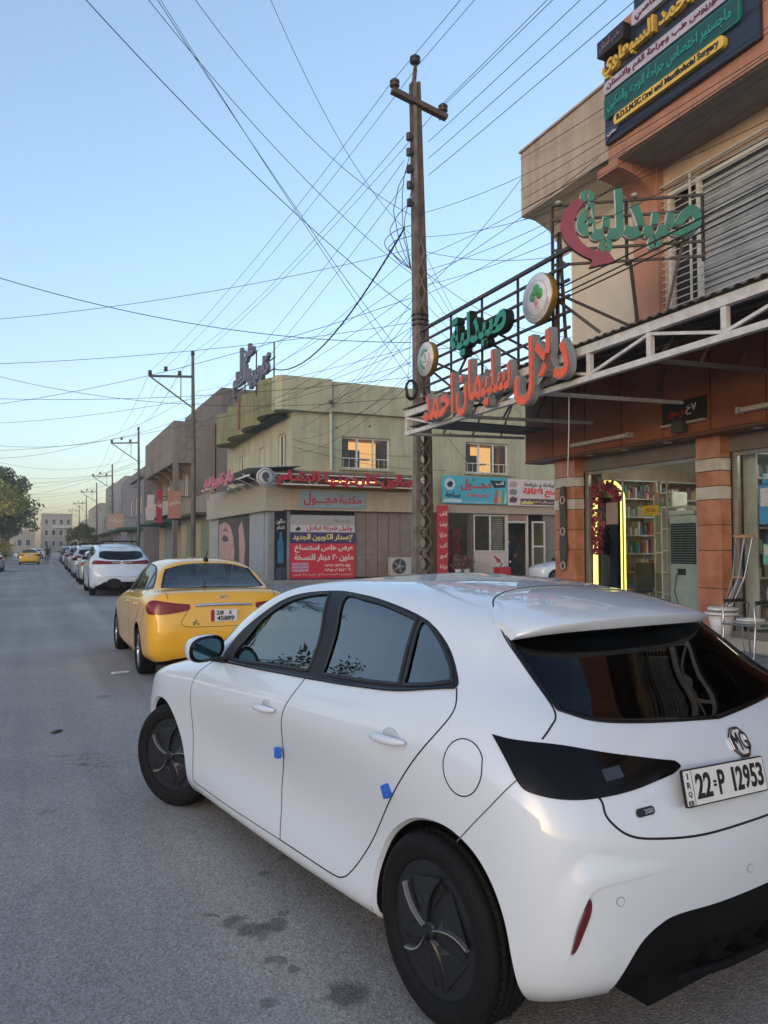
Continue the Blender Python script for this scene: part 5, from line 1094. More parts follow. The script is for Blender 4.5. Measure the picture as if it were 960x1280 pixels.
shelves(10.6,10.75,11.2,'narrow stocked shelves right of the lit mirror',6,.4,2.6,23)
# yellow poster, chair, cooler
t=item('poster','small orange notice stuck inside the shop glass above the shelves','notice',(9.54,10.18,2.14)); MB().box(0,.004,-.2,.2,0,.17).build('sheet',M('notice_orange',(.75,.42,.03),.5),t); text('lettering','هنا دلال',M('ink',(0,0,0)),t,(-.001,0,.04),(0,-1,0),(0,0,1),width=.26,height=.09,depth=.002)
t=item('wall_decal','row of red heart stickers on the shop glass above the orange notice','sticker',(9.515,10.12,2.42))
for k,(y,z,r_) in enumerate(((0,.16,.10),(.09,.05,.08),(-.09,.03,.08))):
    m=MB(); m.lathe([(r_-.018,0),(r_,0),(r_,.004),(r_-.018,.004),(r_-.018,0)],'X',c=(0,y,z),n=20); m.build('ring',M('decal_red',(.40,.05,.08),.4),t)
t=item('air_cooler','pale green upright air cooler with black slatted grille inside the shop','air cooler',(9.62,9.53,.37))
cb=M('cooler_body',(.42,.47,.44),.4); MB().box(0,.45,-.30,.30,0,1.75).build('cabinet',cb,t,bevel=.02)
for k in range(16): MB().box(-.012,.0,-.26,.26,.98+k*.04,.995+k*.04).build('grille_slat',M('cooler_slat',(.16,.19,.18),.4),t)
MB().box(-.004,.0,-.27,.27,.96,1.62).build('grille_recess',M('slot_black',(0,0,0)),t); MB().box(-.03,.0,-.05,.10,.78,.88).build('socket',M('ink',(0,0,0)),t)
MB().tube([(-.02,.02,.82),(-.03,.12,.80),(-.03,.18,.5),(-.03,.08,.25),(-.02,-.1,.2)],.01,6).build('cable',M('cable_grey',(.12,.12,.12),.5),t); MB().box(-.03,.45,-.27,.27,1.76,1.83).build('top_tray',cb,t,bevel=.01)
t=item('office_chair','dark upholstered chair with pale splayed legs inside the shop','chair',(9.95,11.0,.37)); dc=M('chair_dark',(.02,.02,.022),.6)
MB().box(-.22,.22,-.22,.22,.42,.50).build('seat',dc,t,bevel=.03); MB().box(.18,.24,-.22,.22,.50,.95).build('backrest',dc,t,bevel=.02)
for sx in (-1,1):
    for sy in (-1,1): MB().tube([(.16*sx,.16*sy,.42),(.24*sx,.24*sy,0)],.014,6).build('leg',M('chair_leg',(.5,.45,.33),.3,metal=.5),t)
# posters in right hand window
for lb,y,z,w,h,c1,c2 in (('blue and white medicine poster hanging in the pharmacy window',7.78,1.93,.34,.56,(.05,.25,.50),(.55,.60,.62)),('teal poster strip above the blue medicine poster',7.74,2.50,.30,.16,(.03,.30,.30),(.03,.36,.36)),('green and white leaflet low in the pharmacy window',7.76,1.35,.28,.30,(.10,.38,.30),(.50,.55,.50)),('red and yellow leaflet low in the pharmacy window at the photo edge',7.45,1.55,.22,.32,(.5,.15,.05),(.6,.5,.2))):
    t=item('window_poster',lb,'poster',(9.485,y,z)); MB().box(0,.004,-w/2,w/2,0,h).build('sheet',M('post_%d'%int(y*100+z*7),c1,.5,var=.1),t); MB().box(-.003,0,-w*.42,w*.42,h*.45,h*.92).build('picture',M('postb_%d'%int(y*100+z*7),c2,.5,var=.2,scale=30),t)
# commode chair, steel chair, crutches on the pavement
t=item('commode_chair','white plastic commode chair on steel legs by the marble column','commode chair',(8.45,7.72,.195)); wp=M('white_plastic',(.62,.64,.66),.35,var=.04); stl=M('steel_tube',(.42,.43,.45),.25,metal=.9)
MB().lathe([(0,.50),(.15,.50),(.215,.50),(.225,.515),(.21,.53),(0,.535)],'Z',n=24).build('seat',wp,t); ld=MB(); ld.lathe([(0,.56),(.19,.56),(.205,.575),(.18,.60),(0,.605)],'Z',c=(.03,0,0),n=24); ld.build('lid',wp,t)
MB().lathe([(.10,.22),(.16,.49),(.17,.49),(.11,.21),(0,.21)],'Z',n=20).build('pan',wp,t)
for sx in (-1,1):
    for sy in (-1,1):
        l=MB(); l.tube([(.17*sx,.17*sy,.5),(.20*sx,.20*sy,.0)],.013,8).build('leg',stl,t)
t=item('folding_chair','steel framed chair with grey seat and black armrest beside the crutches','chair',(8.30,7.12,.195))
MB().lathe([(0,.44),(.2,.44),(.22,.455),(.2,.475),(0,.47)],'Z',n=24).build('seat',M('seat_grey',(.30,.32,.34),.4),t); MB().lathe([(.10,.478),(.17,.478),(.17,.50),(.10,.50),(.10,.478)],'Z',n=24).build('seat_ring',wp,t)
for sy in (-1,1):
    MB().tube([(-.26,.24*sy,.01),(-.24,.24*sy,.03),(-.20,.24*sy,.45),(-.22,.24*sy,.66),(-.15,.24*sy,.70),(.20,.24*sy,.70),(.25,.24*sy,.66),(.22,.24*sy,.44),(.27,.24*sy,.02)],.012,8).build('side_frame',stl,t)
    a=MB(); a.obox((.0,.24*sy,.72),.18,.025,.02); a.build('armrest',M('armrest_black',(.015,.015,.016),.5),t,bevel=.01)
MB().tube([(-.24,-.24,.43),(-.24,.24,.43)],.012,8).build('front_bar',stl,t); MB().tube([(.25,-.24,.02),(.25,.24,.02)],.012,8).build('rear_bar',stl,t)
for k,(dx,lb) in enumerate(((0,'aluminium crutch with tan armrest leaning on the window by the marble column'),(.05,'second aluminium crutch leaning just right of the one nearest the marble column'))):
    t=item('crutch',lb,'crutch',(8.98,8.16-dx*2,.365),'crutches leaning on the pharmacy window')
    top=Vector((.42,.06-.05*k,1.40)); al=M('alu_tube',(.55,.58,.62),.25,metal=.9)
    for sy in (-1,1): MB().tube([(0,.01*sy,.35),(.25,.05*sy,.8),tuple(top+Vector((0,.07*sy,0)))],.011,8).build('upright',al,t)
    MB().tube([(-.04,0,0),(0,0,.42)],.011,8).build('shaft',al,t); MB().tube([tuple(top+Vector((-.0,-.11,.0))),tuple(top+Vector((0,0,-.015))),tuple(top+Vector((0,.11,.0)))],.024,8).build('armrest',M('crutch_pad',(.42,.25,.12),.7),t)
    MB().tube([(.255,-.05,.80),(.255,.05,.80)],.016,8).build('handgrip',MATS['crutch_pad'],t); MB().tube([(-.045,0,0),(-.04,0,.04)],.018,8).build('rubber_tip',rubber,t)
# hanging decoration on the left column
t=item('wall_ornament','dark hanging ornament with white rings on the left marble column','ornament',(9.2,12.1,1.15))
MB().prism([(.03,0),(.10,.15),(.12,.5),(.09,.9),(.12,1.3),(.06,1.6),(-.04,1.62),(-.08,1.3),(-.06,.8),(-.09,.4),(-.04,.12)],-.02,.02,axis='X').build('panel',M('orn_dark',(.06,.055,.05),.6),t)
for z in (.1,.75,1.35):
    r_=MB(); r_.tube([(-.03,.06*math.cos(a),z+.07*math.sin(a)) for a in np.linspace(0,6.283,16)],.014,6,cap=False); r_.build('ring',M('orn_ring',(.45,.42,.38),.5),t)
# ------------------------------------------------------------------ canopy with white truss
def canopy():
    t=thing('shop_canopy','corrugated canopy on a white steel truss over the pharmacy front','canopy',(6.35,0,0)); wp=M('truss_white',(.58,.585,.58),.5,var=.15,scale=9,bump=.1); dkm=M('truss_dark',(.09,.085,.08),.6)
    y0,y1=-4.0,13.1
    for nm,z,h in (('bottom_chord',3.73,.075),('top_chord',4.10,.115)): b=MB(); b.box(-.04,.04,y0,y1,z-h/2,z+h/2); b.build(nm,wp,t,bevel=.006)
    ys=[13.06-1.055*k for k in range(17)]
    for k,y in enumerate(ys):
        if y<y0: break
        MB().box(-.03,.03,y-.035,y+.035,3.77,4.04).build('truss_post',wp,t)
        if k<len(ys)-1 and ys[k+1]>y0: 
            a,b_=((y,3.78),(ys[k+1],4.03)) if k%2 else ((y,4.03),(ys[k+1],3.78)); MB().bar((0,a[0],a[1]),(0,b_[0],b_[1]),.035).build('truss_brace',wp,t)
        # cross truss back to the fascia
        if k%2==0:
            MB().bar((.04,y,3.73),(2.62,y,3.80),.05).build('cross_beam',dkm if y<8.5 else wp,t); MB().bar((.04,y,4.06),(2.62,y,4.62),.05).build('cross_rafter',dkm,t)
            for j in range(4): MB().bar((.1+j*.65,y,3.74+.01*j),(.1+(j+.5)*.65,y,4.06+.14*(j+.4)),.025).build('cross_brace',dkm,t)
    for x in (.9,1.75): MB().bar((x,y0,4.12+.215*x),(x,y1,4.12+.215*x),.05).build('purlin',dkm,t)
    v=[];f=[]; n=int((y1-y0)/.0375); 
    for i in range(n+1):
        y=y0+(y1-y0)*i/n+.0; w=.016*math.sin(2*math.pi*y/.15)
        for x,z in ((-.10,4.185),(2.63,4.80)): v+=[(x,y,z+w),(x,y,z+w-.006)]
    for i in range(n): a=4*i; f+=[(a,a+4,a+6,a+2),(a+1,a+3,a+7,a+5),(a,a+1,a+5,a+4)]
    s=MB(); s.add(v,f,False); s.build('corrugated_sheet',M('sheet_grey',(.16,.155,.145),.6,metal=.3,var=.25,scale=2,rvar=.1),t)
    # dark underside lining at the left end
    b=MB(); b.box(.05,2.6,12.2,13.05,3.86,3.88); b.build('end_lining',dkm,t)
    MB().tube([(.3,8.6,3.7),(.3,8.61,3.2),(.28,8.62,2.6),(.33,8.66,2.45)],.008,6).build('hanging_cable',M('cable_pale',(.45,.44,.42),.6),t)
canopy()
# sign frame on the canopy edge
dfm=M('frame_dark',(.045,.035,.030),.55)
t=thing('sign_frame','dark steel lattice frame standing on the canopy edge behind the orange name letters','sign frame',(6.35,0,0))
for k,z in enumerate((5.54,5.33,5.12,4.91,4.70,4.49,4.30)): MB().bar((0,8.18,z),(0,12.46,z),.035 if k else .05).build('rail',dfm,t)
for y in (12.42,11.4,10.4,9.4,8.45): MB().bar((.02,y,4.2),(.02,y,5.54),.03).build('upright',dfm,t)
for y,x in ((8.50,.0),(8.36,.0)): MB().bar((x+.035,y+(.03 if y>8.4 else -.06),4.2),(x+.035,8.43,5.85),.035).build('end_post',dfm,t)
for a,b_ in (((.0,12.3,5.0),(1.6,12.3,4.5)),((0,10.4,5.1),(1.7,10.4,4.55)),((0,8.45,5.02),(1.3,8.0,4.45)),((.03,12.4,4.9),(.03,11.4,4.3)),((.03,10.4,4.9),(.03,9.4,4.3)),((.03,11.4,4.3),(.03,10.4,5.12))): MB().bar(a,b_,.03).build('brace',dfm,t)
orF=M('letter_orange',(.72,.095,.022),.40,var=.12,scale=9); grS=M('letter_side_grey',(.26,.27,.29),.5,var=.15)
t=thing('name_sign','big orange Arabic letters with grey sides along the canopy edge','sign',(6.24,0,0))
for w_,yc,wd,zb,ht in (('دلال',8.50,1.24,3.55,.94),('سليمان',9.98,1.58,3.66,.86),('احمد',11.38,1.08,3.74,.69)):
    text('word_sides',w_,grS,t,(-.02,yc,zb),(0,-1,0),(0,0,1),width=wd,height=ht,depth=.11,bold=.045,res=4)
    text('word_face',w_,orF,t,(-.14,yc,zb+.012),(0,-1,0),(0,0,1),width=wd*.985,height=ht*.965,depth=.006,bold=.022,res=4)
grF=M('letter_green',(.012,.24,.17),.4,var=.1,scale=8); blk=M('letter_side_black',(.012,.014,.015),.5)
t=thing('green_sign','green Arabic word with black sides on the dark lattice frame, between the round emblems','sign',(6.30,0,0))
text('word_sides','صيدلية',blk,t,(0,10.22,4.64),(0,-1,0),(0,0,1),width=1.66,height=.69,depth=.12,bold=.05,res=4); text('word_face','صيدلية',grF,t,(-.135,10.22,4.65),(0,-1,0),(0,0,1),width=1.64,height=.67,depth=.006,bold=.035,res=4)
def emblem(y,z,r,label,cols,kind):
    t=thing('round_emblem',label,'emblem',(6.30,y,z)); MB().lathe([(0,-.13),(r,-.13),(r+.006,-.12),(r+.006,-.03),(r,-.02),(0,-.02)],'X',n=40).build('drum',M('drum_gold',(.42,.26,.06),.35,metal=.6),t)
    MB().lathe([(0,-.134),(r*.985,-.134),(r*.985,-.128)],'X',n=40).build('face',M('emblem_face',(.62,.63,.68),.4),t)
    d=M('emblem_ink',(.25,.28,.30),.4)
    for k in range(22):
        a=math.pi*(1.08+.84*k/21); c,s_=math.cos(a),math.sin(a); rr=r*.84; m=MB(); m.bar((-.137,rr*c*.93,rr*s_*.93),(-.137,rr*c*(1.03+.03*(k%3)),rr*s_*(1.03+.03*(k%3))),.004,r*.05,up=(0,-s_,c)); m.build('ring_letter',d,t)
    rg=MB(); rg.lathe([(r*.70,-.137),(r*.72,-.137),(r*.72,-.134)],'X',n=36); rg.build('ring_line',d,t)
    gm=M('emblem_green',(.06,.32,.08),.4); pm=M('emblem_pink',(.55,.28,.30),.4)
    if kind=='leaf':
        for q_,(dy,dz,rr) in enumerate(((.0,.34,.24),(.24,.12,.22),(-.24,.12,.22),(.12,.26,.16),(-.12,.26,.16))):
            m=MB(); m.lathe([(0,-.137-.0006*q_),(rr*r,-.137-.0006*q_),(rr*r,-.134)],'X',c=(0,dy*r,dz*r),n=14); m.build('leaf_lobe',gm,t)
        m=MB(); m.prism([(-.05*r,.1*r),(.05*r,.1*r),(.12*r,-.45*r),(-.12*r,-.45*r)],-.139,-.134,axis='X'); m.build('stem',pm,t)
        m=MB(); m.lathe([(0,-.1395),(r*.16,-.1395),(r*.16,-.134)],'X',c=(0,0,-.15*r),n=14); m.build('bowl',pm,t)
    else:
        for k,(a0,mt) in enumerate(((30,gm),(150,pm),(270,gm))):
            m=MB(); m.lathe([(r*.42,-.138),(r*.60,-.138),(r*.60,-.134)],'X',n=12,a0=a0,a1=a0+95); m.build('arc',mt,t)
        m=MB(); m.prism([(0,.36*r),(.22*r,-.2*r),(-.22*r,-.2*r)],-.139,-.134,axis='X'); m.build('flask',gm,t)
        m=MB(); m.prism([(0,.15*r),(.12*r,-.14*r),(-.12*r,-.14*r)],-.1405,-.139,axis='X'); m.build('flask_fill',M('emblem_face',(0,0,0)),t)
emblem(8.66,4.99,.335,'larger round white emblem with green leaf, right end of the lattice frame',0,'leaf')
emblem(11.97,4.89,.30,'smaller round white emblem with green and pink arcs, beside the power pole',0,'arc')
# arrow sign
A0=Vector((6.4,8.6,0)); AR_=Vector((.83,-.56,0)).normalized(); AN=Vector((-AR_.y*-1,0,0))
AN=AR_.cross(Vector((0,0,1)))
t=thing('arrow_sign','green Arabic word with a curved magenta arrow on a dark frame above the canopy','sign',(6.4,8.6,0))
def AP(u,z,n=0): p=AR_*u+AN*n; return (p.x,p.y,z)
for z in (6.29,6.08,5.87,5.66,5.46): MB().bar(AP(0,z),AP(1.96,z+.0*z),.032).build('rail',dfm,t)
for u in (0,.98,1.96): MB().bar(AP(u,5.40 if u else 4.3,-.02),AP(u,6.31,-.02),.032).build('upright',dfm,t)
MB().bar(AP(1.02,5.46),AP(1.12,4.45),.035).build('leg',dfm,t); MB().bar(AP(1.75,5.9),AP(1.45,4.6),.035).build('leg',dfm,t); MB().bar(AP(0,5.46),AP(.0,5.9),.03).build('leg',dfm,t); MB().bar(AP(.02,5.0),AP(.62,4.5),.035).build('leg',dfm,t)
for u,z in ((.08,6.30),(1.08,6.33),(1.5,5.45),(.12,5.46)): 
    m=MB(); m.sphere(AP(u,z,.05),1,10,(.05,.05,.03)); m.build('lamp_bracket',M('bracket_grey',(.35,.36,.34),.5),t)
text('word_sides','صيدلية',M('letter_edge_white',(.55,.60,.56),.4),t,AP(1.11,5.56,.02),AR_,(0,0,1),width=1.60,height=.86,depth=.07,bold=.05,res=5); text('word_face','صيدلية',M('letter_green_dark',(.005,.155,.11),.4),t,AP(1.12,5.565,.10),AR_,(0,0,1),width=1.60,height=.86,depth=.01,bold=.048,res=5)
ou=[(.42,6.32),(.30,6.30),(.16,6.15),(.10,5.95),(.16,5.75),(.32,5.58),(.52,5.46)]; inn=[(.58,5.58),(.46,5.64),(.35,5.76),(.29,5.92),(.31,6.10),(.42,6.26)]
pts=catmull([(u,z,0) for u,z in ou],False,5).tolist()+[[.47,5.36,0],[.82,5.42,0],[.63,5.72,0]]+catmull([(u,z,0) for u,z in inn],False,5).tolist()
for nm,mt,n0,n1 in (('arrow_sides',M('arrow_dark',(.07,.01,.02),.5),.03,.10),('arrow_face',M('arrow_magenta',(.20,.010,.045),.45),.101,.108)):
    m=MB(); k=len(pts); m.add([AP(p[0],p[1],n0) for p in pts]+[AP(p[0],p[1],n1) for p in pts],[tuple(range(k)),tuple(range(2*k-1,k-1,-1))]+[(i,(i+1)%k,k+(i+1)%k,k+i) for i in range(k)]); recalc(m.build(nm,mt,t))
# clinic sign on the overhang
t=thing('clinic_sign','dark clinic sign board with gold, white and green Arabic lines on the overhang','sign',(8.22,0,0)); nv=M('board_navy',(.018,.024,.045),.35,var=.1)
MB().box(0,.075,6.73,9.64,8.03,9.62).build('board',nv,t,bevel=.01); MB().box(0,.075,6.73,8.95,9.622,10.3).build('board',nv,t,bevel=.01)
def strip(ya,yb,za,zb,mt,x=-.05,r_=.07,name='strip'):
    m=MB(); o=rrect(ya,yb,za,zb,r_,4); m.prism(o,x,-.001,axis='X'); return recalc(m.build(name,mt,t))
lil=M('strip_lilac',(.50,.47,.54),.4); yel=M('strip_yellow',(.75,.52,.09),.4); grn=M('strip_green',(.012,.17,.13),.4); gri=M('strip_green_dark',(.008,.07,.06),.4); gold=M('letter_gold',(.80,.52,.08),.35,metal=.3); mar=M('letter_maroon',(.16,.02,.06),.4)
def ln(s_,mt,y0,y1,z,h,x=-.05,b_=.02,d=.008): text('line_of_letters',s_,mt,t,(x,(y0+y1)/2,z),(0,-1,0),(0,0,1),width=abs(y1-y0),height=h,depth=d,bold=b_)
strip(7.22,9.36,8.20,8.37,yel,-.07); ln('B.D.S.M.SC.Oral and Maxillofacial Surgery',M('ink',(0,0,0)),7.30,9.28,8.225,.12,-.072)
strip(6.98,9.60,8.40,8.76,grn,-.05,.05); strip(7.01,9.57,8.425,8.735,gri,-.055,.045,'strip_inner'); ln('ماجستير اختصاص جراحة الوجه والفكين',M('letter_teal',(.02,.30,.25),.4),7.1,9.5,8.47,.22,-.057)
strip(7.05,9.58,8.79,8.99,lil,-.07); ln('بكالوريوس طب وجراحة الفم والاسنان',mar,7.12,9.5,8.82,.15,-.072)
ln('د. عبد احمد السبعاوي',gold,6.95,9.60,9.03,.40,-.002,.03,.08)
strip(6.9,8.93,9.52,9.74,lil,-.07); ln('الاختصاصي',mar,8.0,8.85,9.55,.17,-.072)
MB().box(-.16,-.001,9.02,9.62,9.40,9.66).build('logo_box',M('sign_black',(0,0,0)),t,bevel=.01); ln('طب اسنان',M('letter_dim',(.20,.14,.16),.5),9.1,9.55,9.44,.17,-.162)
m=MB(); m.prism([(9.60,8.06),(9.60,8.26),(9.15,8.24)],-.02,-.001,axis='X'); recalc(m.build('corner_print',M('corner_blue',(.05,.08,.16),.4),t)); ln('ماس',M('letter_white',(0,0,0)),9.35,9.55,8.12,.07,-.022)
# ------------------------------------------------------------------ green corner building across the open forecourt
def green_building():
    YA=30.2
    R=thing('green_building','pale green two storey corner building with shops below and lit windows above','building',(0,YA,0))
    gr=M('green_render',(.43,.425,.30),.88,streak=.22,var=.05,scale=.9,bump=.2,bscale=30,detail=8,col2=(.32,.33,.22)); gd=M('olive_render',(.235,.24,.13),.88,streak=.3,var=.08,scale=1.2,col2=(.18,.19,.10)); bg=M('corner_beige',(.42,.34,.25),.85,streak=.2,var=.08,scale=1.5); sh=M('shutter_brown',(.215,.165,.135),.6,var=.12,scale=3)
    def P(m,n,mt,**k):
        m.v=[(v[0],v[1]-YA,v[2]) for v in m.v]; return m.build(n,mt,R,**k)
    W1=(11.63,13.87,4.9,6.25); W2=(17.6,19.9,4.95,6.35)
    P(wall('Y',YA,YA+.3,9.5,23.5,4.4,8.35,[W1,W2]),'front_wall',gr)
    P(wall('X',9.5,9.8,YA+.3,42,4.4,8.35,[(31.2,32.3,4.9,6.4),(34.6,35.3,5.3,6.2),(38.2,39.3,4.9,6.2)]),'street_wall',gr)
    b=MB(); b.box(9.8,23.5,YA+.3,42,8.2,8.3); P(b,'roof',M('roof_grey',(.3,.3,.28),.9)); b=MB(); b.box(23.3,23.5,YA+.3,42,.18,8.35); P(b,'side_wall',gr); b=MB(); b.box(9.8,23.3,41.8,42,.18,8.35); P(b,'rear_wall',gr)
    # parapet over the front: proud block then a ledge
    b=MB(); b.box(11.1,23.55,YA-.12,YA+.0,7.35,8.5); P(b,'front_parapet',gr); b=MB(); b.box(11.1,23.6,YA-.22,YA-.0,7.22,7.348); P(b,'ledge',gr)
    b=MB(); b.prism([(11.1,YA-.25),(11.1,YA),(9.5,YA+.0),(9.5,YA+.5),(8.75,YA+.5),(8.75,YA-.0),(8.95,YA-.25)],7.16,8.55); recalc(P(b,'corner_parapet',gr))
    # scalloped street parapet: four bulging bays, each a piece
    for k,(y0,y1,z0,z1) in enumerate(((30.75,33.2,7.12,8.62),(33.2,36.0,7.0,8.55),(36.0,39.0,6.95,8.5),(39.0,41.3,6.9,8.45))):
        n=8; p=[(8.95-.42*math.sin(math.pi*i/n)**.7,y0+(y1-y0)*i/n) for i in range(n+1)]+[(9.45,y1),(9.45,y0)]
        b=MB(); b.prism(p,z0,z1); recalc(P(b,'parapet_bay',gd))
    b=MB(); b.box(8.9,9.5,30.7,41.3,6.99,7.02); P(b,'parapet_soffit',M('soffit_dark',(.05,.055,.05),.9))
    b=MB(); b.box(8.50,8.55,35.2,35.5,7.05,8.5); P(b,'rust_stain_strip',M('rust',(.20,.07,.03),.8))
    # upper windows: a glowing panel behind the panes imitates their orange reflection
    lit=M('window_glow',(.6,.3,.1),.8,emit=(1.0,.50,.17),estr=.75,scale=2.2)
    cu=M('curtain_warm',(.5,.30,.15),.8); fd=M('furniture_dark',(.06,.035,.02),.8)
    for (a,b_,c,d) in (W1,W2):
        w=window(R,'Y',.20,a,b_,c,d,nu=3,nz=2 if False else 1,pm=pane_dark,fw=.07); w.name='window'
        MBx=MB(); MBx.box(a,b_,1.6,1.62,c-.5,d); MBx.build('window_glow',lit,R); 
        for nm,x0,x1,y0,y1,z0,z1,mt in (('curtain',a+.05,a+.42,.32,.36,c,d,cu),('curtain',b_-.30,b_-.05,.32,.36,c,d,cu),('wardrobe',a+.8,a+1.3,1.2,1.55,c-.4,c+.95,fd),('shelf',a+1.35,b_-.4,1.3,1.55,c+.55,c+.62,fd),('ceiling',a-.3,b_+.3,.3,1.6,d+.002,d+.03,cu),('side_wall',a-.32,a-.3,.3,1.6,c-.4,d,cu),('side_wall',b_+.3,b_+.32,.3,1.6,c-.4,d,cu)):
            q=MB(); q.box(x0,x1,y0,y1,z0,z1); q.build(nm,mt,R)
        s=MB(); s.box(a-.1,b_+.1,-.12,.02,c-.08,c); s.build('sill',gr,R)
        for k in range(9): q=MB(); q.bar((a+.05+k*(b_-a-.1)/8,-.05,c+.02),(a+.05+k*(b_-a-.1)/8,-.05,c+.42),.014); q.build('balustrade_bar',frame_white,R)
        q=MB(); q.bar((a,-.05,c+.43),(b_,-.05,c+.43),.03); q.build('balustrade_rail',frame_white,R)
    for (a,b_,c,d) in ((31.2,32.3,4.9,6.4),(34.6,35.3,5.3,6.2),(38.2,39.3,4.9,6.2)): window(R,'X',9.62,a-YA,b_-YA,c,d,nu=2,fw=.06)
    # ground floor: corner shop
    b=MB(); b.box(8.55,8.85,YA,42,.18,4.4); P(b,'street_shop_wall',M('pale_grey_render',(.33,.34,.335),.85,var=.1)); 
    b=MB(); b.box(9.05,14.85,YA-.28,YA-.02,3.10,3.95); P(b,'corner_fascia',bg); b=MB(); b.box(8.30,8.55,YA-.02,41.5,3.05,4.1); P(b,'street_fascia',M('street_fascia_beige',(.36,.34,.28),.85,var=.08)); b=MB(); b.box(8.3,9.05,YA-.28,YA-.022,3.05,4.0); P(b,'corner_fascia',MATS['street_fascia_beige'])
    b=MB(); b.box(8.50,8.72,YA-.1,YA+.1,.18,3.05); P(b,'corner_post',M('grey_post',(.22,.23,.235),.6)); b=MB(); b.box(9.24,9.37,YA-.1,YA+.1,.18,3.08); P(b,'shop_post',M('grey_post',(0,0,0)))
    b=MB(); b.box(8.72,9.24,YA+.0,YA+.05,.18,3.08); P(b,'backing_wall',sh)
    for k in range(5):
        x=12.2+k*.53; b=MB(); b.box(x+.012,x+.518,YA-.02,YA+.03,.36,3.08); P(b,'shutter_board',sh,bevel=.008)
    b=MB(); b.box(9.37,14.9,YA+.032,YA+.08,.18,3.1); P(b,'shutter_backing',M('gap_black',(0,0,0)))
    b=MB(); b.box(12.2,14.85,YA-.03,YA-.021,1.14,1.17); P(b,'shutter_rail',M('grey_post',(0,0,0)))
    b=MB(); b.box(8.0,24,YA-1.2,YA-.3,.181,.30); P(b,'front_step',conc)
    # right hand shops
    b=MB(); b.box(14.85,15.85,YA-.02,YA+.25,.18,4.4); P(b,'pier',M('pier_green',(.26,.27,.20),.85,var=.1)); b=MB(); b.box(15.85,23.5,YA-.2,YA+.2,3.12,3.50); P(b,'shop_lintel',M('lintel_beige',(.36,.30,.23),.8,var=.1)); b=MB(); b.box(15.85,23.5,YA+.0,YA+.2,3.5,4.4); P(b,'shop_upstand',gr)
    b=MB(); b.box(15.9,23.3,33.4,33.5,.18,3.6); P(b,'shop_back_wall',M('shop_inner',(.14,.15,.17),.8,var=.3,scale=2)); b=MB(); b.box(15.85,23.3,YA+.2,33.4,3.6,3.7); P(b,'shop_ceiling',M('shop_ceiling',(0,0,0)))
    br=M('brown_frame',(.10,.07,.055),.5)
    for x0,x1 in ((15.87,16.35),(17.72,17.95)): b=MB(); b.box(x0,x1,YA-.06,YA+.08,.18,3.12); P(b,'door_pier',br)
    window(R,'Y',.0,16.36,17.7,.30,3.10,nu=1,fm=br,pm=clear_glass,fw=.05)
    wf=M('frame_cream',(.58,.54,.49),.5)
    b=MB(); b.box(17.96,19.72,YA-.02,YA+.05,.30,1.38); P(b,'lower_panel',M('panel_cream',(.50,.43,.37),.6,var=.05)); window(R,'Y',.0,17.96,19.72,1.39,3.08,nu=2,fm=wf,pm=clear_glass,fw=.07)
    b=MB(); b.box(19.74,19.80,YA-.05,YA+.08,.30,3.1); P(b,'door_jamb',wf); b=MB(); b.box(20.82,20.90,YA-.05,YA+.08,.30,3.1); P(b,'door_jamb',wf); b=MB(); b.box(19.8,20.82,YA-.05,YA+.08,2.72,2.80); P(b,'door_head',wf); b=MB(); b.box(19.8,20.82,YA-.04,YA-.0,2.80,3.1); P(b,'door_transom_sign',M('transom_red',(.40,.22,.16),.6,var=.3,scale=20))
    for z in range(18): b=MB(); b.box(18.95,19.62,YA+.10,YA+.12,1.42+z*.09,1.46+z*.09); P(b,'blind_slat',M('blind',(.42,.40,.35),.6))
    # door leaf standing open
    d=MB(); 
    for x0,x1,z0,z1 in ((20.95,21.02,.32,2.8),(21.60,21.67,.32,2.8),(21.02,21.60,.32,.40),(21.02,21.60,2.72,2.8),(21.02,21.60,1.60,1.68)): d.box(x0,x1,YA-.30,YA-.25,z0,z1)
    dd=P(d,'open_door',wf)
    for z0,z1 in ((.4,1.6),(1.68,2.72)): q=MB(); q.add([(21.02,-.275,z0),(21.60,-.275,z0),(21.60,-.275,z1),(21.02,-.275,z1)],[(0,1,2,3)]); q.build('door_pane',clear_glass,dd)
    for k in range(16): b=MB(); b.box(21.75+k*.09,21.83+k*.09,YA-.02,YA+.04,.3,3.1); P(b,'shutter_rib',M('shutter_tan',(.24,.21,.16),.6))
    b=MB(); b.box(22.3,22.38,YA-.5,YA-.42,.18,3.1); P(b,'drain_pipe',M('pipe_beige',(.5,.42,.32),.6))
    b=MB(); b.tube([(11.05,YA-.18,7.5),(11.08,YA-.16,7.3),(11.12,YA-.12,4.8)],.06,8); P(b,'drain_pipe',M('pipe_pale',(.50,.52,.44),.6)); b=MB(); b.sphere((11.05,YA-.2,7.6),1,8,(.14,.1,.12)); P(b,'pipe_hopper',M('pipe_dark',(.1,.09,.07),.7))
    for x,z in ((12.9,6.75),(15.3,6.6),(11.4,6.6),(16.8,6.7)): b=MB(); b.sphere((x,YA-.01,z),1,8,(.05,.03,.05)); P(b,'wall_hole',M('pipe_dark',(0,0,0)))
    # wall-mounted air conditioner sits outside: separate thing below
    return R
green_building()
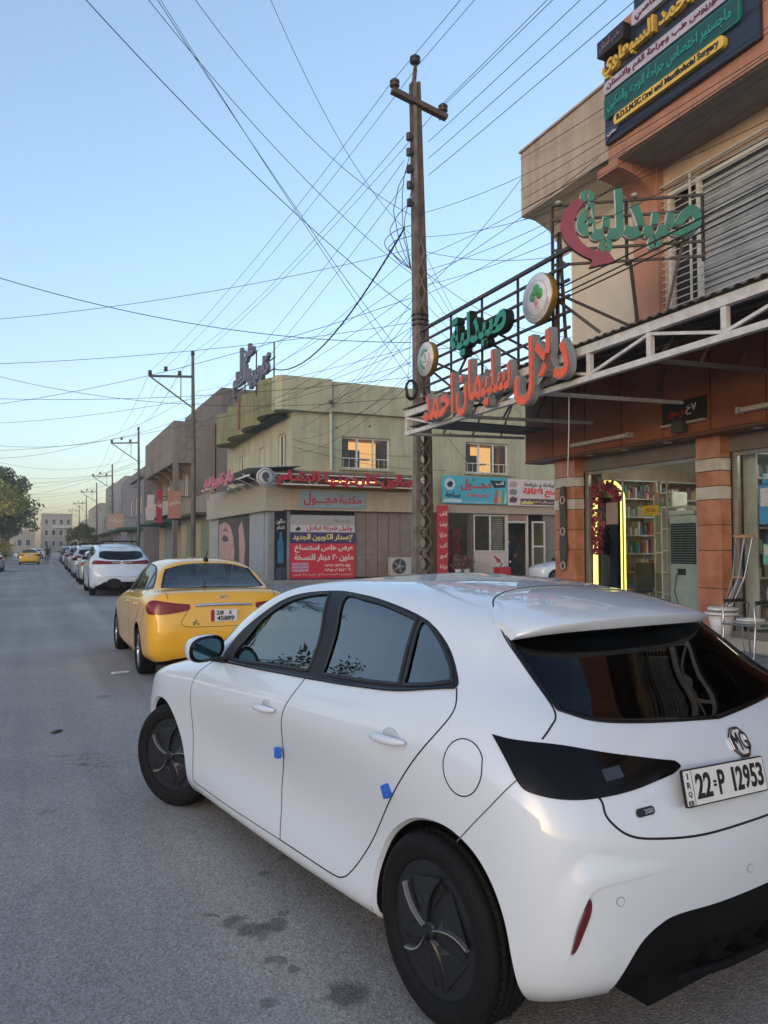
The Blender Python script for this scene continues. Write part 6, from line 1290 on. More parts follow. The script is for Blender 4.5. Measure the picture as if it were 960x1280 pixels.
# canopy, red salon letters, round emblem
t=thing('salon_canopy','thin corrugated canopy carrying red Arabic letters on the green corner building','canopy',(0,30.2,0)); tin=M('tin_sheet',(.20,.165,.13),.6,var=.3,scale=2)
v=[];f=[]; n=110
for i in range(n+1):
    x=8.2+6.65*i/n; w=.02*math.sin(x*2*math.pi/.22)
    for y,z in ((-1.25,4.52),(-.02,4.72)): v+=[(x,y,z+w),(x,y,z+w-.01)]
for i in range(n): a=4*i; f+=[(a,a+4,a+6,a+2),(a+1,a+3,a+7,a+5),(a,a+1,a+5,a+4)]
m=MB(); m.add(v,f); m.build('front_sheet',tin,t)
m=MB(); m.add([(7.3,-1.3,4.62),(9.48,-1.3,4.80),(9.48,8,4.80),(7.3,8,4.60),(7.3,-1.3,4.60),(9.48,-1.3,4.78),(9.48,8,4.78),(7.3,8,4.58)],[(0,1,2,3),(7,6,5,4),(0,4,5,1),(3,2,6,7),(0,3,7,4)]); m.build('street_sheet',M('sheet_blue',(.30,.34,.36),.5,metal=.2),t)
for x in np.linspace(8.4,14.7,7):
    m=MB(); m.bar((x,-1.2,4.45),(x,-.05,4.62),.045); m.build('bracket',frame_white,t)
    m=MB(); m.bar((x-.45,-1.15,4.10),(x,-1.15,4.44),.03); m.build('brace',frame_white,t); m=MB(); m.bar((x+.45,-1.15,4.10),(x,-1.15,4.44),.03); m.build('brace',frame_white,t)
m=MB(); m.bar((8.3,-1.18,4.46),(14.85,-1.18,4.46),.05); m.build('rail',frame_white,t); m=MB(); m.bar((8.3,-1.18,4.06),(14.85,-1.18,4.06),.05); m.build('rail',frame_white,t)
for y in np.linspace(0,7.5,6): m=MB(); m.bar((7.4,y,4.5),(8.35,y,4.1),.04); m.build('street_bracket',frame_white,t)
m=MB(); m.bar((7.4,-1.2,4.35),(7.4,7.9,4.33),.06); m.build('street_rail',frame_white,t)
redL=M('letter_red',(.42,.02,.045),.45); t=thing('salon_sign','long row of red Arabic letters under the tin canopy, facing the forecourt','sign',(0,28.95,0))
for w_,xc,wd in (('الشام',9.35,1.75),('كاردينيا',11.6,2.4),('صالون',13.62,1.45)): text('word',w_,redL,t,(xc,0,3.98),(1,0,0),(0,0,1),width=wd,height=.62,depth=.07,bold=.035)
t=thing('salon_sign','pink Arabic salon letters on the street side of the tin canopy','sign',(7.25,0,0))
for w_,yc,wd in (('صالون',31.6,1.5),('كاردينيا',33.7,2.2),('الشام',35.9,1.6)): text('word',w_,M('letter_pink',(.50,.16,.20),.45),t,(0,yc,4.15),(0,-1,0),(0,0,1),width=wd,height=.62,depth=.07,bold=.035)
t=thing('round_emblem','round white salon emblem with a dark head outline on the canopy corner','emblem',(8.0,28.85,4.28))
MB().lathe([(0,-.05),(.36,-.05),(.36,.05),(0,.05)],'Y',n=32).build('disc',M('disc_white',(.50,.52,.53),.5),t)
MB().tube([(.30*math.cos(a),-.06,.30*math.sin(a)) for a in np.linspace(0,6.283,28)],.012,6,cap=False).build('ring',M('disc_ink',(.05,.06,.07),.5),t)
MB().prism([(-.02,.2),(.10,.16),(.14,.02),(.06,-.08),(.10,-.22),(-.05,-.16),(-.16,-.02),(-.14,.12)],-.066,-.051,axis='Y').build('head_outline',MATS['disc_ink'],t)
# roof sign in grey letters
t=thing('roof_sign','grey Arabic letters on a rooftop frame above the olive scalloped parapet','sign',(8.7,0,0)); gl_=M('letter_slate',(.13,.14,.18),.5)
for w_,yc,wd,zb,h in (('كاردينيا',32.3,3.4,8.55,1.05),('الشام',35.6,2.6,8.75,1.15),('صالون',33.9,1.7,9.95,.75)): text('word',w_,gl_,t,(0,yc,zb),(0,-1,0),(0,0,1),width=wd,height=h,depth=.15,bold=.05)
text('word','ا',gl_,t,(0,35.3,9.6),(0,-1,0),(0,0,1),width=.35,height=1.25,depth=.15,bold=.06)
for y,z in ((30.5,10.0),(31.9,9.6),(33.3,10.3),(35.3,10.0),(37.0,9.9)): m=MB(); m.bar((.08,y,8.3),(.08,y,z),.05); m.build('post',M('frame_dark',(0,0,0)),t)
for z in (8.9,9.35): m=MB(); m.bar((.1,30.4,z),(.1,37.2,z+.25),.04); m.build('rail',MATS['frame_dark'],t)
# sign panels
t=thing('library_sign','light blue panel with red Arabic writing on the beige corner fascia','sign',(11.14,29.9,3.2)); MB().box(-1.43,1.43,-.03,.01,0,.68).build('board',M('board_blue',(.22,.32,.36),.5,var=.06),t,bevel=.01)
text('word','مكتبة',M('letter_redink',(.45,.03,.05),.5),t,(.75,-.031,.12),(1,0,0),(0,0,1),width=1.0,height=.42,depth=.01,bold=.03); text('word','مجـــول',MATS['letter_redink'],t,(-.55,-.031,.08),(1,0,0),(0,0,1),width=1.45,height=.52,depth=.01,bold=.03)
t=thing('offer_banner','red, navy and white advertising banner with Arabic lines on the brown shutters','banner',(10.78,30.1,.33)); 
ink_=MATS['ink']
for nm,z0,z1,c in (('top_strip',2.0,2.58,(.33,.33,.33)),('white_strip',1.70+.18,2.0+.18,(.50,.48,.48)),('navy_strip',1.44,1.87,(.045,.03,.13)),('red_sheet',0,1.43,(.55,.02,.045))): MB().box(-1.40,1.40,-.03 if nm!='top_strip' else -.025,-.0,z0,z1).build(nm,M('ban_'+nm,c,.5,var=.06),t)
wl=M('letter_pale',(.70,.66,.60),.5); yl=M('letter_lemon',(.72,.66,.22),.5)
def bt(s_,mt,xc,z,w,h,b_=.03): text('line_of_letters',s_,mt,t,(xc,-.031,z),(1,0,0),(0,0,1),width=w,height=h,depth=.008,bold=b_)
bt('وكيل شركة تبادل',MATS['letter_redink'],.28,1.93,2.0,.24); bt('لإصدار الكوبون الجديد',yl,0,1.50,2.6,.32); bt('عرض خاص استنساخ',wl,.05,1.05,2.55,.33,.035); bt('ملون ٢٠ دينار للنسخة',wl,.05,.68,2.55,.32,.035)
for k in range(3): MB().box(-1.33,-.62,-.036,-.031,.28+k*.13,.38+k*.13).build('print_block',M('print_lilac',(.50,.30,.42),.5),t)
bt('٠٧٧٠١٧٩٠١٤',wl,.62,.46,1.2,.12); bt('٠٧٥٠٨١١٢٠٦',wl,.62,.28,1.2,.12); bt('كوبون استنساخ طباعة ليزر',wl,0,.10,2.6,.10,.01); MB().prism([(-1.2,2.0),(-1.05,2.12),(-.95,2.0),(-1.1,1.92)],-.035,-.031,axis='Y').build('bird_mark',ink_,t)
bt('صحيفة',M('letter_fadedgreen',(.25,.33,.22),.5),.8,2.27,.7,.22)
t=thing('salon_poster','tall black poster with a blue bottle beside the corner shop post','poster',(8.98,30.12,.22)); MB().box(-.25,.25,-.03,0,0,2.8).build('sheet',M('poster_black',(.015,.015,.022),.35,var=.3,scale=8),t)
MB().prism([(-.12,.75),(.12,.75),(.13,1.55),(.05,1.72),(.04,2.0),(-.04,2.0),(-.05,1.72),(-.13,1.55)],-.034,-.03,axis='Y').build('bottle_print',M('print_blue',(.05,.20,.33),.4,col2=(.02,.08,.16),scale=5),t)
text('lettering','صالون',M('letter_white',(0,0,0)),t,(0,-.031,2.3),(1,0,0),(0,0,1),width=.36,height=.22,depth=.005); text('lettering','الشام',MATS['letter_white'],t,(0,-.031,2.05),(1,0,0),(0,0,1),width=.3,height=.2,depth=.005)
MB().prism([(-.2,.1),(.2,.1),(.22,.5),(.05,.62),(-.2,.5)],-.034,-.03,axis='Y').build('foot_print',M('print_slate',(.06,.07,.11),.5,col2=(.02,.02,.03),scale=12),t)
# beauty mural on the street wall
t=thing('beauty_mural','printed mural of a made-up face on the street wall of the corner shop','mural',(8.54,0,.5))
MB().box(-.02,0,33.4,39.6,0,2.7).build('sheet',M('mural_dark',(.07,.06,.06),.5,var=.3,scale=1),t)
sk_=M('mural_skin',(.46,.30,.27),.6,var=.12,scale=1.5); hr=M('mural_hair',(.06,.05,.055),.6)
m=MB(); m.prism([(39.4,.02),(36.4,.02),(36.0,.9),(36.3,1.6),(36.9,2.1),(38.0,2.35),(39.4,2.2)],-.026,-.021,axis='X'); recalc(m.build('face_print',sk_,t))
m=MB(); m.prism([(38.7,1.55),(38.2,1.72),(37.5,1.6),(37.2,1.42),(37.9,1.36),(38.5,1.4)],-.031,-.027,axis='X'); recalc(m.build('eye_print',hr,t)); m=MB(); m.prism([(38.9,1.85),(38.0,2.05),(37.1,1.8),(38.0,1.92)],-.031,-.027,axis='X'); recalc(m.build('brow_print',hr,t))
m=MB(); m.prism([(36.9,.35),(36.3,.5),(36.2,.35),(36.6,.22)],-.031,-.027,axis='X'); recalc(m.build('lips_print',M('mural_lips',(.35,.08,.09),.5),t))
m=MB(); m.prism([(35.0,.02),(34.2,.02),(34.0,1.2),(34.6,2.3),(35.2,2.0)],-.026,-.021,axis='X'); recalc(m.build('profile_print',sk_,t))
MB().box(-.04,0,30.9,33.1,0,2.6).build('blue_door',M('door_bluegrey',(.30,.34,.37),.6),t)
# air conditioner outside the shutters
def ac(x,y,z,label,group=None):
    t=thing('air_conditioner',label,'air conditioner',(x,y,z),0,group); MB().box(-.48,.48,-.3,0,0,.75).build('casing',M('ac_white',(.42,.41,.37),.5,var=.08),t,bevel=.02)
    MB().lathe([(.30,-.315),(.33,-.315),(.33,-.30),(.30,-.30)],'Y',c=(-.1,0,.38),n=24).build('fan_ring',M('ac_grey',(.2,.2,.19),.5),t); MB().lathe([(0,-.304),(.30,-.304)][::-1],'Y',c=(-.1,0,.38),n=24).build('fan_well',M('fan_dark',(.03,.03,.03),.6),t)
    for k in range(5):
        a=k*1.2566; MB().bar((-.1,-.309,.38),(-.1+.26*math.cos(a),-.309,.38+.26*math.sin(a)),.09,.008,up=(0,1,0)).build('fan_blade',MATS['ac_grey'],t)
    MB().lathe([(0,-.32),(.06,-.32)][::-1],'Y',c=(-.1,0,.38),n=12).build('fan_hub',M('ac_white',(0,0,0)),t); MB().box(-.4,.4,-.28,-.05,-.06,-.001).build('stand',MATS['ac_grey'],t)
ac(14.1,29.9,.42,'white air conditioner unit standing against the brown shutters')
# banners over right shops
t=thing('shop_sign','turquoise shop sign with red Arabic writing over the glass display window','sign',(17.9,30.0,3.53)); MB().box(-1.66,1.68,-.12,0,0,1.22).build('board',M('board_turquoise',(.06,.36,.45),.5,var=.08,scale=1.2),t,bevel=.01)
def st(s_,mt,xc,z,w,h,b_=.03): text('line_of_letters',s_,mt,t,(xc,-.121,z),(1,0,0),(0,0,1),width=w,height=h,depth=.01,bold=b_)
st('مجـــول',MATS['letter_redink'],.05,.58,1.6,.55); st('للتجهيز والطباعة',M('letter_pinkred',(.62,.10,.14),.5),.15,.28,1.15,.22); st('2',ink_,-.1,1.02,.10,.13); st('سلعة',ink_,-1.15,.28,.75,.24); st('كتب',MATS['letter_white'],1.3,.86,.45,.2)
MB().prism([(x,z) for x,z in [(-1.30+.27*math.cos(a),.86+.27*math.sin(a)) for a in np.linspace(0,6.28,20,endpoint=False)]],-.125,-.121,axis='Y').build('round_mark',M('mark_pale',(.50,.60,.62),.5),t); MB().prism([(-1.45,.85),(-1.3,1.0),(-1.12,.92),(-1.2,.72),(-1.4,.72)],-.13,-.126,axis='Y').build('bird_mark',ink_,t)
MB().prism([(.75,.80+.28),(1.62,.80+.28),(1.55,.78),(1.0,.74)],-.123,-.1205,axis='Y').build('dark_patch',ink_,t)
for a,b_,c,c3 in ((.95,1.15,'red',(.5,.08,.05)),(1.18,1.32,'orange',(.75,.35,.05)),(1.35,1.5,'green',(.12,.35,.10)),(1.5,1.62,'white',(.5,.5,.5))): MB().prism([(a,.06),(b_,.06),(b_+.02,.62),(a+.12,.66)],-.125,-.121,axis='Y').build('pencil_print',M('pencil_'+c,c3,.5),t)
MB().box(-1.62,-.7,-.125,-.1205,.05,.2).build('footer_strip',M('mark_pale',(0,0,0)),t); MB().box(-.6,1.6,-.1245,-.1205,.03,.12).build('footer_strip',M('footer_teal',(.18,.42,.46),.5),t)
t=thing('shop_sign','white shop sign with bold red Arabic word beside the turquoise sign','sign',(21.3,30.0,3.50)); MB().box(-1.68,1.7,-.12,0,0,1.22).build('board',M('board_white',(.55,.49,.47),.5,var=.05),t,bevel=.01)
st('مصنع الاناقة',M('letter_brightred',(.65,.02,.02),.5),.3,.42,2.3,.42,.05); st('لخياطة و خياطة',M('letter_brown',(.12,.04,.03),.5),.15,.86,1.9,.24)
MB().box(-1.0,1.65,-.125,-.121,.06,.34).build('brown_strip',MATS['letter_brown'],t); text('line_of_letters','بدلات زي عربي وكل ما يخص الرجال',wl,t,(.33,-.126,.12),(1,0,0),(0,0,1),width=2.4,height=.14,depth=.005); MB().box(-.95,-.3,-.127,-.1255,.09,.2).build('yellow_patch',M('pencil_yellow',(.6,.5,.05),.5),t)
for k,z in enumerate((.15,.5,.85)): MB().prism([(-1.6,z),(-1.25,z-.02),(-1.15,z+.18),(-1.4,z+.28),(-1.58,z+.2)],-.125,-.121,axis='Y').build('photo_print',M('print_slate2_%d'%k,[(.12,.05,.06),(.20,.16,.15),(.42,.28,.30)][k],.5),t)
t=thing('vertical_banner','narrow red vertical banner with white Arabic writing at the shop corner','banner',(16.15,29.75,.4)); MB().box(-.27,.27,-.03,0,0,3.02).build('sheet',M('banner_red',(.45,.02,.035),.5,var=.1),t)
for k in range(6): text('line_of_letters',['طباعة','تصوير','كتب','هدايا','قرطاسية','العاب'][k],wl,t,(.04,-.031,.22+k*.46),(1,0,0),(0,0,1),width=.36,height=.26,depth=.005)
# flowers, pots, red box
def pot(x,y,label,h=.35,fl=None,cat='plant pot'):
    t=thing('flower_pot',label,cat,(x,y,.30),0); MB().lathe([(0,0),(.11,0),(.16,h),(.14,h),(.13,h-.03),(0,h-.03)],'Z',n=16).build('pot',M('pot_white',(.5,.5,.48),.5),t); r=random.Random(int(x*100)); f=MB()
    for k in range(160):
        c=Vector((r.gauss(0,.14),r.gauss(0,.14),h+abs(r.gauss(.28,.18)))); a=Vector((r.uniform(-1,1),r.uniform(-1,1),r.uniform(-1,1))).normalized()*.05; b=a.cross(Vector((r.random(),r.random(),.5))).normalized()*.04; f.add([c-a,c-b,c+a,c+b],[(0,1,2,3)])
    tag(f.build('foliage',fl or M('pot_leaves',(.10,.09,.07),.7,var=.4,scale=20,col2=(.25,.10,.11)),t),kind='stuff')
pot(16.85,29.6,'left white pot of dusky pink flowers before the display window'); pot(17.25,29.55,'right white pot of pink flowers before the display window')
t=thing('flower_stand','tall magenta flower arrangement inside the display window','flower arrangement',(17.3,30.6,.3)); r=random.Random(5); f=MB()
for k in range(260):
    z=r.uniform(.7,2.2); c=Vector((r.uniform(-.28,.28)*(1-.3*(z-.7)),r.uniform(-.15,.15),z)); a=Vector((r.uniform(-1,1),r.uniform(-1,1),r.uniform(-1,1))).normalized()*.06; b=a.cross(Vector((r.random(),r.random(),.5))).normalized()*.05; f.add([c-a,c-b,c+a,c+b],[(0,1,2,3)])
tag(f.build('blossom',M('flower_magenta',(.45,.02,.10),.6,var=.3,scale=20),t),kind='stuff'); MB().tube([(0,0,0),(0,0,1.0)],.04,8).build('stem',M('pot_leaves',(0,0,0)),t)
t=thing('red_box','small red box with open lid and white stuffing in front of the shop','box',(18.85,29.2,.30)); rb=M('box_red',(.42,.015,.025),.5)
MB().box(-.3,.3,-.25,.25,0,.42).build('body',rb,t,bevel=.02); m=MB(); m.obox((.02,.1,.62),.36,.26,.025,R=Euler((.5,.55,0)).to_matrix()); m.build('lid',rb,t)
f=MB(); r=random.Random(8)
for k in range(60): f.sphere((r.gauss(-.05,.16),r.gauss(-.05,.1),.46+abs(r.gauss(0,.10))),r.uniform(.03,.06),6)
tag(f.build('stuffing',M('stuff_white',(.6,.58,.56),.8),t),kind='stuff')
# ------------------------------------------------------------------ further buildings on the right side
def block(name,label,x0,x1,y0,y1,z1,mt,wins=(),extra=None):
    R=thing(name,label,'building',(x0,y0,0)); 
    fr=wall('X',0,.25,0,y1-y0,.0,z1,[w for w in wins]); fr.build('street_wall',mt,R)
    m=MB(); m.box(.25,x1-x0,0,.25,0,z1); m.build('near_wall',mt,R); m=MB(); m.box(.25,x1-x0,y1-y0-.25,y1-y0,0,z1); m.build('far_wall',mt,R); m=MB(); m.box(.25,x1-x0,.25,y1-y0-.25,z1-.5,z1-.3); m.build('roof',M('roof_grey',(0,0,0)),R); m=MB(); m.box(x1-x0-.25,x1-x0,.25,y1-y0-.25,0,z1); m.build('back_wall',mt,R)
    for (a,b_,c,d) in wins: window(R,'X',.14,a,b_,c,d,nu=2,fw=.07)
    if extra: extra(R)
    return R
gA=M('grey_render',(.165,.150,.140),.9,streak=.25,var=.12,scale=.6,detail=8); bB=M('brown_render',(.21,.185,.16),.9,streak=.3,var=.12,scale=.5,detail=8); pu=M('slate_render',(.18,.185,.215),.9,streak=.2,var=.08,scale=.5); pb=M('pale_far',(.32,.32,.32),.9,streak=.2,var=.08,scale=.3); dkr=M('dark_opening',(.02,.02,.02),.9); shg=M('shutter_teal',(.16,.23,.24),.6,var=.1); shb=M('shutter_buff',(.33,.28,.18),.7,var=.1)
def exS(R):
    M('awning_dark',(.06,.06,.06),.8)
    for k in range(4): m=MB(); m.box(-.04,-.0,.4+k*2.3,2.4+k*2.3,.2,3.0); m.build('shop_shutter',shb if k%2 else M('shutter_green',(.20,.22,.14),.7,var=.2),R)
    m=MB(); m.box(-.9,0,.0,9.4,3.35,3.5); m.build('shop_awning',MATS['awning_dark'],R)
    for k in range(3): m=MB(); m.box(1+k*1.6,2.3+k*1.6,-.04,-.001,.2,3.0); m.build('side_shutter',shb,R)
def exA(R):
    m=MB(); m.box(.3,8,-.04,-.0,6.2,6.35); m.build('string_course',gA,R)
block('grey_building','tall grey rendered building rising directly behind the green one','',0,0,0,0,None) if False else block('grey_building','tall dark grey building rising behind the green corner building and low shops',11.3,22,52,66,12.4,gA,[(3,4.6,6.2,7.8)],exA)
block('low_shops','row of low shuttered shops between the green and brown buildings',8.7,15,42.2,51.8,4.6,M('low_render',(.27,.24,.20),.9,streak=.3,var=.1),[],exS)
def exB(R):
    m=MB(); m.box(-1.25,.0,0,14.8,7.3,10.15); m.build('overhang',bB,R)
    for k in range(5): m=MB(); m.prism([(0,7.29),(-1.2,7.29),(0,6.4)],.4+k*3.2,.7+k*3.2,axis='Y'); recalc(m.build('bracket',M('bracket_brown',(.16,.10,.05),.8),R))
    m=MB(); m.box(-1.2,-.0,.2,14.6,3.9,4.1); m.build('balcony_slab',M('pale_far',(0,0,0)),R); m=MB(); m.box(-1.22,-1.1,.2,14.6,4.1,4.95); m.build('balcony_wall',M('balcony_pale',(.33,.31,.29),.85,var=.1),R)
    for k in range(4): m=MB(); m.box(-.05,-.0,.6+k*3.6,3.6+k*3.6,.2,3.2); m.build('shop_shutter',(shg,shb,shg,shb)[k],R)
    m=MB(); m.box(-1.20,-.9,-.0,.5,.2,7.29); m.build('corner_column',bB,R)
    m=MB(); m.box(-2.0,0,1,14,3.3,3.45); m.build('shop_awning',M('awning_green',(.02,.10,.06),.8),R)
block('brown_building','brown building with overhanging top storey and white balcony beyond the grey one',9.65,11.2,53.3,68.2,10.13,bB,[(1.5,3,5.2,6.8),(5.5,7,5.2,6.8),(9.5,11,5.2,6.8)],exB)
def exC(R):
    m=MB(); m.box(-.3,.0,0,9,7.6,7.9); m.build('cornice',pu,R); m=MB(); m.box(-1.8,0,.3,12,3.1,3.3); m.build('shop_awning',MATS['awning_green'],R)
    for k in range(3): m=MB(); m.box(-.05,0,.6+k*4,3.8+k*4,.2,3.0); m.build('shop_shutter',shg,R)
block('slate_building','slate blue rendered building with a cornice beyond the brown one',8.4,20,68.6,88,8.5,pu,[(1.5,3,4.6,6.2),(5,6.5,4.6,6.2),(9,10.5,4.6,6.2)],exC)
def exD(R):
    m=MB(); m.box(-1.2,0,.5,12,3.2,3.4); m.build('shop_awning',MATS['awning_dark'],R)
for i,(nm,lb,x0,y0,y1,h,mt) in enumerate([('pale_building','pale grey building with flat roof next beyond the slate blue one',8.8,88.5,104,9.4,pb),('dusty_building','dusty olive building halfway down the right side of the street',9.0,104.5,116,9.8,M('olive_far',(.25,.27,.23),.9)),('stone_building','stone coloured low building further down the right side',9.4,116,140,7.3,M('stone_far',(.33,.30,.27),.9)),('buff_building','buff building near the far end of the right side',9.9,141,170,9.2,M('buff_far',(.30,.28,.24),.9)),('terrace_building','long low terrace at the far end of the right side',10.6,171,225,8.0,pb)]):
    block(nm,lb,x0,x0+12,y0,y1,h,mt,[(1.5+k*4,3+k*4,4.4,5.9) for k in range(3)],exD)
R=thing('far_building','flat beige building closing the far end of the street','building',(1.6,250,0)); m=MB(); m.box(0,8.5,0,14,0,11.6); m.build('wall',M('far_beige',(.30,.28,.24),.9,var=.1,scale=.3),R); 
for i in range(4):
    for j in range(3): window(R,'Y',-.02,.8+i*2,2.0+i*2,1.8+j*3.2,3.6+j*3.2,nu=1,fw=.1)
m=MB(); m.box(3,8.4,-1,0,7.3,8.0); m.build('sign_band',M('far_band',(.5,.5,.48),.8),R)
for x0,y0,w,h,lb in ((-6,260,6,7,'low grey building far off at the left end of the street'),(-14,230,7,6,'low pale house far off behind the trees'),(12,235,9,9,'hazy cream building at the far right end of the street')):
    R=thing('far_building',lb,'building',(x0,y0,0)); m=MB(); m.box(0,w,0,12,0,h); m.build('wall',M('far_cream',(.33,.31,.27),.9,var=.1,scale=.3),R); window(R,'Y',-.02,1,2.4,2,4,nu=1,fw=.1); window(R,'Y',-.02,3.4,4.8,2,4,nu=1,fw=.1)
# street signs hung on the facades
for x,y,z,w,h,c,lb,s_ in ((7.05,46.5,3.3,.75,1.6,(.42,.20,.15),'upright orange sign on the grey building by the second power pole','ملابس'),(6.9,50.2,3.1,.36,2.1,(.36,.02,.04),'tall dark red vertical sign on the brown building','بوتيك'),(6.4,50.6,3.3,.42,1.6,(.55,.50,.50),'tall white vertical sign beside the dark red one','هاتف'),(5.9,74,3.2,1.4,1.4,(.40,.30,.26),'small buff sign jutting from the slate building','خياط')):
    t=thing('hanging_sign',lb,'sign',(x,y,z)); MB().box(0,w,-.06,.06,0,h).build('board',M('hs_%d'%int(y*10),c,.6,var=.1),t); text('word',s_,wl,t,(w/2,-.061,h*.45),(1,0,0),(0,0,1),width=w*.8,height=h*.25,depth=.01); MB().bar((w,0,h*.8),(8.6-x,0,h*.8),.05).build('bracket_arm',M('frame_dark',(0,0,0)),t)
# ------------------------------------------------------------------ poles
def pole1():
    t=thing('power_pole','tall laced steel power pole with a tilted crossarm beside the pharmacy canopy','power pole',(7.07,13.84,.18)); wd=M('pole_rust',(.115,.085,.065),.8,var=.3,scale=5,bump=.3,bscale=40); lt=M('pole_pale',(.20,.18,.155),.7,var=.3,scale=4)
    def cx(z): return -.0 if z<4 else -(z-4)*.022
    def hw(z): return .215-(min(z,11)*.0122)
    H=10.9
    for s_ in (-1,1):
        ps=[(0,.0)]; n=8; m=MB(); v=[];f=[]
        zs=[0,3.4,6,8.5,H]
        for z in zs:
            x=cx(z)+s_*(hw(z)-.0); w=.05
            for a,b in ((x-s_*.0,-.09),(x-s_*.10*(1-.3*z/H),-.09),(x-s_*.10*(1-.3*z/H),-.075),(x-s_*.02,-.075),(x-s_*.02,.075),(x-s_*.10*(1-.3*z/H),.075),(x-s_*.10*(1-.3*z/H),.09),(x,.09)): v.append((a,b,z))
        for i in range(len(zs)-1):
            for k in range(8): a=i*8+k; b=i*8+(k+1)%8; f.append((a,b,b+8,a+8))
        m.add(v,f); m.add([v[k] for k in range(len(v)-8,len(v))],[tuple(range(8))]); recalc(m.build('channel',lt if s_<0 else wd,t))
    z=.25; k=0
    while z<7.5:
        a=hw(z)-.05; st_=.42; 
        for y in (-.085,.085):
            m=MB(); m.bar((cx(z)-a*(1 if k%2 else -1),y,z),(cx(z+st_)+a*(1 if k%2 else -1),y,z+st_),.035,.012,up=(0,1,0)); m.build('lacing_bar',lt,t)
        for y in (-.095,.095):
            m=MB(); m.bar((cx(z)+a*(1 if k%2 else -1),y,z),(cx(z+st_)-a*(1 if k%2 else -1),y,z+st_),.035,.012,up=(0,1,0)); m.build('lacing_bar',lt,t)
        z+=st_; k+=1
    m=MB(); m.box(cx(7)-hw(7)+.02,cx(7)+hw(7)-.06,-.07,.07,4.6,H-.02); m.v=[(v[0]+(cx(v[2])-cx(7)),v[1],v[2]) for v in m.v]; m.build('infill_plate',wd,t)
    top=cx(H); ir=M('insulator_dark',(.03,.022,.02),.35)
    MB().tube([(top-.03,0,H),(top,0,H+.28),(top,0,H+.42)],[.05,.045,.02],8).build('top_spike',wd,t)
    MB().bar((-.72,-.1,10.56),(.52,-.1,10.28),.14,.10).build('crossarm',wd,t)
    def insul(x,y,z,r=.075,name='insulator'):
        MB().lathe([(0,0),(r*.5,0),(r,.03),(r,.06),(r*.6,.08),(r,.10),(r,.14),(r*.55,.18),(0,.19)],'Z',c=(x,y,z),n=12).build(name,ir,t)
    insul(-.66,-.1,10.62,.10); insul(.44,-.1,10.37,.10); insul(top,0,H+.40,.11)
    MB().tube([(.44,-.1,10.34),(.36,-.1,10.2)],.02,6).build('pin',ir,t)
    for z in (9.72,9.40,9.05,8.72,8.36):
        m=MB(); m.bar((cx(z)-hw(z)-.10,-.05,z),(cx(z)-hw(z)+.1,-.05,z),.05); m.build('bracket',ir,t)
        m=MB(); m.tube([(cx(z)-hw(z)-.10,-.05,z-.07),(cx(z)-hw(z)-.10,-.05,z+.07)],.055,10); m.build('shackle_insulator',ir,t)
    # bundled cable loops
    r=random.Random(12)
    for k in range(6):
        z0=r.uniform(7.2,9.6); pts=[]; R_=r.uniform(.15,.6)
        for i in range(9): a=i/8; pts.append((cx(8)-.22-R_*math.sin(math.pi*a)+r.uniform(-.02,.02),-.15+.05*r.random(),z0-a*r.uniform(1.2,1.3)*(z0-7.0)*.8))
        m=MB(); m.tube(catmull(pts,False,3),.008,5); m.build('cable_loop',M('wire_black',(.012,.012,.014),.6),t)
    for k in range(3): m=MB(); m.tube([(-.30+r.uniform(-.03,.03)+.11*math.cos(a),-.12+.02*k,4.55+.17*math.sin(a)*(1+.1*k)) for a in np.linspace(0,6.283,16)],.02,5,cap=False); m.build('cable_coil',MATS['wire_black'],t)
    for k,z in enumerate((5.9,6.0,6.1)): m=MB(); m.tube([(cx(z)+ (hw(z)+.03)*math.cos(a),.12*math.sin(a),z) for a in np.linspace(0,6.283,12)],.02,5,cap=False); m.build('strap',MATS['wire_black'],t)
    return t
pole1()
def pole_n(x,y,H,label,arm=2.05,lean=.0):
    t=thing('power_pole',label,'power pole',(x,y,0),0,'power poles along the right pavement'); gm=M('pole_grey',(.13,.12,.11),.8,var=.2,scale=3)
    MB().tube([(.12,0,0),(.10,0,H*.5),(lean-.0,0,H)],[.13,.11,.07],8).build('shaft',gm,t)
    MB().bar((.0,0,H-1.05),(-arm,0,H-1.2),.10).build('crossarm',gm,t); MB().bar((.05,0,H-2.6),(-arm*.95,0,H-1.25),.06).build('brace',gm,t); MB().bar((-.55,0,H-2.2),(-.55,0,H-1.1),.04).build('strut',gm,t)
    for xx,zz in ((-arm+.05,H-1.15),(-arm*.62,H-.9),(-arm*.30,H-1.05),(0,H-.02)): MB().lathe([(0,0),(.05,0),(.10,.05),(.10,.10),(.06,.13),(.10,.16),(.08,.22),(0,.24)],'Z',c=(xx,0,zz),n=10).build('insulator',MATS['insulator_dark'],t)
    for z in (H-3.2,H-4.0,H-4.6): MB().bar((-.3,0,z),(.35,0,z),.05).build('bracket',gm,t)
    return t
PX=[(6.85,38,10.95,'second power pole, with braced crossarm reaching over the road'),(7.35,64,10.95,'third power pole, before the brown building'),(7.7,91,10.6,'fourth power pole, before the pale buildings'),(7.9,118,10.6,'fifth power pole, small in the distance'),(8.1,146,10.4,'sixth power pole, far down the street'),(8.4,176,10.4,'seventh power pole, at the far end of the street')]
for x,y,H,lb in PX: pole_n(x,y,H,lb)
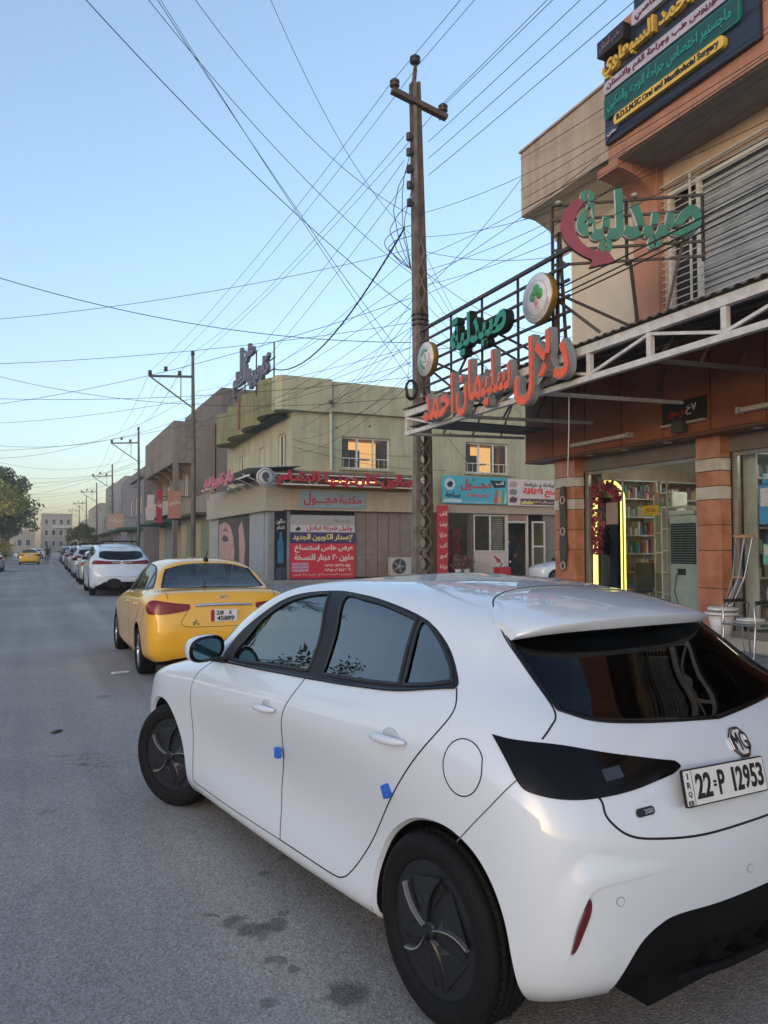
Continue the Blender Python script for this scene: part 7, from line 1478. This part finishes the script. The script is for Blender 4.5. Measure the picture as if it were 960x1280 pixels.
# ------------------------------------------------------------------ wires
wm=M('wire_black',(.012,.012,.014),.6); wm2=M('wire_grey',(.05,.05,.055),.6)
WN=[0]
ORD=['first','second','third','fourth','fifth','sixth','seventh','eighth','ninth','tenth','eleventh','twelfth','thirteenth','fourteenth','fifteenth','sixteenth','seventeenth','eighteenth']
LC_=[0]
def wire(a,b,sag=.4,r=.008,label=None,m=None,group='overhead wires',n=26,twist=0):
    a=Vector(a);b=Vector(b); pts=[]
    for i in range(n+1):
        t_=i/n; p=a.lerp(b,t_); p.z-=sag*4*t_*(1-t_); pts.append(p)
    q=MB(); 
    if twist:
        for ph in (0,2.1,4.2):
            q.tube([p+Vector((math.cos(i*1.9+ph)*.014,math.cos(i*1.9+ph)*.014,math.sin(i*1.9+ph)*.016)) for i,p in enumerate(pts)],r*.9,5,cap=False)
    else: q.tube(pts,r*.68,5,cap=False)
    return tag(q.build('overhead_wire',m or wm),label or 'thin black overhead wire',"wire",group)
LP='thin overhead power line running along the street between the poles'; LC='thin overhead wire crossing the street from the tall laced pole'; LB='black wire running along the upper front of the pharmacy building'; LF='fine overhead wire crossing the far part of the street'; LG='fine wire fanning from the laced pole to the green building side'
# from pole 1 down the street and back over the camera
for (a,b_) in (((6.41,13.8,11.0),(4.85,38,10.0)),((7.04,13.84,11.55),(5.58,38,10.25)),((7.51,13.8,10.75),(6.25,38,10.15)),((6.65,13.8,9.9),(6.85,38,11.1)),((6.65,13.8,9.4),(6.75,38,7.8)),((6.65,13.8,8.9),(6.75,38,7.0))): LC_[0]+=1; wire(a,b_,.45,.009,['outermost line on the road side from the laced pole to the second pole','line from the very top of the laced pole to the second pole','line from the inner end of the laced pole crossarm to the second pole','highest side-bracket line from the laced pole to the second pole','middle side-bracket line from the laced pole to the second pole','lowest side-bracket line from the laced pole to the second pole'][LC_[0]-1])
for (a,b_) in (((6.41,13.8,11.0),(6.35,-14,10.9)),((7.04,13.84,11.55),(7.0,-14,11.5)),((7.51,13.8,10.75),(7.5,-14,10.7)),((7.2,13.8,9.9),(7.3,-14,9.9)),((7.2,13.8,9.55),(7.3,-14,9.5)),((7.2,13.8,9.2),(7.3,-14,9.1)),((7.56,13.8,10.75),(7.62,-14,10.5))): LC_[0]+=1; wire(a,b_,.35,.009,ORD[LC_[0]-7]+' line from the left rising from the laced pole to the top right')
for (x0,y0,H0,_),(x1,y1,H1,_) in zip(PX,PX[1:]):
    for dx,dz in ((-2.0,-.93),(-1.27,-.68),(-.6,-.83),(0,.2),(.0,-3.2),(0,-4.0),(0,-4.6)): LC_[0]+=1; j_=(LC_[0]-14)%7; wire((x0+dx,y0,H0+dz),(x1+dx,y1,H1+dz),.5,.011,['outer crossarm wire','middle crossarm wire','inner crossarm wire','pole-top wire','highest low wire','middle low wire','lowest wire'][j_]+' just beyond the '+ORD[1+(LC_[0]-14)//7]+' power pole',wm2,n=14)
# crossing the street overhead, near
for (a,b_,s_) in (((6.8,13.8,8.3),(-8,13,14.5),.5),((6.8,13.8,7.6),(-9,8,15.5),.5)): pass
def ray_pt(px,py,d):
    """direction of a picture point measured once on the photograph, at distance d metres, giving where an out-of-frame wire end hangs"""
    u,v=(px-480)/970,(640-py)/970; th=math.atan(44/970); c,s=math.cos(th),math.sin(th); a=(u,c-v*s,s+v*c); p=math.radians(PHI); x=a[0]*math.cos(p)+a[1]*math.sin(p); y=-a[0]*math.sin(p)+a[1]*math.cos(p); k=d/math.hypot(x,y); return (x*k,y*k,1.6+a[2]*k)
P1=lambda z,dx=-.2: (7.0+dx,13.8,z)
for (px,py,d,zend,sg,r_) in [(85,-25,10.5,6.35,.25,.010),(170,-20,11,7.1,.30,.008),(178,-30,11.5,5.2,.15,.008),(230,-20,12,8.3,.45,.008),(182,-30,12.5,4.9,.1,.007),(-40,335,16,5.7,.35,.011),(-40,402,18,7.6,.2,.008),(-40,456,18,6.1,.15,.008),(-40,510,24,6.6,.3,.009),(-40,497,22,5.0,.2,.008),(-40,460,22,4.6,.5,.008),(-40,530,26,5.6,.35,.007),(-40,563,30,5.3,.5,.007),(330,-20,12,7.9,.5,.007)]:
    LC_[0]+=1; wire(ray_pt(px,py,d),P1(zend),sg,r_,'laced-pole wire leaving the photo, '+{85:'leftmost at the top',170:'second from the left at the top',178:'third from the left at the top',182:'fourth from the left at the top',230:'fifth from the left at the top',330:'rightmost at the top'}.get(px,'' if py<0 else ORD[[335,402,456,460,497,510,530,563].index(py)]+' from the top on the left'))
# to the upper right: over the canopy and clinic
for (px,py,d,z0,sg) in [(1000,40,9,7.5,.2),(1000,95,9,7.2,.25),(1000,130,8.5,7.9,.3),(1000,150,8.3,6.9,.2),(980,20,10,8.4,.3),(1000,60,9.5,6.7,.25)]:
    wire(P1(z0,.1),ray_pt(px,py,d),sg,.007,'laced-pole wire passing the pharmacy front, '+{7.5:'third',7.2:'fourth',7.9:'second',6.9:'fifth',8.4:'first',6.7:'sixth'}[z0]+' from the top on the pole')
for (y0,z0,y1,z1,s_) in ((11.9,7.9,-3,7.6,.25),(11.9,8.1,-3,7.9,.3),(12.0,8.3,-3,8.2,.3),(11.9,7.7,-3,7.4,.15),(12,8.9,-3,8.6,.4)): wire((8.20,y0,z0),(8.18,y1,z1),s_,.008,'wire strung along the pharmacy parapet, '+{7.7:'lowest',7.9:'second lowest',8.1:'middle',8.3:'second highest',8.9:'highest'}[z0]+' of five')
for (z0,d,q_) in ((5.15,0,'highest'),(5.05,.03,'middle'),(4.98,.06,'lowest')): wire((6.5,8.6+d,z0),(7.6,2.0,z0+.75),.05,.016,q_+' of three thick black cables sagging past the barred window',None,group='thick cables by the barred window')
for k,(z0,x1,y1,z1,sg) in enumerate(((7.6,9.2,11.9,7.2,.15),(7.2,9.3,11.9,5.6,.3),(6.8,8.3,12.1,8.6,.1),(6.4,6.4,12.4,5.5,.2),(6.1,6.4,12.4,5.2,.35),(5.9,9.1,11.5,5.2,.4),(7.0,8.2,9.8,7.9,.1))): wire(P1(z0,.1),(x1,y1,z1),sg,.008,'short slack wire from the laced pole to the pharmacy side, %s of seven'%ORD[k])
for k in range(5): wire(P1(6.2+.35*k,.1),(22,30.5+k*.4,8.6-.25*k),.2+.05*k,.007,'faint wire from the laced pole across the open lot, %s of five'%ORD[k])
wire(P1(5.6,.05),(6.5,8.6,5.1),.25,.010,'black cable joining the laced pole to the arrow sign frame')
for k,(z0,x1,z1,sg) in enumerate(((6.6,11.05,7.6,.25),(6.2,11.05,7.5,.2),(5.9,11.1,7.55,.3),(5.6,11.05,7.4,.25),(6.9,14.5,7.5,.3),(5.2,11.5,6.9,.2),(4.9,9.6,5.4,.3),(5.3,9.7,6.0,.4),(6.3,9.7,6.4,.35),(5.8,16.8,6.8,.2),(4.8,18.5,4.9,.3))): wire(P1(z0,.0 if k%2 else -.15),(x1,30.0,z1),sg,.008,'fine wire from laced pole to green wall, %s of eleven down the pole'%ORD[sorted((6.6,6.2,5.9,5.6,6.9,5.2,4.9,5.3,6.3,5.8,4.8),reverse=True).index(z0)])
wire(P1(8.0,-.35),(8.8,30.6,8.9),.9,.014,'thick twisted cable drooping from the laced pole to the roof sign',None,group='twisted cable',n=60,twist=1)
for k,(z0,x1,y1,z1,sg) in enumerate(((7.0,7.0,38,9.2,.5),(6.7,7.0,38,8.6,.6),(6.0,6.9,38,8.0,.7),(5.6,8.0,44,9.8,.6),(5.3,7.0,38,7.4,.6),(7.5,8.3,44,10.2,.8),(6.4,8.6,53,9.9,1.0))): wire(P1(z0,-.2),(x1,y1,z1),sg,.008,'long wire from laced pole past green roof, %s of seven down the pole'%ORD[sorted((7.0,6.7,6.0,5.6,5.3,7.5,6.4),reverse=True).index(z0)])
# far crossings
rw=random.Random(21)
for (py,Y0,Y1,zz) in [(628,60,62,8.0),(612,64,55,7.4),(604,66,64,8.5),(596,64,60,8.3),(588,64,58,8.0),(570,38,44,9.2),(560,64,52,8.8),(548,38,42,8.2),(618,91,80,8.0),(636,91,90,7.2),(600,64,70,7.6),(610,91,74,8.6),(640,118,110,7.8)]:
    a=ray_pt(-60,py,math.hypot(4,Y1)); wire((7.2,Y0,zz),a,rw.uniform(.6,1.3),.011,'fine wire crossing the far street, %s of thirteen from the top'%ORD[sorted((628,612,604,596,588,570,560,548,618,636,600,610,640)).index(py)],wm2)
# wall cables on the green building
for k,(a,b_) in enumerate((((9.4,30.1,6.0),(15.5,30.05,5.6)),((9.4,30.1,5.7),(16.5,30.05,5.0)),((15.2,30.05,7.2),(15.9,30.0,3.2)))): wire(a,b_,.25,.012,['higher dark cable slung across the green wall','lower dark cable slung across the green wall','dark cable dropping down the green wall by the turquoise sign'][k],group='cables on the green wall')
# ------------------------------------------------------------------ people, trees, planting
def person(label,x,y,z,rz,shirt,trou,hairc=(.02,.018,.016),stride=.12,h=1.72,arm=.12,name='person'):
    s=h/1.75; J=[(0,0,.95),(0,0,1.12),(0,0,1.38),(0,.0,1.50),(0,.01,1.60),(0,.02,1.72)]
    v=list(J); e=[(0,1),(1,2),(2,3),(3,4),(4,5)]; R=[.15,.135,.15,.06,.085,.07]
    for sd in (-1,1):
        o=len(v); v+=[(.10*sd,0,.90),(.11*sd,stride*sd*.6+.03,.50),(.11*sd,stride*sd,.09),(.12*sd,stride*sd+.16,.04)]; R+=[.10,.065,.045,.04]; e+=[(0,o),(o,o+1),(o+1,o+2),(o+2,o+3)]
        o=len(v); v+=[(.19*sd,0,1.42),(.25*sd,-.03-arm*sd*.3,1.14),(.27*sd,.06-arm*sd,.90),(.27*sd,.09-arm*sd,.80)]; R+=[.06,.042,.032,.035]; e+=[(2,o),(o,o+1),(o+1,o+2),(o+2,o+3)]
    me=bpy.data.meshes.new(name); me.from_pydata(v,e,[]); o=bpy.data.objects.new(name,me); COL.objects.link(o)
    md=o.modifiers.new('s','SKIN'); md.use_smooth_shade=True
    for i,sv in enumerate(me.skin_vertices[0].data): sv.radius=(R[i],R[i]*.85); sv.use_root=(i==0)
    o.modifiers.new('u','SUBSURF').levels=1; bpy.context.view_layer.update()
    m2=bpy.data.meshes.new_from_object(o.evaluated_get(bpy.context.evaluated_depsgraph_get())); bpy.data.objects.remove(o)
    t=bpy.data.objects.new(name,m2); COL.objects.link(t)
    for mt in (M('skin',(.32,.19,.13),.6),shirt,trou,M('shoe_dark',(.02,.018,.016),.5)): m2.materials.append(mt)
    for p in m2.polygons:
        c=p.center; p.material_index=3 if c.z<.09 else 2 if c.z<.98 and abs(c.x)<.2 else 1 if c.z<1.50 and not(c.z<1.0 and abs(c.x)>.2) else 0; p.use_smooth=True
    t.location=(x,y,z); t.rotation_euler=(0,0,rz); t.scale=(s,s,s); tag(t,label,'person')
    hm=MB(); hm.sphere((0,.005,1.70),.098,10,(1,1.02,.92)); hm.build('hair',M('hair_dark',hairc,.7),t)
    return t
navy=M('cloth_navy',(.02,.025,.05),.8); blkc=M('cloth_black',(.015,.015,.016),.8); redc=M('cloth_red',(.30,.03,.03),.8); greyc=M('cloth_grey',(.12,.12,.13),.8)
person('person in dark clothes standing in the open shop doorway',20.25,30.8,.3,math.pi,navy,blkc)
person('tiny distant person in dark clothes on the road right of the far taxi',1.1,84,0,0,blkc,navy)
person('tiny distant person near the end of the parked cars',1.75,112,0,0,greyc,blkc)
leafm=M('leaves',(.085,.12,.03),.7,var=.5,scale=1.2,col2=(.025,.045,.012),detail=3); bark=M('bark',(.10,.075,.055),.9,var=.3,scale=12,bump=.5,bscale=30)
leaf2=M('leaves_olive',(.22,.23,.07),.7,var=.5,scale=1.5,col2=(.04,.05,.015))
def tree(label,x,y,h,R_,n,lm,seed,leaf=.13,trunk=.16,name='tree',zlow=.30,group='street trees',z=0):
    r=random.Random(seed); t=thing(name,label,'tree',(x,y,z),0,group); tr=MB(); tops=[]
    tr.tube([(0,0,0),(.05,.03,h*.18),(-.05,.05,h*.38),(.08,0,h*.62)],[trunk,trunk*.8,trunk*.6,trunk*.3],10)
    for k in range(11):
        a=k*2.4; z0=h*r.uniform(.26,.55); L=R_*r.uniform(.55,.95); z1=z0+h*r.uniform(.12,.35); e=(L*math.cos(a),L*math.sin(a),z1)
        tr.tube([(0,0,z0),(L*.45*math.cos(a+.1),L*.45*math.sin(a+.1),z0+(z1-z0)*.6),e],[trunk*.4,trunk*.25,trunk*.1],6); tops.append(e)
    tr.build('trunk',bark,t)
    cl=[(Vector(e)+Vector((r.gauss(0,.1),r.gauss(0,.1),r.gauss(0,.1)))*R_,R_*r.uniform(.26,.42)) for e in tops]
    for k in range(16): a=r.uniform(0,6.28); q=R_*r.uniform(.1,.85); zz=h*(zlow+(1-zlow)*r.random()**.8); q*=math.sin(math.pi*min(1,max(.15,(1.08-zz/h)/.8)))**.5; cl.append((Vector((q*math.cos(a),q*math.sin(a),zz)),R_*r.uniform(.2,.36)))
    N=n; ci=np.array([r.randrange(len(cl)) for _ in range(N)]); g=np.random.RandomState(seed); C=np.array([tuple(c) for c,_ in cl])[ci]; S_=np.array([s for _,s in cl])[ci][:,None]
    d=g.normal(size=(N,3)); d/=np.linalg.norm(d,axis=1,keepdims=True); p=C+d*S_*(g.uniform(.35,1.05,(N,1)))*np.array([1,1,.75])
    a=g.normal(size=(N,3)); a/=np.linalg.norm(a,axis=1,keepdims=True); b=np.cross(a,g.normal(size=(N,3))); b/=np.linalg.norm(b,axis=1,keepdims=True); sz=leaf*g.uniform(.6,1.3,(N,1))
    V=np.stack([p-a*sz,p-b*sz*.5,p+a*sz,p+b*sz*.5],1).reshape(-1,3); F=np.arange(4*N).reshape(N,4)
    me=bpy.data.meshes.new('crown'); me.from_pydata(V.tolist(),[],F.tolist()); me.update(); link('crown',me,lm,t)
    return t
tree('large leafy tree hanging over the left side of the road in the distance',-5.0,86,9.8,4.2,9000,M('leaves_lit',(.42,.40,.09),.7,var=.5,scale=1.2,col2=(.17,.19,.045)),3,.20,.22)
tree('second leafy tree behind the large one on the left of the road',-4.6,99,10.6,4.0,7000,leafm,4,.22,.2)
tree('third leafy tree further back on the left of the road',-4.8,113,9.5,4.2,5000,leafm,5,.24,.2)
tree('fourth leafy tree furthest back on the left of the road',-4.0,130,8.5,3.8,4000,leaf2,6,.26,.2)
tree('broad leafy tree on the left verge, outside the photo but mirrored in the car windows',-7.9,19.0,8.4,2.5,6500,leafm,7,.10,.15)
tree('dusty tree on the left verge beyond the mirrored one',-12,34,8,3.4,6000,leaf2,17,.14,.2)
tree('small dusty tree on the right pavement before the pale buildings',5.9,105,4.6,1.8,2500,leaf2,9,.16,.08); tree('second small dusty tree on the right pavement in the distance',6.0,124,4.8,2.0,2200,leaf2,10,.18,.08)
def shrub(label,x,y,h,R_,lm,seed):
    t=thing('shrub',label,'shrub',(x,y,0.1),0,'shrubs along the median'); r=random.Random(seed); f=MB(); st_=MB()
    for k in range(5): st_.tube([(0,0,0),(R_*.6*math.cos(k*1.3),R_*.6*math.sin(k*1.3),h*.7)],.02,5)
    st_.build('stem',bark,t)
    for k in range(500):
        c=Vector((r.gauss(0,.42)*R_,r.gauss(0,.42)*R_,h*(.25+.75*abs(r.random())))); a=Vector((r.uniform(-1,1),r.uniform(-1,1),r.uniform(-1,1))).normalized()*.10; b=a.cross(Vector((r.random(),r.random(),.5))).normalized()*.05; f.add([c-a,c-b,c+a,c+b],[(0,1,2,3)])
    f.build('leaves',lm,t)
yls=M('shrub_yellow',(.30,.26,.06),.7,var=.3,scale=3)
for k,(x,y) in enumerate(((-3.0,66),(-2.9,72),(-3.1,79),(-3.0,88),(-3.2,98))): shrub(['nearest yellow green shrub on the left median','second yellow green shrub on the left median','third yellow green shrub on the left median','fourth yellow green shrub on the left median','fifth yellow green shrub on the left median'][k],x,y,1.9,1.2,yls,k)
g=MB(); g.box(-6.5,-3.9,40,230,.002,.14); tag(g.build('median',M('kerb_concrete',(0,0,0))),kind='structure')
# houses across the street, out of the frame but mirrored in the paintwork
for k,(x,y0,y1,h,c,lb) in enumerate(((-24,-20,4,3.4,(.34,.29,.23),'buff house row across the street behind the camera'),(-24,5,24,3.2,(.30,.30,.29),'grey house across the street, left of the photo'),(-25,26,52,3.6,(.36,.31,.25),'cream house across the street beyond the grey one'),(-24,54,90,3.4,(.28,.27,.26),'long low house across the street, farthest'))):
    R=thing('street_house',lb,'house',(x-8,y0,0)); m=MB(); m.box(0,8,0,y1-y0,0,h); m.build('wall',M('acr_%d'%k,c,.9,var=.1,scale=.4),R)
    for j in range(int((y1-y0)/4)): 
        for z in (1.2,): window(R,'X',8.03,1+j*4,2.6+j*4,z,z+1.5,nu=2,fw=.07,sgn=1)

# ------------------------------------------------------------------ air: faint dust haze along the street
hz=MB(); hz.box(-60,60,-30,330,-1.2,14.5); o=hz.build('haze',None); mh=bpy.data.materials.new('haze_air'); mh.use_nodes=True; nn=mh.node_tree; nn.nodes.remove(nn.nodes['Principled BSDF']); pv_=nn.nodes.new('ShaderNodeVolumePrincipled'); pv_.inputs['Color'].default_value=(.93,.92,.90,1); pv_.inputs['Density'].default_value=.0013; pv_.inputs['Anisotropy'].default_value=.2
nn.links.new(pv_.outputs[0],nn.nodes['Material Output'].inputs['Volume']); o.data.materials.append(mh); tag(o,kind='stuff')
